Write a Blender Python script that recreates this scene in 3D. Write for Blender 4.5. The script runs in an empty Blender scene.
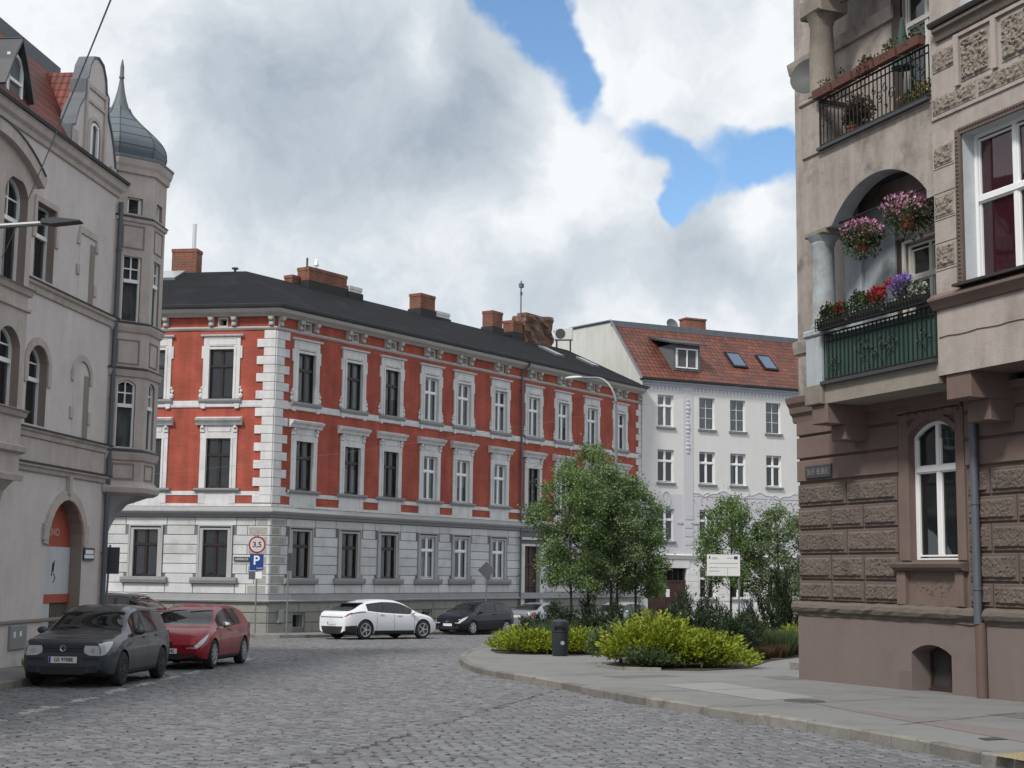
import bpy, bmesh, math, random
import numpy as np
from mathutils import Matrix, Vector
R = math.radians
PI = math.pi
scn = bpy.context.scene
COL = scn.collection

# ------------------------------------------------------------------ camera
cd = bpy.data.cameras.new('camera')
cam = bpy.data.objects.new('camera', cd); COL.objects.link(cam)
cd.sensor_width = 36.0
cd.lens = 1456.5 / 1024 * 36.0
cd.clip_start = 0.1; cd.clip_end = 2000
_th, _ro = R(7.379), R(.689)
_r0 = Vector((1, 0, 0)); _u0 = Vector((0, -math.sin(_th), math.cos(_th))); _f = Vector((0, math.cos(_th), math.sin(_th)))
_r = math.cos(_ro) * _r0 + math.sin(_ro) * _u0
_u = -math.sin(_ro) * _r0 + math.cos(_ro) * _u0
cm = Matrix((_r, _u, -_f)).transposed().to_4x4(); cm.translation = (0, 0, 1.75)
cam.matrix_world = cm
scn.camera = cam

# ------------------------------------------------------------------ world: sky with broken clouds
SUN_EL, SUN_AZ = 48.0, 215.0          # azimuth clockwise from +Y
w = bpy.data.worlds.new('World'); scn.world = w; w.use_nodes = True
nt = w.node_tree; N = nt.nodes; LK = nt.links
for n in list(N): N.remove(n)
def nd(t, **k):
    n = N.new(t)
    for a, b in k.items(): setattr(n, a, b)
    return n
wout = nd('ShaderNodeOutputWorld'); bg = nd('ShaderNodeBackground'); LK.new(bg.outputs[0], wout.inputs[0])
bg.inputs[1].default_value = 1.0
sky = nd('ShaderNodeTexSky', sky_type='NISHITA', sun_disc=False)
sky.sun_elevation = R(SUN_EL); sky.sun_rotation = R(SUN_AZ); sky.dust_density = .4; sky.ozone_density = 2.0
def wmath(op, a, b=None, c=None, clamp=False):
    m = nd('ShaderNodeMath', operation=op, use_clamp=clamp)
    for i, v in enumerate((a, b, c)):
        if v is None: continue
        if isinstance(v, (int, float)): m.inputs[i].default_value = v
        else: LK.new(v, m.inputs[i])
    return m.outputs[0]
tc = nd('ShaderNodeTexCoord')
DIR = tc.outputs['Generated']
def noise(vec, scale, detail=6, rough=.55, dist=0):
    n = nd('ShaderNodeTexNoise'); LK.new(vec, n.inputs['Vector'])
    n.inputs['Scale'].default_value = scale; n.inputs['Detail'].default_value = detail
    n.inputs['Roughness'].default_value = rough; n.inputs['Distortion'].default_value = dist
    return n
warp = noise(DIR, 7, 5, .6)
vs = nd('ShaderNodeVectorMath', operation='SUBTRACT'); LK.new(warp.outputs['Color'], vs.inputs[0]); vs.inputs[1].default_value = (.5, .5, .5)
vm = nd('ShaderNodeVectorMath', operation='SCALE'); LK.new(vs.outputs[0], vm.inputs[0]); vm.inputs['Scale'].default_value = .10
va = nd('ShaderNodeVectorMath', operation='ADD'); LK.new(DIR, va.inputs[0]); LK.new(vm.outputs[0], va.inputs[1])
vn = nd('ShaderNodeVectorMath', operation='NORMALIZE'); LK.new(va.outputs[0], vn.inputs[0])
WD = vn.outputs[0]
def blob(d, rad, gain, stretch=None):
    """smooth bump of the given angular radius (degrees) around direction d"""
    dp = nd('ShaderNodeVectorMath', operation='DISTANCE'); LK.new(WD, dp.inputs[0]); dp.inputs[1].default_value = d
    mr = nd('ShaderNodeMapRange', interpolation_type='SMOOTHSTEP', clamp=True)
    LK.new(dp.outputs['Value'], mr.inputs[0])
    mr.inputs[1].default_value = 0; mr.inputs[2].default_value = R(rad); mr.inputs[3].default_value = gain; mr.inputs[4].default_value = 0
    return mr.outputs[0]
def addall(l):
    o = l[0]
    for x in l[1:]: o = wmath('ADD', o, x)
    return o
def sdir(px, py):
    u = (px - 512) / 1456.5; v = (384 - py) / 1456.5
    d = (_r * u + _u * v + _f).normalized(); return tuple(d)
n1 = noise(WD, 3.2, 8, .55)
gaps = addall([blob(sdir(*p), rd, g) for p, rd, g in (
    ((540, 30), 3.0, 1.15), ((528, -20), 3.3, 1.15), ((572, 82), 1.9, .95), ((612, 112), 1.5, .5), ((652, 132), 2.0, .95), ((696, 150), 1.9, .85), ((760, 165), 2.5, 1.1), ((700, 190), 1.9, 1.0), ((665, 205), 1.5, .8),
    ((735, 120), 1.5, .5), ((672, 205), 1.2, .6), ((800, 175), 2.0, .9), ((620, -110), 5, .9), ((900, 120), 3, .6))])
n4 = noise(DIR, 28, 7, .62)
cover = wmath('SUBTRACT', wmath('ADD', wmath('MULTIPLY_ADD', n1.outputs['Fac'], 1.5, .12), wmath('MULTIPLY', n4.outputs['Fac'], .34)), gaps)
cov = nd('ShaderNodeMapRange', interpolation_type='SMOOTHSTEP', clamp=True)
LK.new(cover, cov.inputs[0]); cov.inputs[1].default_value = .18; cov.inputs[2].default_value = .68; cov.inputs[3].default_value = 0; cov.inputs[4].default_value = 1
n2 = noise(WD, 6.5, 8, .58); n3 = noise(WD, 22, 6, .6)
dark = addall([blob(sdir(*p), rd, g) for p, rd, g in (
    ((300, 105), 8.8, .62), ((450, 150), 4.4, .60), ((480, 60), 3.4, .42), ((230, 130), 5.5, .22), ((330, 170), 3.5, .15), ((30, 90), 5, .12), ((700, 265), 3.6, .5), ((765, 282), 2.6, .3), ((600, 250), 3, .22), ((660, 140), 2.6, .15),
    ((560, 300), 4, .18), ((160, 230), 4, -.12), ((640, 60), 3.6, -.28), ((560, 160), 2.8, -.3), ((770, 225), 2.2, -.3), ((760, 40), 4, -.1), ((380, 230), 3, -.1), ((40, 30), 4, -.2), ((425, 60), 2.2, -.4))])
dk = addall([dark, wmath('MULTIPLY_ADD', n2.outputs['Fac'], 1.15, -.42), wmath('MULTIPLY_ADD', n3.outputs['Fac'], .8, -.40)])
cr = nd('ShaderNodeValToRGB'); LK.new(wmath('ADD', dk, .0, clamp=True), cr.inputs[0])
e = cr.color_ramp.elements
e[0].position = 0; e[0].color = (.71, .73, .75, 1); e[1].position = 1; e[1].color = (.29, .345, .405, 1)
m_ = cr.color_ramp.elements.new(.35); m_.color = (.51, .555, .60, 1)
skm = nd('ShaderNodeVectorMath', operation='MULTIPLY'); LK.new(sky.outputs[0], skm.inputs[0]); skm.inputs[1].default_value = (.105, .120, .128)
mx = nd('ShaderNodeMix', data_type='RGBA'); LK.new(cov.outputs[0], mx.inputs[0]); LK.new(skm.outputs[0], mx.inputs[6]); LK.new(cr.outputs[0], mx.inputs[7])
LK.new(mx.outputs[2], bg.inputs[0])

sd = bpy.data.lights.new('sun', 'SUN'); sd.energy = 2.5; sd.angle = R(9); sd.color = (1, .95, .88)
sun = bpy.data.objects.new('sun', sd); COL.objects.link(sun)
_sv = Vector((math.sin(R(SUN_AZ)) * math.cos(R(SUN_EL)), math.cos(R(SUN_AZ)) * math.cos(R(SUN_EL)), math.sin(R(SUN_EL))))
sun.rotation_euler = _sv.to_track_quat('Z', 'Y').to_euler(); sun.location = (0, 0, 60)
vs_ = scn.view_settings
scn.display_settings.display_device = 'sRGB'
vs_.view_transform = 'Standard'; vs_.look = 'None'; vs_.exposure = 0.39; vs_.gamma = 1; vs_.use_curve_mapping = False

# ------------------------------------------------------------------ materials
MATS = {}
def mat(name, col, rough=.8, var=.12, scale=2.0, bump=0.0, bscale=40, metal=0, spec=.5, streak=0.0, dirt=None, coat=0, island=0.0):
    """base colour broken by noise at two scales, optional vertical streaks and stains, optional per-island variation"""
    if name in MATS: return MATS[name]
    m = bpy.data.materials.new(name); m.use_nodes = True
    t = m.node_tree; n = t.nodes; l = t.links
    b = n['Principled BSDF']
    b.inputs['Roughness'].default_value = rough; b.inputs['Metallic'].default_value = metal
    b.inputs['Specular IOR Level'].default_value = spec
    if coat: b.inputs['Coat Weight'].default_value = coat; b.inputs['Coat Roughness'].default_value = .04
    g = n.new('ShaderNodeNewGeometry')
    def nz(sc, det=5, vec=None, ro=.6):
        x = n.new('ShaderNodeTexNoise'); x.inputs['Scale'].default_value = sc; x.inputs['Detail'].default_value = det
        x.inputs['Roughness'].default_value = ro
        l.new(vec or g.outputs['Position'], x.inputs['Vector']); return x.outputs['Fac']
    def mth(op, a, b_):
        x = n.new('ShaderNodeMath'); x.operation = op
        for i, v in enumerate((a, b_)):
            if isinstance(v, (int, float)): x.inputs[i].default_value = v
            else: l.new(v, x.inputs[i])
        return x.outputs[0]
    f = mth('ADD', mth('MULTIPLY', nz(scale), 1.0), mth('MULTIPLY', nz(scale * 7), .6))
    f = mth('SUBTRACT', f, .8)
    if streak:
        mp = n.new('ShaderNodeMapping'); l.new(g.outputs['Position'], mp.inputs[0]); mp.inputs['Scale'].default_value = (1, 1, .12)
        f = mth('ADD', f, mth('MULTIPLY', mth('SUBTRACT', nz(scale * 3, 4, mp.outputs[0]), .5), streak / max(var, .01)))
    if island:
        f = mth('ADD', f, mth('MULTIPLY', mth('SUBTRACT', g.outputs['Random Per Island'], .5), island / max(var, .01)))
    k = mth('ADD', mth('MULTIPLY', f, var * 2), 1.0)
    mu = n.new('ShaderNodeVectorMath'); mu.operation = 'SCALE'; mu.inputs[0].default_value = col; l.new(k, mu.inputs['Scale'])
    out = mu.outputs[0]
    if dirt:
        dcol, amount, dsc = dirt
        mr = n.new('ShaderNodeMapRange'); l.new(nz(dsc, 6, None, .65), mr.inputs[0]); mr.inputs[1].default_value = .5; mr.inputs[2].default_value = .72; mr.inputs[3].default_value = 0; mr.inputs[4].default_value = amount
        mx_ = n.new('ShaderNodeMix'); mx_.data_type = 'RGBA'; l.new(mr.outputs[0], mx_.inputs[0]); l.new(out, mx_.inputs[6]); mx_.inputs[7].default_value = (*dcol, 1)
        out = mx_.outputs[2]
    l.new(out, b.inputs['Base Color'])
    if bump:
        bp = n.new('ShaderNodeBump'); bp.inputs['Strength'].default_value = 1; bp.inputs['Distance'].default_value = bump
        l.new(nz(bscale, 5), bp.inputs['Height']); l.new(bp.outputs[0], b.inputs['Normal'])
    MATS[name] = m
    return m
def brick_mat(name, c1, c2, mortar, sx, sz, msize=.012, world_axis=True, bumpd=.006):
    m = bpy.data.materials.new(name); m.use_nodes = True; t = m.node_tree; n = t.nodes; l = t.links; b = n['Principled BSDF']
    b.inputs['Roughness'].default_value = .85
    tcn = n.new('ShaderNodeTexCoord')
    # object coordinates: x along the wall, z up  (x+y mixes both faces of a chimney)
    sp = n.new('ShaderNodeSeparateXYZ'); l.new(tcn.outputs['Object'], sp.inputs[0])
    ad = n.new('ShaderNodeMath'); ad.operation = 'ADD'; l.new(sp.outputs[0], ad.inputs[0]); l.new(sp.outputs[1], ad.inputs[1])
    cb = n.new('ShaderNodeCombineXYZ'); l.new(ad.outputs[0], cb.inputs[0]); l.new(sp.outputs[2], cb.inputs[1])
    br = n.new('ShaderNodeTexBrick'); l.new(cb.outputs[0], br.inputs['Vector'])
    br.inputs['Color1'].default_value = (*c1, 1); br.inputs['Color2'].default_value = (*c2, 1); br.inputs['Mortar'].default_value = (*mortar, 1)
    br.inputs['Scale'].default_value = 1; br.inputs['Brick Width'].default_value = sx; br.inputs['Row Height'].default_value = sz
    br.inputs['Mortar Size'].default_value = msize; br.inputs['Mortar Smooth'].default_value = .2
    g = n.new('ShaderNodeNewGeometry')
    nz = n.new('ShaderNodeTexNoise'); nz.inputs['Scale'].default_value = 1.1; nz.inputs['Detail'].default_value = 7; l.new(g.outputs['Position'], nz.inputs['Vector'])
    mr = n.new('ShaderNodeMapRange'); l.new(nz.outputs['Fac'], mr.inputs[0]); mr.inputs[1].default_value = .3; mr.inputs[2].default_value = .7; mr.inputs[3].default_value = .78; mr.inputs[4].default_value = 1.18
    mp = n.new('ShaderNodeMapping'); mp.inputs['Scale'].default_value = (1, 1, .07); l.new(g.outputs['Position'], mp.inputs[0])
    nw = n.new('ShaderNodeTexNoise'); nw.inputs['Scale'].default_value = 3.2; nw.inputs['Detail'].default_value = 5; l.new(mp.outputs[0], nw.inputs['Vector'])
    mw = n.new('ShaderNodeMapRange'); l.new(nw.outputs['Fac'], mw.inputs[0]); mw.inputs[1].default_value = .35; mw.inputs[2].default_value = .65; mw.inputs[3].default_value = .84; mw.inputs[4].default_value = 1.08
    mm = n.new('ShaderNodeMath'); mm.operation = 'MULTIPLY'; l.new(mr.outputs[0], mm.inputs[0]); l.new(mw.outputs[0], mm.inputs[1])
    mu = n.new('ShaderNodeVectorMath'); mu.operation = 'SCALE'; l.new(br.outputs['Color'], mu.inputs[0]); l.new(mm.outputs[0], mu.inputs['Scale'])
    l.new(mu.outputs[0], b.inputs['Base Color'])
    bp = n.new('ShaderNodeBump'); bp.inputs['Distance'].default_value = bumpd; bp.invert = True; l.new(br.outputs['Fac'], bp.inputs['Height']); l.new(bp.outputs[0], b.inputs['Normal'])
    MATS[name] = m; return m
def glass_mat(name, tint=(.014, .017, .019), alpha=.72):
    """window pane: fresnel mirror over a partly see-through dark pane"""
    m = bpy.data.materials.new(name); m.use_nodes = True; t = m.node_tree; n = t.nodes; l = t.links
    n.remove(n['Principled BSDF']); o = n['Material Output']
    gl = n.new('ShaderNodeBsdfGlossy'); gl.inputs['Roughness'].default_value = .02; gl.inputs['Color'].default_value = (.9, .93, .95, 1)
    tr = n.new('ShaderNodeBsdfTransparent'); tr.inputs[0].default_value = (.75, .8, .8, 1)
    df = n.new('ShaderNodeBsdfDiffuse'); df.inputs[0].default_value = (*tint, 1)
    m1 = n.new('ShaderNodeMixShader'); m1.inputs[0].default_value = alpha; l.new(df.outputs[0], m1.inputs[1]); l.new(tr.outputs[0], m1.inputs[2])
    g = n.new('ShaderNodeNewGeometry'); nz = n.new('ShaderNodeTexNoise'); nz.inputs['Scale'].default_value = 1.3; l.new(g.outputs['Position'], nz.inputs['Vector'])
    bp = n.new('ShaderNodeBump'); bp.inputs['Distance'].default_value = .0015; l.new(nz.outputs['Fac'], bp.inputs['Height']); l.new(bp.outputs[0], gl.inputs['Normal'])
    fr = n.new('ShaderNodeFresnel'); fr.inputs['IOR'].default_value = 1.6
    ma = n.new('ShaderNodeMath'); ma.operation = 'MULTIPLY_ADD'; l.new(fr.outputs[0], ma.inputs[0]); ma.inputs[1].default_value = .9; ma.inputs[2].default_value = .02
    m2 = n.new('ShaderNodeMixShader'); l.new(ma.outputs[0], m2.inputs[0]); l.new(m1.outputs[0], m2.inputs[1]); l.new(gl.outputs[0], m2.inputs[2])
    l.new(m2.outputs[0], o.inputs[0]); MATS[name] = m; return m
def tile_mat(name, c1, c2, roww=.3, colw=.22):
    """clay roof tiles: rows up the slope (object-space height along slope baked in UV)"""
    m = bpy.data.materials.new(name); m.use_nodes = True; t = m.node_tree; n = t.nodes; l = t.links; b = n['Principled BSDF']
    b.inputs['Roughness'].default_value = .6
    uv = n.new('ShaderNodeUVMap'); uv.uv_map = 'UVMap'
    br = n.new('ShaderNodeTexBrick'); l.new(uv.outputs[0], br.inputs['Vector']); br.offset = 0
    br.inputs['Color1'].default_value = (*c1, 1); br.inputs['Color2'].default_value = (*c2, 1); br.inputs['Mortar'].default_value = (c1[0] * .25, c1[1] * .25, c1[2] * .25, 1)
    br.inputs['Scale'].default_value = 1; br.inputs['Brick Width'].default_value = colw; br.inputs['Row Height'].default_value = roww
    br.inputs['Mortar Size'].default_value = .018; br.inputs['Mortar Smooth'].default_value = .3
    sp = n.new('ShaderNodeSeparateXYZ'); l.new(uv.outputs[0], sp.inputs[0])
    def mth(op, a, b_=0, c_=0):
        x = n.new('ShaderNodeMath'); x.operation = op
        for i, v in enumerate((a, b_, c_)):
            if isinstance(v, (int, float)): x.inputs[i].default_value = v
            else: l.new(v, x.inputs[i])
        return x.outputs[0]
    sx = mth('ABSOLUTE', mth('SINE', mth('MULTIPLY', sp.outputs[0], PI / colw)))
    sy = mth('FRACT', mth('DIVIDE', sp.outputs[1], roww))
    hgt = mth('ADD', mth('MULTIPLY', sx, .5), mth('MULTIPLY', mth('SUBTRACT', 1.0, sy), .8))
    bp = n.new('ShaderNodeBump'); bp.inputs['Distance'].default_value = .05; l.new(hgt, bp.inputs['Height']); l.new(bp.outputs[0], b.inputs['Normal'])
    g = n.new('ShaderNodeNewGeometry'); nz = n.new('ShaderNodeTexNoise'); nz.inputs['Scale'].default_value = .9; nz.inputs['Detail'].default_value = 6; l.new(g.outputs['Position'], nz.inputs['Vector'])
    mr = n.new('ShaderNodeMapRange'); l.new(nz.outputs['Fac'], mr.inputs[0]); mr.inputs[1].default_value = .3; mr.inputs[2].default_value = .7; mr.inputs[3].default_value = .65; mr.inputs[4].default_value = 1.2
    gr_ = n.new('ShaderNodeMapRange'); l.new(sy, gr_.inputs[0]); gr_.inputs[1].default_value = .0; gr_.inputs[2].default_value = .22; gr_.inputs[3].default_value = .22; gr_.inputs[4].default_value = 1  # row shading at the tile overlaps, darkened in the colour itself
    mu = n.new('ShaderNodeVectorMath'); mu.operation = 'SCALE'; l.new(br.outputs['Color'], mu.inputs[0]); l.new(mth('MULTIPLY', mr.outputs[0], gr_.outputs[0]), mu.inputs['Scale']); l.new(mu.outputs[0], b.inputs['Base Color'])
    MATS[name] = m; return m

M_white = mat('white_stucco', (.60, .60, .605), .85, .13, 1.5, .004, 25, streak=.22, dirt=((.25, .25, .25), .35, 1.3))
M_gf = mat('grey_ashlar', (.54, .55, .56), .85, .12, 1.2, .004, 30, streak=.12, dirt=((.24, .235, .22), .45, 1.1), island=.10)
M_plinth = mat('plinth_stone', (.25, .25, .23), .9, .2, 1.5, .006, 20, dirt=((.12, .12, .1), .6, 1.5), island=.08)
M_joint = mat('joint', (.16, .16, .165), .9, .1)
M_trimdk = mat('weathered_trim', (.27, .275, .285), .85, .15, 2, .004, 25, streak=.12)
M_redbrick = brick_mat('red_brick', (.40, .079, .048), (.345, .066, .04), (.30, .09, .064), .26, .078, .009)
M_chbrick = brick_mat('chimney_brick', (.24, .058, .03), (.15, .038, .022), (.22, .17, .13), .25, .08, .012)
M_oldbrick = mat('crumbling_masonry', (.14, .075, .05), .95, .45, 5, .08, 10, dirt=((.30, .27, .23), .8, 1.4))
M_slate = mat('dark_roof_felt', (.018, .019, .022), .95, .2, 1.2, .006, 30, spec=.08, dirt=((.035, .036, .04), .5, .7))
M_tar = mat('tar', (.015, .015, .017), .7, .1)
M_zinc = mat('zinc_sheet', (.12, .135, .155), .65, .2, 2, .003, 10, metal=.1, spec=.25, streak=.2)
M_zincdk = mat('dark_zinc', (.05, .055, .062), .5, .2, 2, metal=.2)
M_greenzinc = mat('patinated_zinc', (.12, .135, .145), .6, .15, 2, metal=.1, spec=.3)
M_pipe = mat('pipe_grey', (.10, .115, .135), .5, .15, 3, metal=.2)
M_pipebr = mat('pipe_brown', (.115, .075, .065), .7, .2, 3)
M_wframe = mat('white_window_paint', (.78, .79, .80), .4, .05, 2)
M_bframe = mat('dark_brown_window_paint', (.022, .014, .013), .4, .1, 2)
M_glass = glass_mat('window_glass')
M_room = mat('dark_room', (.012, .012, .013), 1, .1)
M_curt = mat('net_curtain', (.55, .56, .58), .9, .2, 9, streak=.5)
M_curtdk = mat('dark_curtain', (.085, .09, .095), .9, .2, 9, streak=.5)
M_curtmid = mat('grey_net_curtain', (.30, .31, .33), .9, .25, 9, streak=.5)
M_curtred = mat('burgundy_curtain', (.42, .03, .085), .9, .2, 9, streak=.5)
M_Lwall = mat('beige_plaster', (.56, .52, .51), .9, .16, 1.3, .008, 22, streak=.12, dirt=((.42, .385, .375), .4, .9))
M_Ltrim = mat('brown_grey_plaster', (.45, .40, .375), .9, .18, 1.5, .005, 30, streak=.25, dirt=((.24, .205, .185), .45, 1.2))
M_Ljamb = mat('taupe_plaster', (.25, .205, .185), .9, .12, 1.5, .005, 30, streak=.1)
M_Lgrey = mat('cold_grey_plaster', (.30, .305, .315), .9, .1, 1.5, .004, 30)
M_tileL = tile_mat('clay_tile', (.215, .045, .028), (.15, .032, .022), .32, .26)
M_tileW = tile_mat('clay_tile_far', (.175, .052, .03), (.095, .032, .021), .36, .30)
M_Rbrown = mat('brown_plaster', (.155, .11, .097), .88, .14, 1.6, .005, 40, streak=.12, dirt=((.095, .065, .058), .45, 1.1))
M_Rplinth = mat('mauve_plinth_plaster', (.165, .13, .124), .85, .08, 1.1, .004, 40, streak=.06, dirt=((.12, .09, .085), .4, 1.4))
M_Rstone = mat('vermiculated_stone', (.15, .12, .104), .95, .25, 2.2, .06, 18, dirt=((.06, .052, .046), .7, 2), island=.05)
M_Rblock = mat('block_margin', (.12, .089, .079), .9, .2, 2.5, .006, 30, dirt=((.08, .06, .05), .5, 2))
M_Rled = mat('stained_ledge', (.13, .11, .095), .95, .3, 2.5, .01, 20, dirt=((.05, .045, .04), .7, 2.5))
M_Rup = mat('dirty_beige_plaster', (.31, .275, .25), .92, .28, 1.2, .007, 30, streak=.4, dirt=((.13, .115, .10), .95, 1.5))
M_Rpink = mat('pinkish_render', (.35, .305, .285), .92, .2, 1.2, .006, 30, streak=.25, dirt=((.22, .185, .165), .75, 1.6))
M_Rblue = mat('peeling_pale_blue_paint', (.35, .39, .42), .85, .18, 1.8, .008, 30, streak=.25, dirt=((.22, .21, .19), .75, 2.2))
M_Rcol = mat('stone_column', (.22, .195, .165), .95, .25, 2, .012, 30, streak=.2, dirt=((.11, .1, .085), .6, 1.7))
M_relief = mat('relief_render', (.27, .235, .2), .95, .3, 5, .06, 14, dirt=((.12, .1, .085), .8, 6))
M_iron = mat('wrought_iron', (.02, .021, .023), .6, .2, 5, metal=.3)
M_rust = mat('rusty_iron', (.06, .035, .025), .8, .3, 5)
M_terra = mat('terracotta', (.30, .085, .045), .8, .15, 5)
M_trough = mat('brown_trough', (.11, .045, .035), .8, .25, 5)
M_greensheet = mat('dark_green_sheet', (.028, .075, .06), .55, .25, 1.6, .01, 3, streak=.25)
M_darkwall = mat('shadowed_loggia_plaster', (.20, .19, .175), .92, .2, 1.4, .005, 30, dirt=((.1, .09, .08), .5, 1.1))
M_W = mat('white_render', (.62, .62, .615), .85, .05, 1, .003, 30, streak=.06)
M_Wlil = mat('lilac_render', (.52, .52, .555), .85, .05, 1, .003, 30, streak=.05)
M_Wledge = mat('grey_sill', (.17, .17, .18), .7, .1, 2)
M_gatewood = mat('oxblood_gate', (.045, .014, .015), .55, .2, 3, streak=.2)
M_doorwood = mat('brown_door', (.04, .018, .014), .5, .2, 3, streak=.2)
M_gable = mat('pale_gable_render', (.55, .555, .53), .9, .12, .8, .004, 20, streak=.2, dirt=((.36, .35, .31), .5, .8))

# ------------------------------------------------------------------ core helpers
def hermite(pts):
    xs = [p[0] for p in pts]; ys = [p[1] for p in pts]; n = len(xs)
    d = [(ys[i + 1] - ys[i]) / (xs[i + 1] - xs[i]) for i in range(n - 1)]; m = [d[0]] + [0 if d[i - 1] * d[i] <= 0 else 2 * d[i - 1] * d[i] / (d[i - 1] + d[i]) for i in range(1, n - 1)] + [d[-1]]
    def f(x):
        if x <= xs[0]: return ys[0]
        if x >= xs[-1]: return ys[-1]
        i = max(k for k in range(n - 1) if xs[k] <= x); h = xs[i + 1] - xs[i]; t = (x - xs[i]) / h
        return (2 * t ** 3 - 3 * t * t + 1) * ys[i] + (t ** 3 - 2 * t * t + t) * h * m[i] + (-2 * t ** 3 + 3 * t * t) * ys[i + 1] + (t ** 3 - t * t) * h * m[i + 1]
    return f

K = .0155
def gz(x, y): return -K * y
WM = {}
class MB:
    """collects faces in world (or local) space; tf maps helper coordinates"""
    def __init__(s, tf=None): s.v = []; s.f = []; s.m = []; s.tf = tf or Matrix.Identity(4); s.mi = 0; s.uv = {}
    def P(s, p): s.v.append(tuple(s.tf @ Vector(p))); return len(s.v) - 1
    def face(s, ids, mi=None, uv=None):
        s.f.append(tuple(ids)); s.m.append(s.mi if mi is None else mi)
        if uv: s.uv[len(s.f) - 1] = uv
    def poly(s, pts, mi=None, uv=None): s.face([s.P(p) for p in pts], mi, uv)
    def box(s, x0, x1, y0, y1, z0, z1, mi=None):
        a = [s.P(p) for p in ((x0, y0, z0), (x1, y0, z0), (x1, y1, z0), (x0, y1, z0), (x0, y0, z1), (x1, y0, z1), (x1, y1, z1), (x0, y1, z1))]
        for q in ((0, 3, 2, 1), (4, 5, 6, 7), (0, 1, 5, 4), (1, 2, 6, 5), (2, 3, 7, 6), (3, 0, 4, 7)): s.face([a[i] for i in q], mi)
    def bbox(s, x0, x1, y0, y1, z0, z1, b=.02, mi=None):
        """block whose outer (low y) face is chamfered by b"""
        a = [s.P(p) for p in ((x0, y1, z0), (x1, y1, z0), (x1, y1, z1), (x0, y1, z1), (x0, y0 + b, z0), (x1, y0 + b, z0), (x1, y0 + b, z1), (x0, y0 + b, z1),
                              (x0 + b, y0, z0 + b), (x1 - b, y0, z0 + b), (x1 - b, y0, z1 - b), (x0 + b, y0, z1 - b))]
        for q in ((3, 2, 1, 0), (0, 1, 5, 4), (1, 2, 6, 5), (2, 3, 7, 6), (3, 0, 4, 7), (4, 5, 9, 8), (5, 6, 10, 9), (6, 7, 11, 10), (7, 4, 8, 11), (8, 9, 10, 11)): s.face([a[i] for i in q], mi)
    def prism(s, prof, axis, a0, a1, mi=None):
        """extrude a 2-D profile: axis 'x' profile=(y,z); 'y' profile=(x,z); 'z' profile=(x,y)"""
        def mk(p, a): return {'x': (a, p[0], p[1]), 'y': (p[0], a, p[1]), 'z': (p[0], p[1], a)}[axis]
        A = [s.P(mk(p, a0)) for p in prof]; B = [s.P(mk(p, a1)) for p in prof]; n = len(prof)
        s.face(A[::-1], mi); s.face(B, mi)
        for i in range(n): j = (i + 1) % n; s.face((A[i], A[j], B[j], B[i]), mi)
    def lathe(s, c, prof, n=16, mi=None, a0=0, caps=True, sq=1):
        rings = []
        for r, z in prof:
            rings.append([s.P((c[0] + r * math.cos(a0 + 2 * PI * i / n), c[1] + r * sq * math.sin(a0 + 2 * PI * i / n), c[2] + z)) for i in range(n)])
        for a, b in zip(rings, rings[1:]):
            for i in range(n): j = (i + 1) % n; s.face((a[i], a[j], b[j], b[i]), mi)
        if caps: s.face(rings[0][::-1], mi); s.face(rings[-1], mi)
    def tube(s, pts, r, n=6, mi=None, r1=None):
        pts = [Vector(p) for p in pts]; rings = []
        for i, p in enumerate(pts):
            d = (pts[min(i + 1, len(pts) - 1)] - pts[max(i - 1, 0)])
            if d.length < 1e-9: d = Vector((0, 0, 1))
            d.normalize(); u = d.cross(Vector((0, 0, 1)))
            if u.length < .05: u = d.cross(Vector((0, 1, 0)))
            u.normalize(); v = d.cross(u)
            rr = r if r1 is None else r + (r1 - r) * i / (len(pts) - 1)
            rings.append([s.P(p + rr * (u * math.cos(2 * PI * k / n) + v * math.sin(2 * PI * k / n))) for k in range(n)])
        for a, b in zip(rings, rings[1:]):
            for i in range(n): j = (i + 1) % n; s.face((a[i], a[j], b[j], b[i]), mi)
        s.face(rings[0][::-1], mi); s.face(rings[-1], mi)
    def ball(s, c, r, nu=10, nv=6, mi=None, sc=(1, 1, 1), jit=0, rng=None):
        rings = []
        for j in range(1, nv):
            t = PI * j / nv
            rings.append([s.P((c[0] + sc[0] * r * math.sin(t) * math.cos(2 * PI * i / nu) * (1 + (rng.uniform(-jit, jit) if jit else 0)), c[1] + sc[1] * r * math.sin(t) * math.sin(2 * PI * i / nu), c[2] + sc[2] * r * math.cos(t))) for i in range(nu)])
        top = s.P((c[0], c[1], c[2] + sc[2] * r)); bot = s.P((c[0], c[1], c[2] - sc[2] * r))
        for i in range(nu): j = (i + 1) % nu; s.face((top, rings[0][i], rings[0][j]), mi); s.face((bot, rings[-1][j], rings[-1][i]), mi)
        for a, b in zip(rings, rings[1:]):
            for i in range(nu): j = (i + 1) % nu; s.face((a[i], b[i], b[j], a[j]), mi)
    def ring(s, pts, width, y0, y1, closed=False, mi=None, outward=1):
        """band following a path of (x,z) points, width measured outward from the path; an extruded moulding"""
        n = len(pts); off = []
        for i in range(n):
            if closed: a, b = pts[i - 1], pts[(i + 1) % n]
            else: a, b = pts[max(i - 1, 0)], pts[min(i + 1, n - 1)]
            dx, dz = b[0] - a[0], b[1] - a[1]; L = math.hypot(dx, dz) or 1
            off.append((pts[i][0] - dz / L * width * outward, pts[i][1] + dx / L * width * outward))
        A = [s.P((p[0], y0, p[1])) for p in pts]; B = [s.P((p[0], y0, p[1])) for p in off]
        C = [s.P((p[0], y1, p[1])) for p in pts]; D = [s.P((p[0], y1, p[1])) for p in off]
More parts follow.
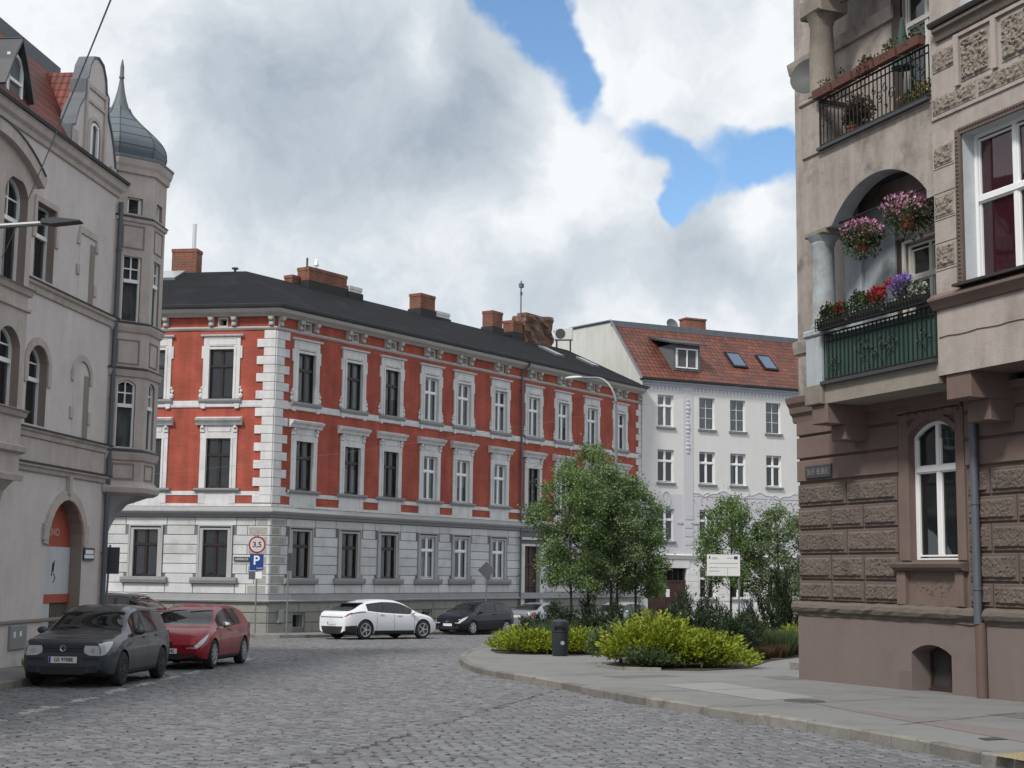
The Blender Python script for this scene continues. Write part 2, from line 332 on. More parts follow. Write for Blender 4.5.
        for i in range(n if closed else n - 1):
            j = (i + 1) % n
            s.face((A[i], A[j], B[j], B[i]), mi); s.face((B[i], B[j], D[j], D[i]), mi); s.face((A[i], C[i], C[j], A[j]), mi)
        if not closed: s.face((A[0], B[0], D[0], C[0]), mi); s.face((A[-1], C[-1], D[-1], B[-1]), mi)

SPLIT = {'window_surround', 'corbel_beam', 'oriel_moulding', 'turret_moulding', 'turret_panel', 'string_course', 'moulding', 'gate_panel', 'gate_bar', 'door_panel', 'sticker', 'wall_moulding', 'window_ledge', 'gable_pilaster', 'eaves_cornice', 'graffiti', 'balcony_edge', 'pilaster', 'plinth_moulding', 'door_jamb', 'panel_frame', 'bracket', 'post', 'emblem', 'blind_niche', 'upper_pedestal', 'boarded_opening'}
def pieces(mb):
    """connected shells, merged where they touch, each as its own MB"""
    n = len(mb.v); par = list(range(n))
    def fd(a):
        while par[a] != a: par[a] = par[par[a]]; a = par[a]
        return a
    for f in mb.f:
        for k in f[1:]: par[fd(k)] = fd(f[0])
    grp = {}
    for i, f in enumerate(mb.f): grp.setdefault(fd(f[0]), []).append(i)
    gl = []
    for fs in grp.values():
        ids = {k for i in fs for k in mb.f[i]}; P_ = [mb.v[k] for k in ids]
        gl.append([fs, [min(p[a] for p in P_) - .012 for a in range(3)], [max(p[a] for p in P_) + .012 for a in range(3)]])
    ch = len(gl) < 260
    while ch:
        ch = False
        for i in range(len(gl)):
            for j in range(i + 1, len(gl)):
                a, b = gl[i], gl[j]
                if all(a[1][k] < b[2][k] and b[1][k] < a[2][k] for k in range(3)):
                    gl[i] = [a[0] + b[0], [min(a[1][k], b[1][k]) for k in range(3)], [max(a[2][k], b[2][k]) for k in range(3)]]; del gl[j]; ch = True; break
            if ch: break
    out = []
    for fs, *_ in gl:
        m_ = MB(); mp = {}
        for i in fs:
            ids = []
            for k in mb.f[i]:
                if k not in mp: mp[k] = len(m_.v); m_.v.append(mb.v[k])
                ids.append(mp[k])
            if i in mb.uv: m_.uv[len(m_.f)] = mb.uv[i]
            m_.f.append(tuple(ids)); m_.m.append(mb.m[i])
        out.append(m_)
    return out
def link(name, me, parent, world, mats=None):
    o = bpy.data.objects.new(name, me); COL.objects.link(o)
    if parent is not None:
        o.parent = parent; o.matrix_local = WM[parent].inverted() @ world
    else: o.matrix_world = world
    WM[o] = world.copy(); return o
def mesh(name, mb, mats, smooth=False, world=None, recalc=True, sharp=35):
    me = bpy.data.meshes.new(name)
    inv = world.inverted() if world is not None else None
    vs = [tuple(inv @ Vector(v)) for v in mb.v] if inv is not None else mb.v
    me.from_pydata(vs, [], mb.f)
    for m in (mats if isinstance(mats, (list, tuple)) else [mats]): me.materials.append(m)
    me.polygons.foreach_set('material_index', mb.m)
    if mb.uv:
        ul = me.uv_layers.new(name='UVMap')
        for fi, uv in mb.uv.items():
            for li, c in zip(me.polygons[fi].loop_indices, uv): ul.data[li].uv = c
    if recalc:
        b = bmesh.new(); b.from_mesh(me); bmesh.ops.recalc_face_normals(b, faces=b.faces); b.to_mesh(me); b.free()
    if smooth:
        me.polygons.foreach_set('use_smooth', [True] * len(me.polygons))
        if sharp: me.set_sharp_from_angle(angle=R(sharp))
    me.update(); return me
def part(name, mb, mats, parent, smooth=False, label=None, recalc=True, sharp=35):
    """mesh given in world coordinates, as a child of parent"""
    w_ = WM[parent]
    for q_ in (pieces(mb) if name in SPLIT else [mb]): o = link(name, mesh(name, q_, mats, smooth, w_, recalc, sharp), parent, w_)
    if label: o['label'] = label
    return o
def tag(o, label, cat, group=None):
    o['label'] = label; o['category'] = cat
    if group: o['group'] = group
    return o
def thing(name, label, cat, world, group=None):
    o = bpy.data.objects.new(name, None); COL.objects.link(o); o.matrix_world = world; WM[o] = world.copy(); o.empty_display_size = .2
    return tag(o, label, cat, group)
def solo(name, mb, mats, label, cat, group=None, world=None, smooth=False, recalc=True, sharp=35):
    world = world or Matrix.Identity(4)
    return tag(link(name, mesh(name, mb, mats, smooth, world, recalc, sharp), None, world), label, cat, group)
def structure(name, mb, mats, smooth=False, recalc=True):
    o = link(name, mesh(name, mb, mats, smooth, None, recalc), None, Matrix.Identity(4)); o['kind'] = 'structure'; return o
def dup(src, parent, world, label=None, group=None):
    """copy a thing or part with its children (and theirs); meshes are shared"""
    rel = [(c, WM[src].inverted() @ WM[c]) for c in src.children]
    o = src.copy(); COL.objects.link(o)
    if parent is not None: o.parent = parent; o.matrix_parent_inverse = Matrix.Identity(4); o.matrix_local = WM[parent].inverted() @ world
    else: o.parent = None; o.matrix_world = world
    WM[o] = world.copy()
    if label: o['label'] = label
    if group: o['group'] = group
    for c, r_ in rel: dup(c, o, world @ r_)
    return o
def frame(x, y, z, az):
    """x axis runs along compass azimuth az (to the right seen from outside), y axis points into the wall"""
    a = R(90 - az); return Matrix.Translation((x, y, z)) @ Matrix.Rotation(a, 4, 'Z')
def T(x, y, z): return Matrix.Translation((x, y, z))

def arc(x0, x1, zs, rise, n=12, pointed=False):
    """points of an arch from (x0,zs) over the top to (x1,zs)"""
    cx, hw = (x0 + x1) / 2, (x1 - x0) / 2; out = []
    for i in range(n + 1):
        t = PI * (1 - i / n); out.append((cx + hw * math.cos(t), zs + rise * math.sin(t)))
    if rise < hw * .8:      # flat segmental arch
        rad = (hw * hw + rise * rise) / (2 * rise); cz = zs + rise - rad; a = math.asin(hw / rad); out = []
        for i in range(n + 1):
            t = -a + 2 * a * i / n; out.append((cx + rad * math.sin(t), cz + rad * math.cos(t)))
    return out
def wall(mb, s0, s1, z0, z1, holes, y=0, back=.3, mi=0, jm=None, room=None):
    """wall sheet with true openings: holes=(x0,x1,z0,z1,rise); jambs of depth back and a dark room behind"""
    jm = mi if jm is None else jm
    xs = sorted({s0, s1, *[h[0] for h in holes], *[h[1] for h in holes]}); zs = sorted({z0, z1, *[h[2] for h in holes], *[h[3] for h in holes]})
    xs = [x for x in xs if s0 <= x <= s1]; zs = [z for z in zs if z0 <= z <= z1]
    for a, b in zip(xs, xs[1:]):
        for c, d in zip(zs, zs[1:]):
            mx_, mz = (a + b) / 2, (c + d) / 2
            if any(h[0] < mx_ < h[1] and h[2] < mz < h[3] for h in holes): continue
            mb.poly([(a, y, c), (b, y, c), (b, y, d), (a, y, d)], mi)
    for h in holes:
        a, b, c, d = h[:4]; rise = h[4] if len(h) > 4 else 0; bk = h[5] if len(h) > 5 else back
        if rise:
            pts = arc(a, b, d - rise, rise)
            for p, q in zip(pts, pts[1:]):
                mb.poly([(p[0], y, p[1]), (q[0], y, q[1]), (q[0], y, d), (p[0], y, d)], mi)
        else: pts = [(a, d), (b, d)]
        path = [(a, c)] + pts + [(b, c)]
        for p, q in zip(path, path[1:] + path[:1]):
            if p == q: continue
            mb.poly([(p[0], y, p[1]), (p[0], y + bk, p[1]), (q[0], y + bk, q[1]), (q[0], y, q[1])], jm)
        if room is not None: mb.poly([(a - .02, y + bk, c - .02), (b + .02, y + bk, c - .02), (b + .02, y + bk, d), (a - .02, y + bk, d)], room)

def window_proto(w_, h_, kind='two', col=None, rise=0, depth=.14, curtain=None, trans=.66, fw=.055, gl=None, cur_part=None):
    """a window unit, origin bottom centre on the wall face: pane > frame, curtain.  Returned objects hang on a hidden root until placed."""
    col = col or M_wframe
    def outl(inset, zb=0):
        a = -w_ / 2 + inset; b = w_ / 2 - inset
        return [(a, inset + zb)] + (arc(a, b, h_ - rise - (0 if rise else inset), rise - (inset if rise else 0) + 1e-4, 10) if rise else [(a, h_ - inset), (b, h_ - inset)]) + [(b, inset + zb)]
    p = MB(); o = outl(.03); p.poly([(x, depth + .03, z) for x, z in o][::-1])
    pane = mesh('pane_glass', p, gl or M_glass, recalc=False)
    f = MB(); o = outl(.0)
    f.ring(o, fw, depth - .02, depth + .05, closed=True, outward=-1)
    zt = h_ * trans
    def top_at(x):
        if not rise: return h_ - .02
        pts = arc(-w_ / 2, w_ / 2, h_ - rise, rise, 20)
        for a, b in zip(pts, pts[1:]):
            if a[0] <= x <= b[0]: return a[1] + (b[1] - a[1]) * (x - a[0]) / (b[0] - a[0] + 1e-9) - .02
        return h_ - rise
    y0, y1 = depth - .025, depth + .045
    m = .045
    if kind == 'upper':
        f.box(-w_ / 2 + fw, w_ / 2 - fw, y0 - .02, y1 - .002, zt - .045, zt + .045); f.box(-.016, .016, depth, depth + .03, zt + .04, top_at(0)); f.box(-w_ / 2 + fw, w_ / 2 - fw, depth + .002, depth + .028, (zt + h_) / 2 - .016, (zt + h_) / 2 + .016)
    if kind in ('two', 'cross', 'lattice'):
        f.box(-m, m, y0, y1, fw, top_at(0))
        f.box(-w_ / 2 + fw, w_ / 2 - fw, y0 - .02, y1 - .002, zt - .045, zt + .045)
        for s_ in (-1, 1):          # sash frames
            xa, xb = sorted((s_ * m, s_ * (w_ / 2 - fw)))
            for (za, zb) in ((fw, zt - .045), (zt + .045, h_ - rise - fw)):
                t_ = .03; yy0, yy1 = depth - .005, depth + .035
                f.box(xa, xa + t_, yy0, yy1, za, zb); f.box(xb - t_, xb, yy0, yy1, za, zb)
                f.box(xa + t_, xb - t_, yy0, yy1, za, za + t_)
                if not (rise and za > zt): f.box(xa + t_, xb - t_, yy0, yy1, zb - t_, zb)
    if kind == 'lattice':
        for s_ in (-1, 1):
            x = s_ * (w_ / 4 + .01); f.box(x - .014, x + .014, depth - .003, depth + .03, zt + .04, top_at(x))
        f.box(-w_ / 2 + fw, w_ / 2 - fw, depth - .001, depth + .028, (zt + h_) / 2 - .014, (zt + h_) / 2 + .014)
    if kind == 'single':
        t_ = .035
        f.box(-w_ / 2 + fw, -w_ / 2 + fw + t_, y0, y1, fw, h_ - fw); f.box(w_ / 2 - fw - t_, w_ / 2 - fw, y0, y1, fw, h_ - fw)
    if kind == 'grid':
        f.box(-.012, .012, depth, depth + .03, fw, h_ - fw)
        for q in (.36, .68): f.box(-w_ / 2 + fw, w_ / 2 - fw, depth + .002, depth + .028, h_ * q - .012, h_ * q + .012)
    fr = mesh('window_frame', f, col)
    cu = None
    if curtain:
        c = MB(); n = 14
        segs = {'full': [(-1, 1, 0, 1)], 'sides': [(-1, -.35, 0, 1), (.35, 1, 0, 1)], 'half': [(-1, 1, 0, .55)], 'left': [(-1, -.1, 0, 1)], 'blind': [(-1, 1, .35, 1)]}[cur_part or 'full']
        for a, b, c0, c1 in segs:
            for i in range(n):
                xa = (a + (b - a) * i / n) * (w_ / 2 - .04); xb = (a + (b - a) * (i + 1) / n) * (w_ / 2 - .04)
                ya = depth + .09 + .02 * math.sin(i * 2.1); yb = depth + .09 + .02 * math.sin((i + 1) * 2.1)
                tt = (h_ - rise * .5 - .05)
                c.poly([(xa, ya, .04 + c0 * tt), (xb, yb, .04 + c0 * tt), (xb, yb, c1 * tt), (xa, ya, c1 * tt)])
        cu = mesh('curtain', c, curtain, recalc=False)
    return (pane, fr, cu)
def put_window(proto, parent, world, label=None):
    pane, fr, cu = proto
    o = link('window', pane, parent, world)
    if label: o['label'] = label
    link('frame', fr, o, world)
    if cu: link('curtain', cu, o, world)
    return o
def text_mb(txt, size, font_extrude=.004, bold=False, align='CENTER'):
    c = bpy.data.curves.new('t', 'FONT'); c.body = txt; c.size = size; c.extrude = font_extrude; c.align_x = align; c.align_y = 'CENTER'
    if bold: c.offset = size * .018
    o = bpy.data.objects.new('t', c); COL.objects.link(o)
    dg = bpy.context.evaluated_depsgraph_get(); me = bpy.data.meshes.new_from_object(o.evaluated_get(dg))
    bpy.data.objects.remove(o); bpy.data.curves.remove(c)
    return me
def put_text(name, txt, size, material, parent, world, bold=False, align='CENTER', sx=1):
    """world: x right, z up, y into the surface"""
    me = text_mb(txt, size, .003, bold, align); me.name = name
    me.transform(Matrix.Rotation(PI / 2, 4, 'X') @ Matrix.Diagonal((sx, 1, 1, 1)))
    me.materials.clear(); me.materials.append(material)
    return link(name, me, parent, world)
rnd = random.Random(7)

# ------------------------------------------------------------------ ground, road, pavements
M_ground = mat('cobble_joints', (.045, .044, .044), .95, .25, 3, .01, 30)
M_stone = mat('granite_setts', (.148, .150, .162), .6, .14, 1.2, .010, 45, spec=.4, island=.26, dirt=((.125, .122, .12), .6, .8))
M_stonew = mat('painted_setts', (.32, .32, .31), .7, .2, 6, .006, 45, island=.2)
M_asph = mat('pavement_asphalt', (.185, .187, .186), .9, .14, .8, .005, 60, dirt=((.12, .12, .118), .75, .9))
M_kerb = mat('kerb_stone', (.20, .19, .175), .9, .25, 3, .008, 30, island=.3, dirt=((.09, .085, .078), .8, 3.5))
M_slab = mat('concrete_patch', (.245, .248, .247), .9, .12, 1.5, .003, 40)
M_redpav = mat('reddish_pavers', (.175, .152, .148), .9, .18, 4, .004, 40)
M_tact = mat('yellow_tactile_slab', (.29, .235, .13), .85, .2, 5, .004, 30)
M_soil = mat('bed_soil', (.045, .035, .028), .95, .35, 4, .03, 12)
m = MB(); m.poly([(-400, -60, gz(0, -60) - .02), (400, -60, gz(0, -60) - .02), (400, 500, gz(0, 500) - .02), (-400, 500, gz(0, 500) - .02)])
structure('ground', m, M_ground)

def inpoly(x, y, poly):
    c = np.zeros(len(x), bool); n = len(poly)
    for i in range(n):
        x1, y1 = poly[i]; x2, y2 = poly[(i + 1) % n]
        k = ((y1 > y) != (y2 > y)) & (x < (x2 - x1) * (y - y1) / ((y2 - y1) or 1e-9) + x1); c ^= k
    return c
def catmull(pts, step):
    out = []
    P_ = [pts[0]] + list(pts) + [pts[-1]]
    for i in range(1, len(P_) - 2):
        p0, p1, p2, p3 = [np.array(q, float) for q in P_[i - 1:i + 3]]
        n = max(1, int(np.linalg.norm(p2 - p1) / step))
        for k in range(n):
            t = k / n
            out.append(tuple(.5 * ((2 * p1) + (-p0 + p2) * t + (2 * p0 - 5 * p1 + 4 * p2 - p3) * t * t + (-p0 + 3 * p1 - 3 * p2 + p3) * t ** 3)))
    out.append(tuple(pts[-1])); return out
CX, CY = -9.846, 59.966                     # corner of the red building
BD = (math.sin(R(34.6)), math.cos(R(34.6))); BN = (math.cos(R(34.6)), -math.sin(R(34.6)))
AD = (-math.sin(R(80.7)), math.cos(R(80.7))); AN = (-math.cos(R(80.7)), -math.sin(R(80.7)))
def bpt(s, off): return (CX + BD[0] * s + BN[0] * off, CY + BD[1] * s + BN[1] * off)
def apt(s, off): return (CX + AD[0] * s + AN[0] * off, CY + AD[1] * s + AN[1] * off)
kerb_r = [(6.9, 0), (6.5, 8), (5.95, 13), (5.15, 16.18), (4.66, 18.02), (4.02, 19.91), (3.0, 22.34), (1.87, 25.35), (.52, 29.87), (-.55, 32.96), (-1.1, 36.6), (-1.3, 40.3), (-1.05, 45.2), (-.3, 49.3), bpt(0, 12.6 + .0)[0:2] if False else (1.2, 52.2), (6.3, 59.6), (13.5, 70.0)]
kr = catmull(kerb_r, .9)
kerb_b = [apt(16, 2.2), apt(6, 2.2), apt(1.2, 2.2), (CX + .9, CY - 2.2), bpt(1.2, 2.45), bpt(6, 2.5), bpt(20, 2.5), bpt(29, 2.6), (12.0, 81.4), (22, 86.3), (32, 91.2)]
kb = catmull(kerb_b, .9)
kerb_l = [(-8.6, 4), (-8.62, 14), (-8.75, 21), (-8.95, 26), (-9.0, 32), (-9.1, 36), (-9.9, 38.6), (-12.5, 39.6), (-18, 40.0)]
kl = catmull(kerb_l, .9)
def pave(name, poly, h=.13, m_=None):
    mb = MB(); a = [mb.P((x, y, gz(x, y) + h)) for x, y in poly]; b = [mb.P((x, y, gz(x, y) - .1)) for x, y in poly]; n = len(poly)
    mb.face(a)
    for i in range(n): mb.face((a[i], b[i], b[(i + 1) % n], a[(i + 1) % n]))
    return structure(name, mb, m_ or M_asph)
pave('pavement', kr + [(60, 70), (60, 0)])
pave('pavement', kb + [(40, 100), (-30, 100)] + [apt(22, 2.2)])
pave('pavement', kl + [(-18, 30), (-30, 4)])
def kerb(pts, side):
    mb = MB()
    for i in range(len(pts) - 1):
        p, q = np.array(pts[i]), np.array(pts[i + 1]); d = q - p; L = np.linalg.norm(d)
        if L < .05: continue
        d /= L; n_ = np.array((-d[1], d[0])) * side
        p = p + d * .006; q = q - d * .006
        hz = .137 + rnd.uniform(-.004, .004)
        o = [p + n_ * .02, q + n_ * .02, q - n_ * .13, p - n_ * .13]
        o2 = [p + n_ * .002, q + n_ * .002, q - n_ * .13, p - n_ * .13]
        b = [mb.P((c[0], c[1], gz(*c) - .05)) for c in o]; mI = [mb.P((c[0], c[1], gz(*c) + hz - .02)) for c in o]; t = [mb.P((c[0], c[1], gz(*c) + hz)) for c in o2]
        for k in range(4):
            j = (k + 1) % 4; mb.face((b[k], b[j], mI[j], mI[k])); mb.face((mI[k], mI[j], t[j], t[k]))
        mb.face(t)
    return mb
structure('kerb', kerb(kr, 1), M_kerb); structure('kerb', kerb(kb, -1), M_kerb); structure('kerb', kerb(kl, 1), M_kerb)

# granite setts, one low block each
rs = np.random.RandomState(3)
road = kl[::-1] + [(-8.6, 11.5), (6.0, 11.5)] + [p for p in kr if p[1] > 11.5] + [(14, 72), (13, 80)] + kb[::-1]
road = [(-18, 40)] + kl[::-1][1:] + [(-8.6, 10), (6.3, 10)] + [p for p in kr if p[1] > 10] + [(14, 79)] + [p for p in kb[::-1] if p[0] < 13] + [(-18, 58)]
S0 = np.array((-2.2, 15.3)); S1 = np.array((-.13, 23.9)); sdv = (S1 - S0) / np.linalg.norm(S1 - S0); snv = np.array((sdv[1], -sdv[0]))
def grid(ang, px, py, x0, x1, y0, y1, curve):
    nx, ny = int((x1 - x0) / px), int((y1 - y0) / py)
    i, j = np.meshgrid(np.arange(nx), np.arange(ny))
    u = x0 + (i + .5 * (j % 2) + rs.uniform(-.12, .12, i.shape)) * px; v = y0 + j * py + rs.uniform(-.012, .012, i.shape)
    v = v + curve * np.sin(u * .22) + .05 * np.sin(u * .9 + j * .07)
    u = u + .12 * np.sin(v * .35)
    u, v = u.ravel(), v.ravel(); c, s = math.cos(ang), math.sin(ang)
    return u * c - v * s, u * s + v * c
X1, Y1 = grid(R(4), .176, .150, -30, 30, 6, 84, .5)
X2, Y2 = grid(R(-21), .184, .146, -30, 40, -10, 70, .35)
side1 = (X1 - S0[0]) * snv[0] + (Y1 - S0[1]) * snv[1]; side2 = (X2 - S0[0]) * snv[0] + (Y2 - S0[1]) * snv[1]
z2_1 = (side1 > 0) & (Y1 < 46); z2_2 = (side2 > .1) & (Y2 < 46)
k1 = inpoly(X1, Y1, road) & ~z2_1; k2 = inpoly(X2, Y2, road) & z2_2
X = np.concatenate([X1[k1], X2[k2]]); Y = np.concatenate([Y1[k1], Y2[k2]]); A_ = np.concatenate([np.full(k1.sum(), R(4)), np.full(k2.sum(), R(-21))])
n = len(X); A_ = A_ + rs.normal(0, .06, n)
lx = rs.uniform(.070, .086, n); ly = rs.uniform(.058, .071, n); hz = rs.normal(0, .0042, n) + .002; tx, ty = rs.normal(0, .035, n), rs.normal(0, .035, n)
tpl = [(-1, -1, -.05, 1.0), (1, -1, -.05, 1.0), (1, 1, -.05, 1.0), (-1, 1, -.05, 1.0), (-1, -1, -.010, .97), (1, -1, -.012, .96), (1, 1, -.012, .96), (-1, 1, -.012, .96), (-1, -1, 0, .62), (1, -1, 0, .62), (1, 1, 0, .62), (-1, 1, 0, .62)]
V = np.zeros((n, 12, 3))
for k, (a, b, z, sc) in enumerate(tpl):
    jx = a * lx * sc + rs.uniform(-.006, .006, n); jy = b * ly * sc + rs.uniform(-.006, .006, n)
    V[:, k, 0] = X + jx * np.cos(A_) - jy * np.sin(A_); V[:, k, 1] = Y + jx * np.sin(A_) + jy * np.cos(A_)
    V[:, k, 2] = -K * V[:, k, 1] + z + hz + (tx * jx + ty * jy if k > 3 else 0)
fq = np.array([(0, 1, 5, 4), (1, 2, 6, 5), (2, 3, 7, 6), (3, 0, 4, 7), (4, 5, 9, 8), (5, 6, 10, 9), (6, 7, 11, 10), (7, 4, 8, 11), (8, 9, 10, 11)])
F = (fq[None] + (np.arange(n) * 12)[:, None, None]).reshape(-1, 4)
def np_mesh(name, V, F, mats, mi=None, smooth=False):
    me = bpy.data.meshes.new(name); V = V.reshape(-1, 3); me.vertices.add(len(V)); me.vertices.foreach_set('co', V.ravel().astype(np.float32))
    k = F.shape[1]; me.loops.add(F.size); me.loops.foreach_set('vertex_index', F.ravel().astype(np.int32))
    me.polygons.add(len(F)); me.polygons.foreach_set('loop_start', (np.arange(len(F)) * k).astype(np.int32))
    for m_ in mats: me.materials.append(m_)
    if mi is not None: me.polygons.foreach_set('material_index', mi.astype(np.int32))
    if smooth: me.polygons.foreach_set('use_smooth', np.ones(len(F), bool))
    me.update(calc_edges=True); me.validate(); return me
paint = (np.abs(X + 6.93 + .02 * np.sin(Y)) < .10) & (((Y + .2) % 2.15) < 1.25) & (Y < 40) & (Y > 14)
me = np_mesh('cobbled_road', V, F, [M_stone, M_stonew], np.repeat(paint, 9))
me.polygons.foreach_set('use_smooth', np.ones(len(me.polygons), bool)); me.set_sharp_from_angle(angle=R(50))
o = link('road', me, None, Matrix.Identity(4)); o['kind'] = 'structure'

def sheet(name, poly, h, m_):
    mb = MB(); mb.poly([(x, y, gz(x, y) + h) for x, y in poly]); return structure(name, mb, m_)

def glyphs(mb, x0, x1, z0, z1, y, n, seed=1, gap=(), mi=None):
    """a row of small letter-like marks for writing too small to be read in the photograph"""
    q = random.Random(seed); w_ = (x1 - x0) / n
    for i in range(n):
        if i in gap: continue
        a = x0 + i * w_ + w_ * .12; b = x0 + (i + 1) * w_ - w_ * .12; t = w_ * .2; e_ = y + .003
        k = q.randrange(4)
        if k in (0, 1, 2): mb.box(a, a + t, y, e_, z0, z1, mi)
        if k in (0, 3): mb.box(b - t, b, y, e_, z0, z1, mi)
        if k in (0, 2, 1): mb.box(a + t, b - (t if k == 0 else 0), y, e_, (z0 + z1) / 2 - t / 2, (z0 + z1) / 2 + t / 2, mi)
        if k in (1, 3): mb.box(a + (t if k == 1 else 0), b - (t if k == 3 else 0), y, e_, z1 - t, z1, mi)
        if k in (2, 3): mb.box(a + (t if k == 2 else 0), b - (t if k == 3 else 0), y, e_, z0, z0 + t, mi)

# small sheets on the right-hand pavement
sheet('pavement_patch', [(2.84, 27.77), (4.08, 28.73), (5.14, 24.68), (4.11, 23.86)], .134, M_slab)
sheet('pavement_patch', [(4.75, 23.47), (6.9, 17.6), (6.2, 16.4), (5.05, 21.72)], .134, M_redpav)
def tactile():
    mb = MB()
    A0 = np.array((5.42, 14.9)); ux = np.array((.80, .60)); uy = np.array((-.30, .955)) * .9
    for i in range(6):
        for j in range(3):
            c = A0 + ux * .36 * i + uy * .36 * j
            q = [c, c + ux * .35, c + ux * .35 + uy * .35, c + uy * .35]
            a = [mb.P((p[0], p[1], gz(*p) + .137)) for p in q]; mb.face(a)
            for ii in range(4):
                for jj in range(4):
                    p = c + ux * (.05 + .083 * ii) + uy * (.05 + .083 * jj); mb.ball((p[0], p[1], gz(*p) + .137), .02, 5, 3, sc=(1, 1, .5))
    structure('tactile_paving', mb, M_tact)
tactile()
sheet('pavement_patch', [(5.3, 31.0), (5.9, 31.6), (6.15, 30.2), (5.5, 29.9)], .133, mat('dark_asphalt_patch', (.125, .126, .126), .92, .15, 2, .005, 60)); sheet('pavement_patch', [(1.9, 30.6), (3.3, 31.5), (3.6, 30.8), (2.3, 29.8)], .133, MATS['dark_asphalt_patch']); sheet('pavement_patch', [(6.9, 21.5), (7.6, 21.9), (8.4, 19.6), (7.7, 19.3)], .133, MATS['dark_asphalt_patch'])
M_seam = mat('tar_seam', (.075, .075, .075), .95, .2, 8)
for a_, b_ in (((2.3, 25.6), (5.2, 27.4)), ((5.1, 19.5), (7.9, 22.2)), ((3.4, 22.4), (6.9, 25.0)), ((.7, 30.6), (5.4, 33.4)), ((5.2, 27.4), (6.9, 25.0)), ((-.2, 34.2), (2.1, 35.6))):
    d_ = Vector((b_[0] - a_[0], b_[1] - a_[1])).normalized(); n_ = Vector((-d_.y, d_.x)); L_ = math.hypot(b_[0] - a_[0], b_[1] - a_[1]); up_, dn_ = [], []
    for i in range(21):
        c_ = Vector(a_) + d_ * L_ * i / 20 + n_ * rnd.uniform(-.03, .03); w__ = rnd.uniform(.006, .016); up_.append(tuple(c_ + n_ * w__)); dn_.append(tuple(c_ - n_ * w__))
    mb = MB()
    for i in range(20): mb.poly([(x, y, gz(x, y) + .1385) for x, y in (up_[i], up_[i + 1], dn_[i + 1], dn_[i])])
    structure('pavement_seam', mb, M_seam)
mb = MB(); mb.lathe((4.75, 23.8, gz(4.75, 23.8) + .131), [(.33, 0), (.33, .006), (.28, .009), (0.01, .009)], 20)
structure('manhole_cover', mb, mat('cast_iron_cover', (.06, .06, .06), .6, .3, 12, .006, 60))
mb = MB(); mb.poly([(x, y, gz(x, y) + .137) for x, y in ((5.61, 17.5), (5.93, 17.65), (5.88, 17.9), (5.6, 17.75))]); structure('drain_cover', mb, MATS['cast_iron_cover'])

# ------------------------------------------------------------------ RED CORNER BUILDING
FB = frame(CX, CY, 0, 34.6); FA = frame(CX, CY, 0, 99.3)
g0 = gz(CX, CY) + .13
red = thing('apartment_building', 'long red brick corner apartment building with white stone trim and dark flat-pitched roof', 'building', frame(CX, CY, g0, 34.6))
LA, LB = 14.0, 30.75
def part_w(name, mb, mats, parent, world, **k):
    for q_ in (pieces(mb) if name in SPLIT else [mb]): o = link(name, mesh(name, q_, mats, k.get('smooth', False), world, k.get('recalc', True)), parent, world)
    return o
_bis = Vector((AN[0] + BN[0], AN[1] + BN[1], 0)) / (1 + AN[0] * BN[0] + AN[1] * BN[1])
def strip(mb, prof, sA=LA, sB=LB, closed=True, mi=None):
    """profile of (offset outward, z) run along both facades, mitred at the corner"""
    rows = []
    for o, z in prof:
        a = apt(sA, o); b = bpt(sB, o); c = (CX + _bis.x * o, CY + _bis.y * o)
        rows.append([mb.P((a[0], a[1], z)), mb.P((c[0], c[1], z)), mb.P((b[0], b[1], z))])
    n = len(rows)
    for i in range(n if closed else n - 1):
        p, q = rows[i], rows[(i + 1) % n]
        mb.face((p[0], p[1], q[1], q[0]), mi); mb.face((p[1], p[2], q[2], q[1]), mi)
    if closed: mb.face([r_[0] for r_ in rows], mi); mb.face([r_[2] for r_ in rows][::-1], mi)
colB = [1.87, 4.97, 7.63, 10.56, 13.17, 16.3, 19.35, 22.2, 25.2, 28.3]
colA = [-2.33, -5.35, -8.4, -11.45]
HW = .535
def holes(cols, z0, z1, skip=()): return [(c - HW, c + HW, z0, z1) for i, c in enumerate(cols) if i not in skip]
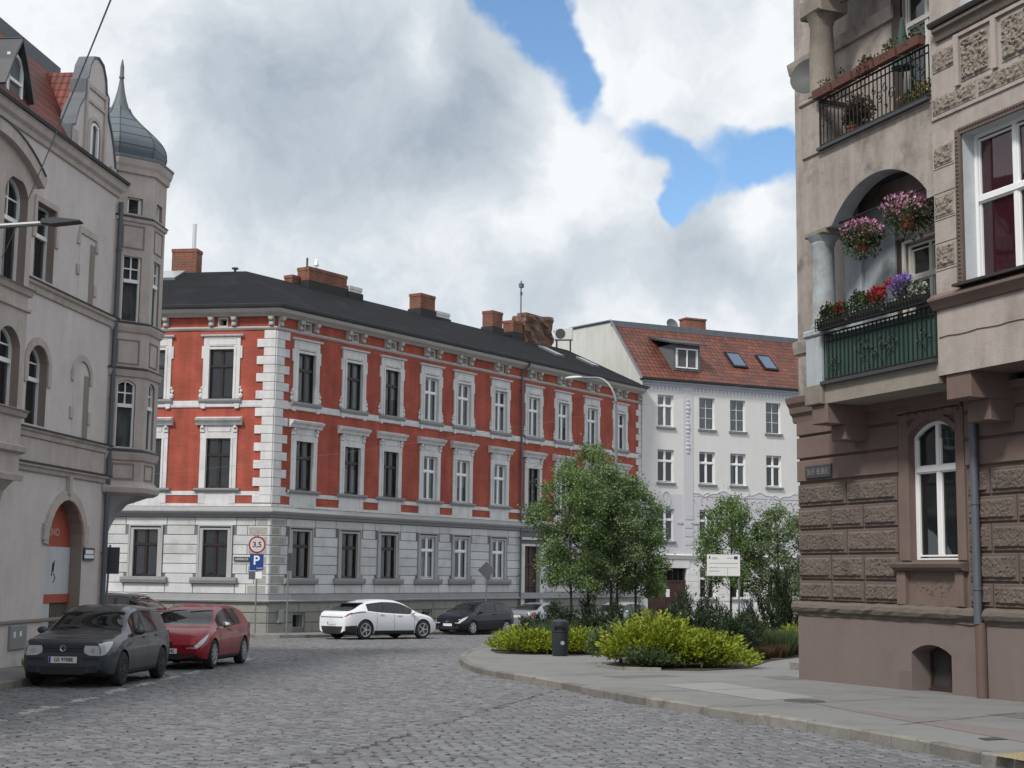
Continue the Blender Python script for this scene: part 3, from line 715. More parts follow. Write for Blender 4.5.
# walls
for F, cols, s0, s1 in ((FB, colB, 0, LB), (FA, colA, -LA, 0)):
    mb = MB(F)
    wall(mb, s0, s1, 4.06, 12.45, holes(cols, 5.08, 7.14) + holes(cols, 8.8, 10.88) + [(c - .16, c + .16, 11.88, 12.16) for c in cols], back=.42, jm=1, room=2)
    part_w('brick_wall', mb, [M_redbrick, M_white, M_room], red, F)
    mb = MB(F)
    isB = F is FB
    door = [(18.62, 20.08, -1.05, 3.12)] if isB else []
    hh = holes(cols, 1.42, 3.36, (6,) if isB else ()) + door
    cel = [(c - .35, c + .35, -.62, -.1) for i, c in enumerate(cols) if not (isB and i == 6)]
    wall(mb, s0, s1, -2.2, 4.06, hh + cel, y=.03, back=.42, jm=1, room=2)
    part_w('ground_floor_wall', mb, [M_joint, M_gf, M_room], red, F)
    rows = [.75, 1.155, 1.56, 1.96, 2.35, 2.745, 3.14, 3.53, 3.87]
    mb = MB(F); mbc = MB(F)
    for r0, r1 in zip(rows, rows[1:]):
        # cut list along the wall
        blk = []
        for i, c in enumerate(cols):
            wdt = 1.0 if r1 <= 1.42 else .76
            if isB and i == 6: blk.append((18.32, 20.42, 'door'))
            else: blk.append((c - (.76 if r1 <= 3.5 and r0 > 1.4 else .9), c + (.76 if r1 <= 3.5 and r0 > 1.4 else .9), 'w'))
        xs = sorted(blk); edges = [s0] + [v for a, b, _ in xs for v in (a, b)] + [s1]
        spans = []
        for k in range(0, len(edges), 2): spans.append((edges[k], edges[k + 1]))
        for a, b, kd in xs:
            if kd == 'w' and (r0 > 3.5 or r1 < 1.2): spans.append((a, b))
            if kd == 'w' and 1.15 < r0 < 1.2: continue
        for a, b in spans:
            if b - a < .08: continue
            lo, hi = r0, r1
            # alternate quoin block next to the corner
            cut = None
            ri = rows.index(r0)
            if isB and a == 0: cut = a + (.95 if ri % 2 else .62)
            if (not isB) and b == 0: cut = b - (.62 if ri % 2 else .95)
            if cut is not None:
                q = (a, cut) if isB else (cut, b)
                rr = (cut, b) if isB else (a, cut)
                mbc.bbox(q[0] + (.002 if isB else .012), q[1] - (.012 if isB else .002), -.005, .05, lo + .012, hi - .012, .014, mi=0)
                x_a, x_b = (q[0] + .12, q[1] - .07) if isB else (q[0] + .07, q[1] - .12)
                mbc.box(x_a, x_b, -.014, .0, lo + .06, hi - .06, mi=1)
                a, b = rr
                if b - a < .08: continue
            mb.bbox(a + .012, b - .012, 0, .05, lo + .012, hi - .012, .014)
    # plinth courses
    for r0, r1, wd in ((.0, .43, 1.9), (-.42, 0, 1.9), (-.85, -.42, 1.6)):
        x = s0; k = 0
        segs = []
        xx = sorted([(c - .36, c + .36) for i, c in enumerate(cols) if not (isB and i == 6)] + ([(18.32, 20.42)] if isB else [])) if r0 < -.3 or isB else []
        cur = s0
        for a, b in xx + [(s1, s1)]:
            hit = (r0 < -.05) or (b - a > 1)
            if not hit and a != s1: continue
            L = a - cur
            nn = max(1, round(L / wd))
            for q in range(nn): segs.append((cur + L * q / nn, cur + L * (q + 1) / nn))
            cur = b
        for a, b in segs:
            if b - a > .05: mbc.bbox(a + .008, b - .008, -.03, .05, max(r0, -1.1) + .01, r1 - .01, .02, mi=2)
    part_w('ashlar_blocks', mb, M_gf, red, F); part_w('corner_and_plinth_stones', mbc, [M_gf, mat('rough_corner_panel', (.34, .335, .31), .95, .3, 4, .02, 30), M_plinth], red, F)
mb = MB()
strip(mb, [(.02, .43), (.14, .43), (.16, .49), (.10, .52), (.07, .74), (.02, .745)]); part('plinth_moulding', mb, M_trimdk, red)
mb = MB(); strip(mb, [(.0, 3.875), (.10, 3.9), (.13, 3.98), (.24, 4.02), (.30, 4.10), (.30, 4.14), (.12, 4.30), (.0, 4.32)]); part('storey_ledge', mb, M_trimdk, red)
mb = MB(); strip(mb, [(.0, 4.33), (.035, 4.33), (.035, 4.44), (.0, 4.44)]); strip(mb, [(.0, 4.78), (.03, 4.78), (.03, 4.95), (.0, 4.95)]); strip(mb, [(.0, 8.44), (.035, 8.44), (.05, 8.5), (.05, 8.7), (.0, 8.72)])
part('string_course', mb, M_white, red)
mb = MB(); strip(mb, [(0, 11.68), (.05, 11.70), (.09, 11.76), (.09, 11.80), (0, 11.84)]); strip(mb, [(-.1, 12.25), (.12, 12.25), (.22, 12.33), (.36, 12.40), (.42, 12.5), (.42, 12.545), (-.1, 12.55)])
part('eaves_cornice', mb, mat('cream_stone_trim', (.42, .41, .39), .85, .12, 1.5, .004, 25, streak=.15), red)
mb = MB(); strip(mb, [(.36, 12.55), (.46, 12.55), (.56, 12.6), (.59, 12.70), (.565, 12.71), (.53, 12.62), (.45, 12.58), (.36, 12.58)]); part('gutter', mb, M_zincdk, red)
# quoins
for F, sg in ((FB, 1), (FA, -1)):
    mb = MB(F)
    zq = [11.66 - .362 * i for i in range(20)] + [4.46]
    for i, (zt, zb) in enumerate(zip(zq, zq[1:])):
        wide = (i % 2 == 1) if sg == -1 else (i % 2 == 0)
        L = .80 if wide else .50
        a, b = (0, L) if sg == 1 else (-L, 0)
        mb.bbox(a + (0 if sg == 1 else 0), b, -.055, .01, zb + .012, zt - .004, .012)
    part_w('quoins', mb, M_white, red, F)
# far end quoins
mb = MB(FB)
for i in range(20):
    zt = 11.66 - .362 * i; L = .62 if i % 2 else .35; mb.bbox(LB - L, LB - .01, -.05, .01, zt - .35, zt, .012)
part_w('quoins', mb, M_white, red, FB)

# window trims (local: x centre of window, y wall face, z as on the facade)
def scroll(mb, x, z, sg):
    for k, (dx, dz, r_) in enumerate(((0, 0, .10), (.02, .2, .07), (-.02, .34, .05))): mb.lathe((x + sg * dx, 0, z + dz), [(0.001, 0)], 3) if False else mb.ball((x + sg * dx, -.03, z + dz), r_, 8, 5, sc=(1, .6, 1.2))
def trim_top():
    mb = MB(); o = HW
    for sg in (-1, 1):
        a, b = sorted((sg * o, sg * (o + .27))); mb.box(a, b, -.06, .0, 8.8, 11.02)
        a, b = sorted((sg * o, sg * (o + .10))); mb.box(a, b, -.085, -.06, 8.8, 10.88 + .10)
        a, b = sorted((sg * (o + .27), sg * (o + .35))); mb.box(a, b, -.05, 0, 10.5, 11.02)
        scroll(mb, sg * (o + .33), 8.92, sg)
        mb.prism([(sg * .62, 8.6), (sg * .86, 8.6), (sg * .82, 8.40), (sg * .66, 8.38)], 'y', -.09, 0)
    mb.box(-.80, .80, -.06, 0, 11.02, 11.40); mb.box(-o, o, -.085, 0, 10.88, 10.98)
    mb.ring([(-.62, 11.09), (-.62, 11.33), (.62, 11.33), (.62, 11.09)], .025, -.075, -.06, closed=True)
    mb.prism([(-.02, 11.40), (-.14, 11.44), (-.16, 11.5), (0, 11.53)][0:4], 'x', -.92, .92)
    mb.box(-.80, .80, -.07, 0, 8.46, 8.6)
    return mb
def trim_mid():
    mb = MB(); o = HW
    for sg in (-1, 1):
        a, b = sorted((sg * o, sg * (o + .26))); mb.box(a, b, -.06, 0, 5.08, 7.36)
        a, b = sorted((sg * o, sg * (o + .09))); mb.box(a, b, -.085, -.06, 5.08, 7.14)
        a, b = sorted((sg * .62, sg * .80)); mb.box(a, b, -.11, 0, 7.40, 7.62); mb.ball((sg * .71, -.12, 7.6), .075, 8, 5)
        a, b = sorted((sg * .55, sg * .80)); mb.box(a, b, -.05, 0, 4.44, 4.92)
    mb.box(-.80, .80, -.07, 0, 7.14, 7.38); mb.box(-.62, .62, -.05, 0, 7.38, 7.7)
    mb.ring([(-.50, 7.44), (-.50, 7.64), (.50, 7.64), (.50, 7.44)], .022, -.075, -.05, closed=True)
    mb.prism([(0, 7.68), (-.13, 7.70), (-.17, 7.80), (-.27, 7.88), (-.31, 7.97), (0, 8.04)], 'x', -.99, .99)
    mb.box(-.55, .55, -.035, 0, 4.44, 4.92)
    return mb
def trim_gf():
    mb = MB(); o = HW
    mb.ring([(-o, 1.42), (-o, 3.36), (o, 3.36), (o, 1.42)], .14, -.04, .04); mb.ring([(-o - .14, 1.42), (-o - .14, 3.50), (o + .14, 3.50), (o + .14, 1.42)], .08, -.06, .04)
    return mb
def sill(z0, z1, hw, out, m_=None):
    mb = MB(); mb.prism([(.0, z0), (-out * .7, z0), (-out, z0 + (z1 - z0) * .5), (-out, z1 - .02), (.05, z1)], 'x', -hw, hw); return mesh('sill', mb, m_ or M_trimdk)
me_tt, me_tm, me_tg = mesh('trim', trim_top(), M_white), mesh('trim', trim_mid(), M_white), mesh('trim', trim_gf(), mat('gf_surround', (.36, .365, .375), .85, .12, 1.5, .004, 25, streak=.12))
me_st, me_sm, me_sg = sill(8.62, 8.80, .92, .16), sill(4.93, 5.08, .98, .17), sill(1.17, 1.42, 1.0, .17)
P2 = {}
def redwin(kind, zz, h_):
    k = (kind, h_)
    if k not in P2:
        colr = M_bframe if kind[0] == 'b' else M_wframe
        cur = {'0': (None, None), '1': (M_curt, 'full'), '2': (M_curt, 'sides'), '3': (M_curtdk, 'full'), '4': (M_curt, 'half'), '5': (M_curt, 'left'), '6': (M_curt, 'blind')}[kind[1]]
        P2[k] = window_proto(HW * 2, h_, 'two', colr, depth=.09, curtain=cur[0], cur_part=cur[1], trans=.66 if h_ > 2 else .68, fw=.06)
    return P2[k]
tB = ['b5', 'b2', 'b6', 'w2', 'w1', 'w4', 'w1', 'w6', 'w2', 'w0']; mBk = ['b0', 'b4', 'b3', 'w2', 'w6', 'w1', 'b0', 'w4', 'w2', 'w1']; gB = ['b3', 'b0', 'b3', 'w4', 'w3', 'w2', None, 'w1', 'w2', 'w3']
tA = ['b3', 'b2', 'b3', 'b0']; mA = ['b3', 'b0', 'b3', 'b0']; gA = ['b0', 'b3', 'b0', 'b3']
for F, cols, tk, mk, gk in ((FB, colB, tB, mBk, gB), (FA, colA, tA, mA, gA)):
    for i, c in enumerate(cols):
        for kk, z0, h_, tr, sl in ((tk[i], 8.8, 2.08, me_tt, me_st), (mk[i], 5.08, 2.06, me_tm, me_sm), (gk[i], 1.42, 1.94, me_tg, me_sg)):
            if kk is None: continue
            o = put_window(redwin(kk, z0, h_), red, F @ T(c, 0, z0))
            link('surround', tr, o, F @ T(c, 0, 0)); link('sill', sl, o, F @ T(c, 0, 0))
# brackets and attic windows under the eaves
def bracket():
    mb = MB()
    mb.prism([(0, 11.84), (-.10, 11.84), (-.13, 11.95), (-.08, 12.02), (-.16, 12.1), (-.24, 12.14), (-.26, 12.24), (0, 12.25)], 'x', -.11, .11)
    for z in (11.93, 12.15): mb.ball((-.0, -.15 - (.06 if z > 12 else 0), z), .085, 8, 5, sc=(1.25, .6, 1))
    return mesh('bracket', mb, MATS['cream_stone_trim'])
me_b = bracket()
mb = MB(); mb.ring([(-.16, 11.88), (-.16, 12.16), (.16, 12.16), (.16, 11.88)], .09, -.05, 0, closed=True); me_al = mesh('attic_window_surround', mb, MATS['cream_stone_trim'])
for F, cols in ((FB, colB), (FA, colA)):
    for c in cols:
        for d in (-.5, .5): link('bracket', me_b, red, F @ T(c + d, 0, 0))
        link('attic_window_surround', me_al, red, F @ T(c, 0, 0))
link('bracket', me_b, red, FB @ T(.2, 0, 0)); link('bracket', me_b, red, FA @ T(-.2, 0, 0)); link('bracket', me_b, red, FB @ T(LB - .3, 0, 0))
# cellar window bars
for i, c in enumerate(colB):
    if i == 6: continue
    mb = MB(FB)
    for k in range(4): mb.box(c - .27 + .18 * k - .012, c - .27 + .18 * k + .012, .1, .12, -.6, -.12)
    part_w('cellar_grille', mb, M_iron, red, FB)
# entrance
mb = MB(FB)
mb.ring([(18.62, -1.05), (18.62, 3.12), (20.08, 3.12), (20.08, -1.05)], .30, -.05, .05)
mb.box(18.25, 20.45, -.12, 0, 3.44, 3.56)
part_w('door_surround', mb, M_white, red, FB)
mb = MB(FB); mb.box(18.64, 20.06, .22, .30, -1.0, 3.1)
dr = part_w('door', mb, M_doorwood, red, FB)
mb = MB(FB)
for a in (18.70, 19.38):
    for z0, z1 in ((-.8, -.1), (0, .9), (1.0, 2.0)): mb.bbox(a, a + .6, .19, .22, z0, z1, .015)
mb.box(18.64, 20.06, .185, .22, 2.12, 2.22); mb.box(19.33, 19.37, .18, .22, -1, 3.1)
part_w('door_panel', mb, M_doorwood, dr, FB)
mb = MB(FB); mb.box(20.14, 20.3, -.08, -.05, 1.2, 1.45); part_w('doorbell_panel', mb, M_iron, red, FB)
# downpipe
def downpipe(F, s, off, z0, z1, parent, m_=M_pipe, r_=.055, brk=1.9):
    mb = MB(F); mb.tube([(s, -off, z0), (s, -off, z1)], r_, 10)
    z = z0 + .6
    while z < z1: mb.tube([(s, -off, z), (s, -off, z + .05)], r_ * 1.25, 10); mb.box(s - .015, s + .015, -off, 0, z, z + .04); z += brk
    return part_w('downpipe', mb, m_, parent, F, smooth=True)
downpipe(FB, 18.12, .12, -.9, 11.9, red)
mb = MB(FB); mb.tube([(18.12, -.12, 11.9), (18.12, -.16, 12.1), (18.25, -.42, 12.35), (18.3, -.5, 12.58)], .055, 8); part_w('downpipe', mb, M_pipe, red, FB, smooth=True)
# roof
mb = MB()
def rpt(o, z): return (CX + _bis.x * o, CY + _bis.y * o, z)
def a3(s, o, z): return (*apt(s, o), z)
def b3(s, o, z): return (*bpt(s, o), z)
ZE, ZR, OE, OR, OB = 12.63, 15.32, .52, -5.2, -10.9
mb.poly([rpt(OE, ZE), b3(LB + .1, OE, ZE), b3(LB + .1, OR, ZR), rpt(OR, ZR)]); mb.poly([rpt(OE, ZE), rpt(OR, ZR), a3(LA, OR, ZR), a3(LA, OE, ZE)])
mb.poly([rpt(OB, ZE), b3(LB + .1, OB, ZE), b3(LB + .1, OR, ZR), rpt(OR, ZR)]); mb.poly([rpt(OB, ZE), rpt(OR, ZR), a3(LA, OR, ZR), a3(LA, OB, ZE)])
mb.poly([b3(LB + .1, OE, ZE), b3(LB + .1, OB, ZE), b3(LB + .1, OR, ZR)]); mb.poly([a3(LA, OE, ZE), a3(LA, OB, ZE), a3(LA, OR, ZR)])
mb.poly([rpt(OE, ZE - .03), b3(LB, OE, ZE - .03), b3(LB, -.3, ZE - .03), rpt(-.3, ZE - .03)]); mb.poly([rpt(OE, ZE - .03), a3(LA, OE, ZE - .03), a3(LA, -.3, ZE - .03), rpt(-.3, ZE - .03)])
roof = part('roof', mb, M_slate, red)
mb = MB(); w0 = MB()
for p, q in (((a3(LA, 0, 0)), a3(LA, -10.4, 0)), (a3(LA, -10.4, 0), rpt(-10.4, 0)), (rpt(-10.4, 0), b3(LB, -10.4, 0)), (b3(LB, -10.4, 0), b3(LB, 0, 0))):
    mb.poly([(p[0], p[1], -2.4), (q[0], q[1], -2.4), (q[0], q[1], 12.62), (p[0], p[1], 12.62)])
part('rear_wall', mb, M_Lgrey, red)
def zroof(o): return ZE + (ZR - ZE) * (OE - o) / (OE - OR) if o > OR else ZE + (ZR - ZE) * (o - OB) / (OR - OB)
def chimney(F, s0, s1, o, d, ztop, m_=M_chbrick, label=None, cap=True, base=True, sg=1):
    mb = MB(F); zb = zroof(o) - .8
    mb.box(s0, s1, -o - d / 2, -o + d / 2, zb, ztop - .16, 0)
    if cap: mb.box(s0 - .025, s1 + .025, -o - d / 2 - .025, -o + d / 2 + .025, ztop - .16, ztop, 0)
    else: mb.box(s0 + .004, s1 - .004, -o - d / 2 + .004, -o + d / 2 - .004, ztop - .16, ztop, 0)
    if base: mb.box(s0 - .06, s1 + .06, -o - d / 2 - .06, -o + d / 2 + .06, zb, zroof(o) + .22, 1)
    o_ = link('chimney', mesh('chimney', mb, [m_, M_tar], False, F), roof, F)
    if label: o_['label'] = label
chimney(FB, 7.1, 9.85, -5.2, .75, 16.2, label='broad brick chimney nearest the corner')
chimney(FB, 6.5, 7.02, -5.6, .5, 15.75); chimney(FB, 9.98, 10.9, -5.0, .5, 15.75, M_white, cap=True)
chimney(FB, 15.75, 17.0, -5.2, .75, 16.35); chimney(FB, 17.3, 18.8, -5.5, .6, 15.72, M_white); chimney(FB, 22.35, 23.35, -5.2, .7, 16.45); chimney(FB, 24.4, 25.4, -5.2, .7, 16.2)
chimney(FA, -7.1, -5.9, -6.0, .7, 16.55)
# crumbling chimney: eroded masonry block
b = bmesh.new(); bmesh.ops.create_cube(b, size=1); bmesh.ops.subdivide_edges(b, edges=b.edges[:], cuts=9, use_grid_fill=True)
for v in b.verts:
    v.co.x *= 2.9; v.co.y *= .9; v.co.z = (v.co.z + .5) * (1.75 + v.co.x * .09)
    j = .07; v.co += Vector((rnd.uniform(-j, j), rnd.uniform(-j, j), rnd.uniform(-j, j) * .5)) + Vector((0, .08 * math.sin(v.co.x * 5 + v.co.z * 6), 0))
me = bpy.data.meshes.new('crumbling_chimney'); b.to_mesh(me); b.free(); me.materials.append(M_oldbrick)
o = link('chimney', me, roof, FB @ T(27.0, 5.2, 15.05)); o['label'] = 'crumbling old masonry chimney with fallen plaster'
mb = MB(FB); mb.box(25.75, 28.3, 4.85, 5.5, 16.72, 16.86); link('chimney_cap', mesh('chimney_cap', mb, M_chbrick, False, FB), roof, FB)
mb = MB(FA); mb.tube([(-6.18, 6, 16.5), (-6.18, 6, 17.8)], .10, 10); link('flue_pipe', mesh('flue_pipe', mb, mat('bright_steel', (.6, .62, .64), .35, .1, metal=.6), True, FA), roof, FA)
mb = MB(FA); mb.tube([(-3.9, 5.4, 15.1), (-3.9, 5.4, 15.5)], .06, 8); mb.tube([(-3.9, 5.4, 15.47), (-3.9, 5.4, 15.53)], .16, 10)
mb2 = MB(FB); mb2.tube([(7.35, 5.2, 16.2), (7.35, 5.2, 16.7)], .05, 6); link('vent_pipe', mesh('vent_pipe', mb2, M_zincdk, True, FB), roof, FB)
mb2 = MB(FB); mb2.tube([(8.0, 5.2, 16.2), (8.0, 5.2, 16.6)], .08, 8); mb2.lathe((8.0, 5.2, 16.45), [(.15, 0), (.02, .3)], 8); link('vent_pipe', mesh('vent_pipe', mb2, MATS['bright_steel'], True, FB), roof, FB)
link('vent_pipe', mesh('vent_pipe', mb, M_zincdk, True, FA), roof, FA)
for F, s, o, w_, l_ in ((FB, 25.6, -2.6, .8, 1.3), (FB, 28.6, -2.0, .7, 1.2), (FA, -7.4, -3.9, 1.2, 1.2)):
    mb = MB(F); q = []
    for ds, do in ((0, 0), (w_, 0), (w_, -l_), (0, -l_)): q.append((s + ds, -(o + do), zroof(o + do) + .12))
    mb.poly(q, 0)
    for i in range(4): p1, p2 = q[i], q[(i + 1) % 4]; mb.poly([p1, p2, (p2[0], p2[1], p2[2] - .2), (p1[0], p1[1], p1[2] - .2)], 1)
    link('roof_hatch', mesh('roof_hatch', mb, [mat('dusty_skylight', (.32, .34, .36), .3, .1), M_zinc], False, F), roof, F)
# aerial mast
mb = MB(FB); mb.tube([(25.7, 5.2, 16.2), (25.7, 5.2, 18.75)], .04, 6); mb.box(25.6, 25.85, 5.1, 5.3, 18.35, 18.6); mb.box(25.66, 25.78, 5.15, 5.25, 17.9, 18.1)
solo('aerial_mast', mb, M_zinc, 'thin grey aerial mast standing above the crumbling roof chimney', 'aerial', world=FB)
# air conditioner
_p = FB @ Vector((29.9, 4.9, zroof(-4.9) - .02)); F = frame(_p.x, _p.y, _p.z, 97)
ac = thing('air_conditioner', 'white air conditioner unit on the dark roof beside the crumbling chimney', 'air conditioner', F)
mb = MB(F); mb.bbox(-.55, .55, -.2, .25, .62, 1.36, .03); part('casing', mb, mat('ac_white', (.55, .56, .55), .5, .08), ac)
mb = MB(F); mb.prism([(.12 + .3 * math.cos(2 * PI * i / 20) - .3, 1.0 + .3 * math.sin(2 * PI * i / 20)) for i in range(20)], 'y', -.225, -.2); part('fan_grille', mb, M_zincdk, ac)
mb = MB(F); mb.box(-.45, -.38, -.15, .2, -.15, .62); mb.box(.38, .45, -.15, .2, -.4, .62); part('bracket', mb, M_iron, ac)
# street name plate on the corner
F = FA @ T(-1.15, -.02, 2.17)
sp = thing('street_name_plate', 'small dark street name plate on the red building corner beside the parking sign', 'street sign', F)
mb = MB(F); mb.box(-.34, .34, -.03, -.005, -.09, .09); part('plate', mb, mat('plate_dark', (.03, .035, .04), .4, .1), sp)
mb = MB(F); glyphs(mb, -.28, .28, -.045, .045, -.034, 13, 5); part('lettering', mb, M_wframe, sp)
# alarm box on the plinth
mb = MB(FB); mb.bbox(.55, .85, -.12, -.03, -.40, .14, .01); part_w('meter_box', mb, M_Lgrey, red, FB)

# ------------------------------------------------------------------ WHITE BUILDING WITH RED MANSARD
EX, EY = bpt(30.78, 0)
FW = frame(EX, EY, 0, 64)
gW = gz(EX, EY) + .1
wh = thing('apartment_building', 'white and lilac apartment building with red tiled mansard roof and dark gate', 'building', frame(EX, EY, gW, 64))
cW = [1.70, 4.62, 6.85, 9.50, 12.2, 14.9, 17.6, 20.3]
LW = 22.0
mb = MB(FW)
h_ = [(c - .56, c + .56, 10.45, 12.35) for c in cW] + [(c - .57, c + .57, 7.15, 9.08) for c in cW] + [(c - .57, c + .57, 3.70, 5.60) for c in cW] + [(.45, 3.12, -1.6, 2.14)] + [(c - .56, c + .56, .35, 2.15) for c in cW[1:]]
wall(mb, 0, LW, 6.45, 13.1, [q for q in h_ if q[3] > 6.5], back=.4, mi=0, jm=0, room=2)
mb2 = MB(FW); wall(mb2, 0, LW, 2.85, 6.45, [q for q in h_ if 3 < q[3] < 6.4], back=.4, mi=1, jm=1, room=2)
wall(mb2, 0, LW, -2.6, 2.85, [q for q in h_ if q[3] < 3], back=.4, mi=0, jm=0, room=2)
part_w('wall', mb, [M_W, M_Wlil, M_room], wh, FW); part_w('ground_floor_wall', mb2, [M_W, M_Wlil, M_room], wh, FW)
# scalloped edge between white and lilac
mb = MB(FW); z0 = 6.452
pts = []
for i in range(0, 230):
    s = i * .095
    z = 6.56 + .14 * math.cos((s - 5.75) / 2.65 * 2 * PI) + .05 * math.cos((s - 5.75) / 2.65 * 6 * PI)
    pts.append((s, z))
mb.prism([(0, 6.40)] + [(s, z - .03) for s, z in pts if s > 3.6] + [(LW, 6.40)] if False else [(3.6, 6.40)] + [(s, z) for s, z in pts if s > 3.6 and s < LW] + [(LW, 6.40)], 'y', -.012, 0)
part_w('lilac_frieze', mb, M_Wlil, wh, FW)
mb = MB(FW)
mb.ring([(s, z) for s, z in pts if 3.6 < s < LW], .05, -.035, 0)
for c in cW[1:]:
    mb.ring([(c - .45, 6.2), (c - .3, 6.5), (c, 6.62), (c + .3, 6.5), (c + .45, 6.2)], .035, -.03, 0)
    for k in (-1, 1): mb.ring([(c + k * 1.1 + .28 * math.cos(t), 5.95 + .28 * math.sin(t)) for t in np.linspace(0, 5, 12)], .03, -.025, 0)
mb.ring([(1.7 + .32 * math.cos(t), 6.15 + .5 * math.sin(t)) for t in np.linspace(0, 2 * PI, 18)[:-1]], .06, -.04, 0, closed=True)
for z in (3.5, 4.0, 4.5, 5.0): mb.box(3.0, 3.5, -.065, -.04, z, z + .32)
mb.box(2.5, 2.9, -.05, 0, 4.75, 4.9); mb.box(3.58, 4.0, -.05, 0, 4.75, 4.9)
for k in range(14):
    z = 8.9 + k * .24; w_ = .14 + .05 * math.sin(k * 1.3); mb.ball((3.23, -.05, z + .1), w_, 6, 4, sc=(1, .35, .7))
part_w('stucco_ornament', mb, mat('stucco_light', (.50, .51, .56), .85, .08), wh, FW)
mb = MB(FW); mb.box(2.9, 3.58, -.04, 0, 2.95, 12.9); part_w('pilaster', mb, M_Wlil, wh, FW)
mb = MB(FW)
x = 0
while x < LW:
    if not 2.85 < x < 3.5: mb.prism([(x + .04, 12.86), (x + .04, 12.74), (x + .10, 12.66), (x + .16, 12.74), (x + .16, 12.86)], 'y', -.03, 0)
    x += .26
mb.prism([(0, 12.86), (-.05, 12.88), (-.08, 13.0), (-.2, 13.06), (-.24, 13.14), (0, 13.16)], 'x', 0, LW)
part_w('cornice', mb, mat('lilac_grey_trim', (.40, .41, .47), .8, .08), wh, FW)
mb = MB(FW); mb.prism([(0, 13.16), (-.34, 13.17), (-.38, 13.30), (-.34, 13.31), (-.3, 13.22), (0, 13.24)], 'x', -.1, LW); part_w('gutter', mb, M_zincdk, wh, FW)
mb = MB(FW); mb.prism([(0, 2.62), (-.10, 2.66), (-.16, 2.8), (-.2, 2.88), (0, 2.96)], 'x', 0, LW); mb.box(.3, 3.3, -.05, 0, 2.14, 2.62)
for z in (2.1, 1.72, 1.34, .96, .58, .2, -.18, -.56): mb.bbox(3.16, 3.95, -.03, .0, z - .36, z, .01)
for s0 in (5.3, 7.55, 10.2):
    for z in (2.1, 1.72, 1.34, .96, .58): mb.bbox(s0, s0 + .9, -.03, 0, z - .36, z, .01)
for z in (.05, -.35, -.75): mb.bbox(4.05, LW, -.03, 0, z - .38, z, .01)
part_w('base_blocks', mb, M_W, wh, FW)
PW = {}
def wwin(k, hw, h2):
    if (k, h2) not in PW:
        cur = {'a': (M_curt, 'half'), 'b': (M_curt, 'full'), 'c': (None, None), 'd': (M_curt, 'sides'), 'e': (M_curtdk, 'full'), 'g': (M_curt, 'full')}[k]
        PW[k, h2] = window_proto(hw * 2, h2, 'grid' if k == 'g' else 'two', M_wframe, curtain=cur[0], cur_part=cur[1], trans=.66, fw=.07, depth=.16)
    return PW[k, h2]
me_sw = mesh('sill', (lambda m_: (m_.prism([(0, -.14), (-.1, -.14), (-.1, -.02), (.1, 0)], 'x', -.66, .66), m_)[1])(MB()), M_Wledge)
for i, c in enumerate(cW):
    for z0, hw, h2, kd in ((10.45, .56, 1.9, 'bggge'[min(i, 4)]), (7.15, .57, 1.93, 'ecdeb'[min(i, 4)]), (3.70, .57, 1.9, 'ecbde'[min(i, 4)]), (.35, .56, 1.8, 'eeeee'[min(i, 4)])):
        if z0 < 1 and i == 0: continue
        o = put_window(wwin(kd, hw, h2), wh, FW @ T(c, 0, z0)); link('sill', me_sw, o, FW @ T(c, 0, z0))
# gate
mb = MB(FW); mb.box(.47, 3.1, .12, .2, -1.5, 1.38)
gt = part_w('gate', mb, M_gatewood, wh, FW)
mb = MB(FW)
for a in (.5, 1.8): mb.bbox(a, a + 1.26, .09, .12, -.2, 1.2, .02); mb.bbox(a, a + 1.26, .09, .12, -1.4, -.3, .02)
mb.box(.47, 3.1, .07, .14, 1.32, 1.42); part_w('gate_panel', mb, M_gatewood, gt, FW)
mb = MB(FW)
for k in range(7): mb.box(.55 + k * .41, .60 + k * .41, .14, .18, 1.42, 2.12)
part_w('gate_bar', mb, M_iron, gt, FW)
mb = MB(FW); mb.box(1.72, 1.98, .06, .068, .45, .9); part_w('paper_notice', mb, M_wframe, gt, FW)
# roof with tiles: uv = (along, up the slope) in metres
mb = MB(FW); d_, z1_, z2_ = 3.5, 13.28, 17.0; sl = math.hypot(d_ + .25, z2_ - z1_)
mb.poly([(-.02, -.25, z1_), (LW, -.25, z1_), (LW, d_, z2_), (-.02, d_, z2_)], 0, [(0, 0), (LW, 0), (LW, sl), (0, sl)])
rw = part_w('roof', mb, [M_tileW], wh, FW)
mb = MB(FW)
mb.poly([(-.05, d_, z2_ + .22), (LW, d_, z2_ + .22), (LW, 11, z2_ + .6), (-.05, 11, z2_ + .6)]); mb.box(-.05, LW, d_ - .14, d_ + .02, z2_ - .14, z2_ + .22)
link('roof_edge_flashing', mesh('roof_edge_flashing', mb, M_zinc, False, FW), rw, FW)
mb = MB(FW); mb.poly([(-.03, -.2, 13.1), (-.03, d_, z2_ + .2), (-.03, 11, z2_ + .55), (-.03, 11, 2), (-.03, 0, 2)])
part_w('gable_wall', mb, M_gable, wh, FW)
mb = MB(FW); mb.tube([(-.06, -.25, 13.2), (-.06, d_, z2_ + .2), (-.06, 11, z2_ + .6)], .09, 4); part_w('verge_flashing', mb, M_zinc, wh, FW)
mb = MB(FW); mb.poly([(LW, 0, -3), (LW, 0, 13.2), (LW, d_, z2_ + .2), (LW, 11, z2_ + .6), (LW, 11, -3)]); mb.poly([(0, 11, -3), (LW, 11, -3), (LW, 11, z2_ + .6), (0, 11, z2_ + .6)]); part_w('rear_wall', mb, M_Lgrey, wh, FW)
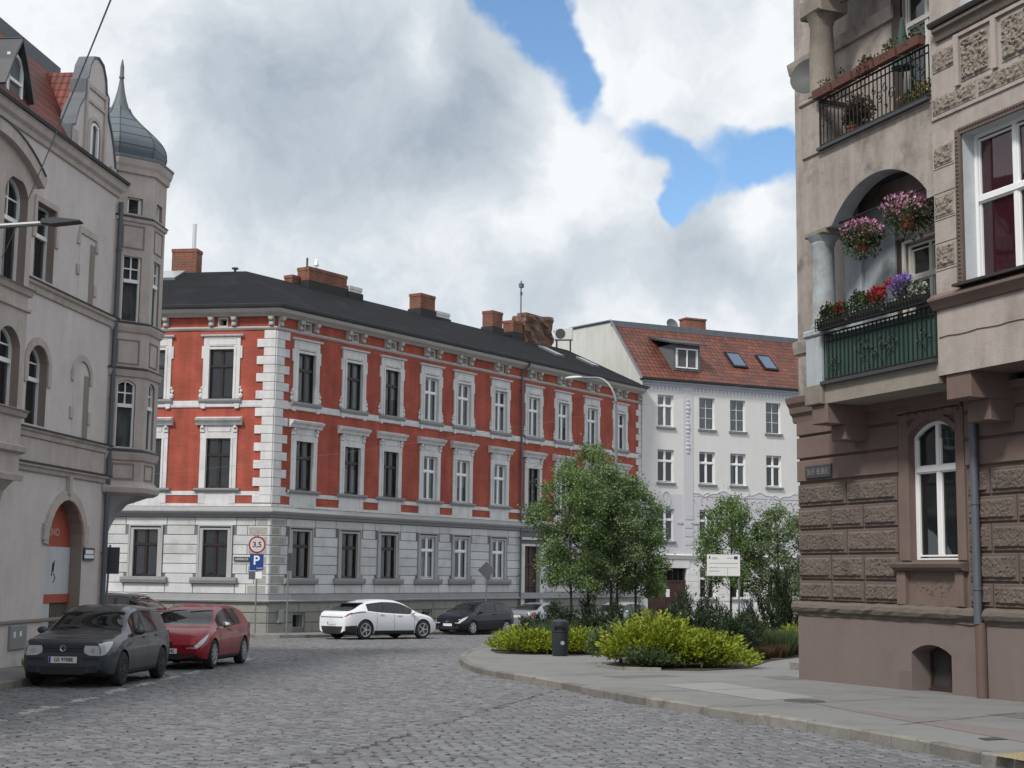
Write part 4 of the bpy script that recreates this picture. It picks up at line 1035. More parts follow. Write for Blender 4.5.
# dormer
mb = MB(FW); zf0, zf1 = 13.95, 15.55
mb.box(2.45, 4.35, .35, 2.6, zf0, zf1); dm = link('dormer', mesh('dormer', mb, M_zinc, False, FW), rw, FW)
mb = MB(FW); mb.prism([(.0, 15.50), (.0, 15.60), (3.0, 16.35), (3.0, 16.2)], 'x', 2.15, 4.62); link('dormer_roof', mesh('dormer_roof', mb, M_zincdk, False, FW), rw, FW)
pr = window_proto(1.55, 1.2, 'single', M_wframe, curtain=M_curt, depth=.02, fw=.09); o = put_window(pr, rw, FW @ T(3.4, .30, 14.1))
mb = MB(FW); mb.box(3.36, 3.44, .28, .36, 14.15, 15.25); link('mullion', mesh('mullion', mb, M_wframe, False, FW), rw, FW)
mb = MB(FW); mb.poly([(2.63, .345, 14.12), (4.17, .345, 14.12), (4.17, .345, 15.28), (2.63, .345, 15.28)]); link('dormer_window_backing', mesh('dormer_window_backing', mb, M_curtdk, False, FW), rw, FW)
# roof windows
M_blkz = mat('black_zinc', (.02, .021, .024), .7, .1, spec=.1)
for s0, s1 in ((7.25, 8.35), (9.62, 10.68)):
    mb = MB(FW)
    def rp(s, t, up=.10): y = -.25 + (d_ + .25) * t; z = z1_ + (z2_ - z1_) * t; n_ = Vector((0, -(z2_ - z1_), d_ + .25)).normalized(); return (s, y + n_.y * up, z + n_.z * up)
    t0, t1 = .33, .62
    q = [rp(s0, t0), rp(s1, t0), rp(s1, t1), rp(s0, t1)]; mb.poly(q, 0)
    q2 = [rp(s0 + .11, t0 + .03, .112), rp(s1 - .11, t0 + .03, .112), rp(s1 - .11, t1 - .03, .112), rp(s0 + .11, t1 - .03, .112)]; mb.poly(q2, 1)
    q3 = [rp(s0, t0, 0), rp(s1, t0, 0), rp(s1, t1, 0), rp(s0, t1, 0)]
    for i in range(4): j = (i + 1) % 4; mb.poly([q[i], q[j], q3[j], q3[i]], 0)
    link('roof_window', mesh('roof_window', mb, [M_blkz, mat('sky_tinted_roof_glass', (.045, .085, .16), .05, .25, 6, spec=1.0)], False, FW), rw, FW)  # pane's blue base colour has the sky reflection painted in
mb = MB(FW); mb.box(6.2, 7.7, 4.7, 5.5, 16.9, 18.05, 0); mb.box(6.15, 7.75, 4.65, 5.55, 18.05, 18.15, 0); mb.box(4.9, 6.2, 4.8, 5.4, 16.9, 17.5, 0)
link('chimney', mesh('chimney', mb, M_chbrick, False, FW), rw, FW)
F = FW @ T(5.0, 4.6, 16.75); mb = MB(F @ T(0, 0, .75) @ Matrix.Rotation(R(70), 4, 'X') @ Matrix.Rotation(R(0), 4, 'Y'))
dish = thing('satellite_dish', 'small grey satellite dish on the flat top of the red tiled roof', 'satellite dish', F)
mb.lathe((0, 0, 0), [(.02, 0), (.2, .02), (.34, .07), (.42, .13), (.42, .15), (.2, .04), (.02, .02)], 16); part('reflector', mb, M_zinc, dish, smooth=True)
mb = MB(F); mb.tube([(0, .05, 0), (0, .05, .75)], .025, 6); part('mast', mb, M_zincdk, dish)

# ------------------------------------------------------------------ BEIGE BUILDING WITH TURRET (left)
LX, LY = -10.602, 30.890
FL = frame(LX, LY, 0, 5.8)
gL = gz(LX, LY) + .13
be = thing('apartment_building', 'beige plastered corner building with stepped gable, red mansard roof and domed turret', 'building', frame(LX, LY, gL, 5.8))
NE = -22.0; LE = 5.42
OR0 = -.72                       # right end of the projecting oriel
w3 = (.52, 1.58, 8.1, 9.78); b3_ = (2.98, 4.0, 8.0, 9.66); w2 = (.50, 1.55, 4.85, 6.62, .35); b2_ = (3.0, 4.0, 4.73, 6.58, .35); po = (1.98, 4.05, -.55, 3.30, 1.05)
mb = MB(FL)
hol = [w3, (*w2, .3), (*po, .45)]
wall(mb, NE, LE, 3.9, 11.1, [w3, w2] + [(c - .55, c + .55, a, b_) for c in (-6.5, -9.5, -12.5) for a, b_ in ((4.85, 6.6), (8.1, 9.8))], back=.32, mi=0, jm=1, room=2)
# blind niches: shallow recess built as overlay frames below
part_w('wall', mb, [M_Lwall, M_Ljamb, M_room], be, FL)
mb = MB(FL)
pol = (*po[:4], 1.05, .42); wlo = [(-2.9, -1.0, -.4, 3.1, .95), (-6.6, -4.7, -.4, 3.1, .95), (-10.6, -8.7, -.4, 3.1, .95)]
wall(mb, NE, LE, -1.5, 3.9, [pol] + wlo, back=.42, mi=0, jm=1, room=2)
part_w('ground_floor_wall', mb, [M_Lwall, M_Ljamb, M_room], be, FL)
# niches: brown band surround pieces as in the photograph
def stone(mb, a, b, c, d, o=.035): mb.bbox(a, b, -o, .0, c, d, .008)
mb = MB(FL)
o = .04
# top-floor blind niche
mb.ring([(2.98, 9.36), (2.98, 9.64), (3.95, 9.64), (3.95, 9.36)], .17, -o, 0); stone(mb, 2.84, 3.02, 8.62, 8.86); stone(mb, 3.93, 4.1, 8.28, 8.56)
# first-floor blind niche
mb.ring([(3.03, 6.1)] + arc(3.03, 3.98, 6.28, .34) + [(3.98, 6.1)], .15, -o, 0); stone(mb, 2.88, 3.06, 5.2, 5.48); stone(mb, 3.96, 4.12, 5.15, 5.45)
# window surrounds
mb.ring([(.52, 8.95), (.52, 9.78), (1.58, 9.78), (1.58, 8.95)], .16, -o, 0)
mb.ring([(.50, 5.75)] + arc(.5, 1.55, 6.27, .35) + [(1.55, 5.75)], .17, -o, 0)
# portal
mb.ring(arc(1.98, 4.05, 2.25, 1.05), .22, -.06, 0); stone(mb, 1.72, 1.98, 2.35, 2.72, .07); stone(mb, 4.05, 4.28, 2.35, 2.72, .07); mb.box(2.92, 3.08, -.1, 0, 3.42, 3.85)
for a, b, *_ in wlo: mb.ring(arc(a, b, 2.15, .95), .2, -.06, 0); stone(mb, a - .22, a, 2.2, 2.55, .07); stone(mb, b, b + .22, 2.2, 2.55, .07)
part_w('window_surround', mb, M_Ltrim, be, FL)
# blind niche recess: darker inset panels
mb = MB(FL)
for (a, b, c, d) in ((3.0, 3.95, 8.02, 9.62),): 
    mb.poly([(a, -.004, c), (b, -.004, c), (b, -.004, d), (a, -.004, d)], 0)
pts = [(3.05, 4.76)] + arc(3.05, 3.98, 6.26, .34) + [(3.98, 4.76)]
mb.poly([(x, -.004, z) for x, z in pts], 0)
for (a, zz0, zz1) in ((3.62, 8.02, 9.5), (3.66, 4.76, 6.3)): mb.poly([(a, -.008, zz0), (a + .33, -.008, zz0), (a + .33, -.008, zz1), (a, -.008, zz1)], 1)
part_w('blind_niche', mb, [M_Lwall, M_Ljamb], be, FL)
# bands and cornice
mb = MB(FL)
def lstrip(prof, a=None, b=LE): mb.prism([(-o_, z) for o_, z in prof], 'x', NE if a is None else a, b)
lstrip([(0, 11.06), (.05, 11.08), (.07, 11.18), (.14, 11.25), (.17, 11.36), (.2, 11.40), (0, 11.42)], b=LE + .02)
lstrip([(0, 7.72), (.05, 7.74), (.07, 7.86), (.13, 7.9), (.14, 7.96), (0, 8.0)]); lstrip([(0, 4.55), (.05, 4.57), (.07, 4.66), (.12, 4.70), (.13, 4.75), (0, 4.78)]); lstrip([(0, 3.80), (.06, 3.83), (.08, 3.9), (.14, 3.94), (.14, 3.98), (0, 4.03)])
part_w('moulding', mb, M_Ltrim, be, FL)
mb = MB(FL)
for z_, o_ in ((7.975, .15), (4.757, .14), (4.0, .15)): lstrip([(0, z_ + .03), (o_, z_ + .0), (o_ + .01, z_ - .02), (o_ + .02, z_ + .012), (0, z_ + .055)])
part_w('ledge_flashing', mb, M_zincdk, be, FL)
mb = MB(FL); lstrip([(0, .53), (.05, .55), (.05, .60), (0, .62)]); part_w('plinth_moulding', mb, M_Ljamb, be, FL)
mb = MB(FL); mb.prism([(-.18, 11.42), (-.24, 11.42), (-.27, 11.48), (-.25, 11.49), (-.22, 11.45), (-.18, 11.45)], 'x', NE, LE - .02); part_w('gutter', mb, M_zincdk, be, FL)
# rusticated lower string under the first floor: light panel between bands
mb = MB(FL); mb.box(NE, LE - .01, -.012, 0, 4.03, 4.55); part_w('band_panel', mb, M_Ltrim, be, FL)
# windows
pL3 = window_proto(1.06, 1.68, 'upper', M_wframe, curtain=M_curtdk, trans=.60, depth=.2, fw=.05); pL2 = window_proto(1.05, 1.77, 'upper', M_wframe, rise=.35, curtain=M_curtdk, trans=.58, depth=.2, fw=.05)
put_window(pL3, be, FL @ T(1.05, 0, 8.1)); put_window(pL2, be, FL @ T(1.025, 0, 4.85))
for c in (-6.5, -9.5, -12.5): put_window(pL3, be, FL @ T(c, 0, 8.1)); put_window(pL3, be, FL @ T(c, 0, 4.9))
# portal door with shop panels
M_signred = mat('faded_red_sign', (.36, .075, .045), .7, .15, 3, dirt=((.26, .10, .07), .6, 4))
M_boardw = mat('whitewashed_boards', (.50, .53, .55), .7, .12, 2, streak=.1)
mb = MB(FL); mb.poly([(x, .3, z) for x, z in [(2.0, 2.22)] + arc(2.0, 4.03, 2.25, 1.02) + [(4.03, 2.22)]]); pd = part_w('shop_sign_panel', mb, M_signred, be, FL)
put_text('lettering', 'TY BUNCI', .24, mat('faded_lettering', (.55, .42, .38), .7, .15), pd, FL @ T(2.85, .298, 2.55))
mb = MB(FL); mb.box(2.0, 4.03, .28, .32, .98 + .15, 2.22); part_w('white_transom_panel', mb, M_boardw, be, FL)
mb = MB(FL); mb.box(2.0, 4.03, .25, .33, .93, 1.13); part_w('red_rail', mb, M_signred, be, FL)
mb = MB(FL); mb.box(2.0, 2.95, .27, .33, -.55, .93); part_w('white_door_panel', mb, M_boardw, be, FL)
mb = MB(FL)
for k in range(9): mb.box(2.99 + k * .115, 3.05 + k * .115, .30, .34, -.5, .92)
mb.box(2.95, 4.03, .29, .32, .4, .45); part_w('door_bars', mb, mat('olive_bars', (.14, .13, .10), .7, .2), be, FL)
mb = MB(FL); Mgr = mat('graffiti_black', (.03, .03, .035), .6, .1)
def squig(c, pts): mb.tube([(c[0] + x, c[1], c[2] + z) for x, z in pts], .012, 5)
squig((2.12, .262, .0), [(0, -.35), (0, 0), (.1, .2), (.25, .22), (.3, -.1), (.3, -.35)]); squig((2.5, .262, .05), [(0, -.35), (.05, .0), (.2, .12), (.3, 0), (.3, -.35)])
squig((2.2, .272, 1.35), [(0, -.1), (.02, .25), (.12, .4), (.22, .3), (.25, -.1)]); squig((3.0, .272, 1.55), [(0, 0), (.05, .3), (.08, .1), (.13, .35)]); squig((3.1, .272, 1.4), [(0, .0), (.1, .1), (.02, .2)])
part_w('graffiti', mb, Mgr, be, FL)
mb = MB(FL)
for a, b, *_ in wlo: mb.box(a, b, .25, .3, -.5, 3.0)
part_w('boarded_opening', mb, M_Ljamb, be, FL)
mb = MB(FL); mb.bbox(.30, 1.12, -.05, .0, .0, .50, .01); mx_ = part_w('meter_cabinet', mb, mat('cabinet_grey', (.24, .25, .26), .6, .12), be, FL)
mb = MB(FL); mb.box(.45, .55, -.055, -.05, .25, .38); mb.box(.75, .85, -.055, -.05, .27, .38); part_w('sticker', mb, M_wframe, mx_, FL)
downpipe(FL, 5.25, .10, -.4, 10.95, be, M_pipe, .06)
# oriel on the left
FO = FL
mb = MB(FO); of = .5; e0, e1 = -4.6, OR0 - .02
wall(mb, e0, e1, 3.6, 9.8, [(-2.05, -.98, 4.95, 6.62, .35), (-2.05, -.98, 7.56, 9.75, .35), (-4.1, -3.0, 4.95, 6.62, .35), (-4.1, -3.0, 7.56, 9.75, .35)], y=-of, back=.28, mi=0, jm=1, room=2)
mb.poly([(e1, -of, 3.6), (e1 + .18, 0, 3.6), (e1 + .18, 0, 9.8), (e1, -of, 9.8)], 0); mb.poly([(e0, -of, 3.6), (e0 - .18, 0, 3.6), (e0 - .18, 0, 9.8), (e0, -of, 9.8)], 0)
part_w('oriel', mb, [M_Ltrim, M_Ljamb, M_room], be, FO)
mb = MB(FO)
for pr_ in ([(0, 8.30 - .95), (.06, 7.38), (.1, 7.48), (.16, 7.5), (0, 7.56)], [(0, 8.16), (.07, 8.2), (.1, 8.34), (.17, 8.38), (.17, 8.43), (0, 8.46)] if False else [(0, 7.02), (.05, 7.04), (.05, 7.1), (0, 7.12)], [(0, 4.8), (.06, 4.83), (.1, 4.92), (.16, 4.95), (0, 5.0)], [(0, 4.05), (.1, 4.1), (.12, 4.2), (0, 4.25)], [(0, 3.5), (.05, 3.5), (.08, 3.62), (0, 3.65)]):
    mb.prism([(-of - o_, z) for o_, z in pr_], 'x', e0 - .1, e1 + .1)
part_w('oriel_moulding', mb, M_Ltrim, be, FO)
# segmental hood of the oriel
pts = arc(e0 - .2, e1 + .22, 9.75, .62, 16)
mb = MB(FO); mb.ring(pts, .26, -of - .14, 0); part_w('oriel_hood', mb, M_Ltrim, be, FO)
mb = MB(FO); mb.poly([(x, -of + .003, z) for x, z in [(e1, 9.7)] + pts[::-1] + [(e0, 9.7)]]) ; part_w('oriel_gable', mb, M_Ltrim, be, FO)
mb = MB(FO); mb.ring([(x, z + .262) for x, z in pts], .03, -of - .17, 0); part_w('hood_flashing', mb, M_zincdk, be, FO)
mb = MB(FO); mb.prism([(0, 2.6), (-.18, 2.9), (-.3, 3.3), (-.5, 3.5), (-.5, 3.62), (0, 3.62)], 'x', e0 + .2, e1 - .2); part_w('oriel_corbel', mb, M_Ltrim, be, FO)
pO1 = window_proto(1.07, 1.67, 'upper', M_wframe, rise=.35, curtain=M_curtdk, trans=.6, depth=.2); pO2 = window_proto(1.07, 2.19, 'upper', M_wframe, rise=.35, curtain=M_curtdk, trans=.6, depth=.2)
[put_window(p_, be, FL @ T(c_, -of, z_)) for c_ in (-1.515, -3.55) for p_, z_ in ((pO1, 4.95), (pO2, 7.56))]
# mansard
mb = MB(FL); t0, t1 = (-.12, 11.48), (1.45, 14.05); sl = math.hypot(1.57, 2.57)
mb.poly([(NE, t0[0], t0[1]), (LE - .6, t0[0], t0[1]), (LE - .9, t1[0], t1[1]), (NE, t1[0], t1[1])], 0, [(NE, 0), (LE, 0), (LE, sl), (NE, sl)])
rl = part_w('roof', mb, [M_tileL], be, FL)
mb = MB(FL); mb.box(NE, LE - .85, t1[0] - .06, t1[0] + .1, 13.85, 14.28); mb.poly([(NE, t1[0], 14.28), (LE - .85, t1[0], 14.28), (LE - .85, 9, 15.2), (NE, 9, 15.2)]); mb.poly([(LE - .62, t0[0], t0[1]), (LE - .62, 9, 11.4), (LE - .86, 9, 15.2), (LE - .86, t1[0], 14.28)])
link('roof_edge_flashing', mesh('roof_edge_flashing', mb, M_zinc, False, FL), rl, FL)
mb = MB(FL); mb.poly([(LE - .1, .0, -1.4), (LE - .1, 9, -1.4), (LE - .1, 9, 11.4), (LE - .1, 0, 11.4)]); mb.poly([(NE, 0, -1.4), (NE, 9, -1.4), (NE, 9, 15.2), (NE, 0, 14)]); mb.poly([(NE, 9, -1.4), (LE - .1, 9, -1.4), (LE - .1, 9, 15.2), (NE, 9, 15.2)])
part_w('side_wall', mb, M_Lgrey, be, FL)
# cross roof behind the gable
mb = MB(FL); ga, gb, gm = 2.2, 4.9, 3.5; yb = 2.4
mb.poly([(ga, .28, 11.5), (gm, .28, 13.78), (gm, yb, 13.78), (ga, yb, 11.5)][::-1], 0, [(0, 0), (0, 3.4), (3.2, 3.4), (3.2, 0)][::-1]); mb.poly([(gb, .28, 11.5), (gm, .28, 13.78), (gm, yb, 13.78), (gb, yb, 11.5)], 0, [(0, 0), (0, 3.4), (3.2, 3.4), (3.2, 0)])
link('cross_roof', mesh('cross_roof', mb, [M_tileL], False, FL), rl, FL)
# curved gable
gp = [(2.08, 11.42), (2.08, 12.0), (2.30, 12.06), (2.36, 12.3), (2.50, 12.58), (2.72, 12.82), (2.80, 13.0), (2.80, 13.34), (2.93, 13.42), (3.02, 13.75), (3.22, 14.02), (3.5, 14.10), (3.8, 14.02), (4.0, 13.75), (4.08, 13.42), (4.22, 13.34), (4.22, 13.0), (4.3, 12.82), (4.52, 12.55), (4.72, 12.2), (4.86, 11.8), (4.92, 11.42)]
mb = MB(FL); mb.prism(gp, 'y', -.02, .28); gbw = part_w('gable', mb, M_Lwall, be, FL)
mb = MB(FL); mb.ring(gp, .05, -.06, .34); link('gable_coping', mesh('gable_coping', mb, M_zinc, False, FL), gbw, FL)
mb = MB(FL)
mb.box(2.84, 2.96, -.07, -.02, 11.42, 13.35); mb.box(4.02, 4.14, -.07, -.02, 11.42, 13.35); mb.box(2.96, 4.02, -.06, -.02, 13.22, 13.32); mb.box(2.96, 4.02, -.06, -.02, 12.88, 12.96); mb.ring([(3.1, 11.45)] + arc(3.1, 3.8, 12.15, .36) + [(3.8, 11.45)], .09, -.06, -.02)
mb.box(2.08, 2.45, -.07, -.02, 11.42, 11.95); mb.box(4.55, 4.92, -.07, -.02, 11.42, 11.7)
part_w('gable_pilaster', mb, M_Ltrim, gbw, FL)
mb = MB(FL); mb.poly([(x, -.024, z) for x, z in [(3.1, 11.45)] + arc(3.1, 3.8, 12.15, .36) + [(3.8, 11.45)]]); link('gable_window_recess', mesh('gable_window_recess', mb, M_Ljamb, False, FL), gbw, FL)
pg = window_proto(.5, .98, 'single', M_wframe, rise=.22, depth=-.06, fw=.05); put_window(pg, gbw, FL @ T(3.4, 0, 11.45))
# dormer with pointed zinc roof
for c in (-.68, -7.0, -11.0):
    mb = MB(FL); mb.prism([(c - .55, 11.3), (c + .55, 11.3), (c + .55, 12.12), (c, 12.98), (c - .55, 12.12)], 'y', .12, 1.4)
    dm = link('dormer', mesh('dormer', mb, M_zinc, False, FL), rl, FL)
    mb = MB(FL)
    for sg in (-1, 1): q = [(c, 13.08), (c + sg * .40, 12.46), (c + sg * .74, 11.82)]; mb.ring(q, -.05 * sg, -.05, 1.45)
    link('dormer_roof', mesh('dormer_roof', mb, M_zincdk, False, FL), rl, FL)
    pdm = window_proto(.78, 1.26, 'single', M_wframe, rise=.36, curtain=M_curt, depth=.0, fw=.07); put_window(pdm, rl, FL @ T(c, .10, 11.45))
    mb = MB(FL); mb.box(c - .3, c + .3, .06, .12, 12.05, 12.12); link('transom', mesh('transom', mb, M_wframe, False, FL), rl, FL)
# turret
TS, TO = 6.40, .50                           # centre: along the wall, depth behind wall plane
RT = 1.29
def octo(r_, z, k=8): return [(TS + r_ * math.cos(PI / 8 + i * PI / 4), TO + r_ * math.sin(PI / 8 + i * PI / 4), z) for i in range(k)]
mb = MB(FL)
def oct_loft(prof, mi=0, caps=True, rot=0):
    rings = [[mb.P(p) for p in octo(r_, z)] for r_, z in prof]
    for a, b in zip(rings, rings[1:]):
        for i in range(8): j = (i + 1) % 8; mb.face((a[i], a[j], b[j], b[i]), mi)
    if caps: mb.face(rings[0][::-1], mi); mb.face(rings[-1], mi)
ap = RT * math.cos(PI / 8); hs = RT * math.sin(PI / 8)
FT = []
for i in range(8):
    # face i between vertex i-1.. ; outward direction angle = i*45deg in local plane
    a = i * PI / 4
    cx_, cy_ = TS + ap * math.cos(a), TO + ap * math.sin(a)
    # frame: x to the right seen from outside, y inward
    xd = Vector((-math.sin(a), math.cos(a), 0)); yd = Vector((-math.cos(a), -math.sin(a), 0))
    M_ = Matrix((xd, yd, Vector((0, 0, 1)))).transposed().to_4x4(); M_.translation = (cx_, cy_, 0)
    if xd.cross(yd).z < 0: M_ = Matrix((-xd, yd, Vector((0, 0, 1)))).transposed().to_4x4(); M_.translation = (cx_, cy_, 0)
    FT.append(FL @ M_)
tw = (4.75, 6.45); tw2 = (7.95, 9.62); tw3 = (10.72, 11.15)
mb = MB()
for i, F in enumerate(FT):
    m2 = MB(F); vis = i in (4, 5, 6, 7)
    wall(m2, -hs, hs, 3.7, 12.0, [(-.25, .25, tw[0], tw[1], .12), (-.25, .25, *tw2), (-.21, .21, *tw3)] if vis else [], back=.2, mi=0, jm=1, room=2)
    off = len(mb.v); mb.v += m2.v; mb.f += [tuple(k + off for k in f) for f in m2.f]; mb.m += m2.m
tur = part('turret', mb, [M_Ltrim, M_Ljamb, M_room], be)
pt1 = window_proto(.5, 1.7, 'upper', M_wframe, rise=.12, curtain=M_curtmid, trans=.62, depth=.08, fw=.05); pt2 = window_proto(.5, 1.67, 'upper', M_wframe, curtain=M_curtmid, trans=.62, depth=.08, fw=.05); pt3 = window_proto(.42, .43, 'single', M_wframe, depth=.1, fw=.04)
for i in (4, 5, 6, 7):
    put_window(pt1, tur, FT[i] @ T(0, 0, tw[0])); put_window(pt2, tur, FT[i] @ T(0, 0, tw2[0])); put_window(pt3, tur, FT[i] @ T(0, 0, tw3[0]))
mb = MB(FL)
def oring(zs): oct_loft(zs)
oct_loft([(RT, 11.75), (RT + .06, 11.78), (RT + .08, 11.9), (RT + .12, 11.98), (RT + .15, 12.1), (RT + .15, 12.14), (RT, 12.2)]); oct_loft([(RT, 10.5), (RT + .05, 10.52), (RT + .07, 10.6), (RT, 10.66)]); oct_loft([(RT, 7.64), (RT + .05, 7.68), (RT + .10, 7.80), (RT + .11, 7.86), (RT, 7.92)]); oct_loft([(RT, 6.52), (RT + .05, 6.54), (RT + .09, 6.66), (RT + .1, 6.7), (RT, 6.76)])
oct_loft([(RT, 4.4), (RT + .05, 4.44), (RT + .09, 4.58), (RT + .1, 4.63), (RT, 4.7)]); oct_loft([(RT, 3.55), (RT + .12, 3.62), (RT + .15, 3.74), (RT + .04, 3.84), (RT, 3.9)])
part_w('turret_moulding', mb, M_Ltrim, tur, FL)
mb = MB(FL)
for z_, e_ in ((10.61, .075), (7.87, .115), (6.71, .105), (4.64, .105)): oct_loft([(RT + e_ - .02, z_), (RT + e_ + .015, z_ + .005), (RT + e_ + .015, z_ + .02), (RT, z_ + .075)])
part_w('ledge_flashing', mb, M_zincdk, tur, FL)
mb = MB()
for i in (4, 5, 6, 7):
    m2 = MB(FT[i])
    for z0, z1 in ((6.88, 7.45), (9.85, 10.4), (3.98, 4.32)): m2.ring([(-.27, z0), (-.27, z1), (.27, z1), (.27, z0)], .04, -.022, 0, closed=True)
    off = len(mb.v); mb.v += m2.v; mb.f += [tuple(k + off for k in f) for f in m2.f]; mb.m += m2.m
part('turret_panel', mb, M_Ljamb, tur)
mb = MB(FL); prof = [(RT + .17, 12.14), (RT + .17, 12.2), (1.15, 12.28), (1.20, 12.5), (1.18, 12.68), (1.10, 12.86), (.96, 13.03), (.78, 13.2), (.58, 13.38), (.40, 13.56), (.29, 13.70), (.24, 13.82)]
hp_ = hermite(sorted((z, r_) for r_, z in prof[2:])); prof = prof[:2] + [(hp_(z), z) for z in np.linspace(12.28, 13.82, 26)]; prof = prof[:2] + [(r_ * (1.04 if z < 13.3 else 1.04 - .04 * (z - 13.3) / .5), z) for r_, z in prof[2:]]
oct_loft(prof); dom = part_w('turret_dome', mb, mat('dome_zinc', (.115, .135, .16), .6, .16, 1.6, .003, 12, metal=.1, spec=.3, streak=.12), be, FL)
mb = MB(FL)
for i in range(8): mb.tube([octo(r_ + .006, z)[i] for r_, z in prof[2:]], .012, 4)
for z in (12.55, 12.85, 13.12, 13.40): q = octo(hp_(z) * 1.04 + .006, z); mb.tube(q + [q[0]], .005, 4)
link('dome_seam', mesh('dome_seam', mb, M_zincdk, False, FL), dom, FL)
mb = MB(FL); mb.lathe((TS, TO, 0), [(.27, 13.72), (.24, 13.80), (.16, 14.03), (.10, 14.28), (.065, 14.50), (.05, 14.60), (.075, 14.65), (.055, 14.72), (.05, 14.95), (.012, 15.16)], 12); link('spire', mesh('spire', mb, M_greenzinc, True, FL), dom, FL)
# concave corbel under the turret
mb = MB(FL); n_ = 9; rings = []
for k in range(n_ + 1):
    t = k / n_; z = 1.2 + 2.4 * t; rr = .12 + (RT - .1) * (1 - math.sqrt(max(0, 1 - t ** 2.2))) ; cxs = 5.50 + (TS - 5.50) * (1 - math.sqrt(max(0, 1 - t ** 2.2))); cys = .14 + (TO - .14) * t
    rings.append([mb.P((cxs + rr * math.cos(PI / 8 + i * PI / 4), cys + rr * math.sin(PI / 8 + i * PI / 4), z)) for i in range(8)])
for a, b in zip(rings, rings[1:]):
    for i in range(8): j = (i + 1) % 8; mb.face((a[i], a[j], b[j], b[i]))
mb.face(rings[0]); mb.face(rings[-1])
link('turret_corbel', mesh('turret_corbel', mb, M_Lgrey, True, FL), tur, FL)
mb = MB(FL)
for k in range(5): a = 4.55 + k * .12; mb.tube([octo(RT + .18, 3.42 + .05 * math.sin(k * 2))[5], (TS - .35 + k * .16, TO - RT - .08, 3.42 + .07 * math.sin(k * 2.4)), (TS - .3 + k * .16, TO - RT - .08, 3.5)], .012, 4)
# side wall wing behind the turret
mb = MB(FL); mb.box(5.3, 5.55, .0, .6, -1.3, 3.7); part_w('corner_pier', mb, M_Lgrey, be, FL)
# house plate
F = FL @ T(4.4, -.02, 2.07); hp = thing('house_number_plate', 'small blue and white address plate beside the arched shop entrance', 'plate', F)
mb = MB(F); mb.box(-.31, .31, -.03, -.002, -.15, .15); part('plate', mb, mat('plate_navy', (.02, .03, .07), .4, .1), hp)
mb = MB(F); mb.box(-.24, .24, -.034, -.03, .0, .1); mb.box(-.3, .28, -.034, -.03, -.1, -.02); part('white_field', mb, M_wframe, hp)

# ------------------------------------------------------------------ BROWN BUILDING WITH LOGGIAS (right, near)
RX, RY = 6.026, 30.372
FR = frame(RX, RY, 0, 158.6)
gR = gz(RX, RY) + .13
br_ = thing('apartment_building', 'weathered corner building with brown rusticated base and plaster loggias on the right', 'building', frame(RX, RY, gR, 158.6))
RE = 13.0; ZT = 16.0
winG = (3.72, 5.06, 2.07, 4.58, .26)
winG2 = (9.2, 10.5, 2.07, 4.5, .24)
mb = MB(FR)
wall(mb, 0, RE, .9, 4.9, [(*winG, .30), (*winG2, .30)], back=.30, mi=0, jm=0, room=2)
part_w('ground_floor_wall', mb, [M_Rbrown, M_Rbrown, M_room], br_, FR)
mb = MB(FR)
wall(mb, -.05, 5.60, -.8, 1.0, [(3.70, 4.83, -.33, .56, .16, .50)], y=-.05, back=.50, mi=0, jm=0, room=2)
wall(mb, 5.78, RE, -.8, 1.0, [(9.2, 10.3, -.2, .56, .16, .38)], y=-.05, back=.38, mi=0, jm=0, room=2)
mb.poly([(5.60, -.05, -.8), (5.60, 0.02, -.8), (5.60, .02, 1), (5.60, -.05, 1)]); mb.poly([(5.78, -.05, -.8), (5.78, 0.02, -.8), (5.78, .02, 1), (5.78, -.05, 1)]); mb.poly([(5.60, .02, -.8), (5.78, .02, -.8), (5.78, .02, 1), (5.60, .02, 1)])
mb.poly([(-.05, -.05, -.8), (-.05, 11, -.8), (-.05, 11, 1), (-.05, -.05, 1)])
part_w('plinth', mb, [M_Rplinth, M_Rplinth, M_room], br_, FR)
# plinth moulding, broken and stained edge
def rough_mould(prof, a, b, step=.22, jit=.008):
    mb = MB(FR); rows = []; n = max(2, int((b - a) / step))
    for i in range(n + 1):
        s = a + (b - a) * i / n; rows.append([mb.P((s, -(o + rnd.uniform(-jit, jit)), z + rnd.uniform(-jit, jit))) for o, z in prof])
    for p, q in zip(rows, rows[1:]):
        for k in range(len(prof) - 1): mb.face((p[k], q[k], q[k + 1], p[k + 1]))
    mb.face(rows[0]); mb.face(rows[-1][::-1]); return mb
pm = [(0, .95), (.07, .96), (.08, 1.02), (.14, 1.05), (.17, 1.12), (.15, 1.19), (.10, 1.235), (0, 1.25)]
mb = rough_mould(pm, -.14, 5.58, jit=.012); part_w('plinth_moulding', mb, M_Rled, br_, FR)
mb = rough_mould(pm, 5.80, RE, jit=.008); part_w('plinth_moulding', mb, M_Rled, br_, FR)
mb = MB(FR); mb.box(-.16, -.0, -.1, 11, .97, 1.24); part_w('plinth_moulding', mb, M_Rled, br_, FR)
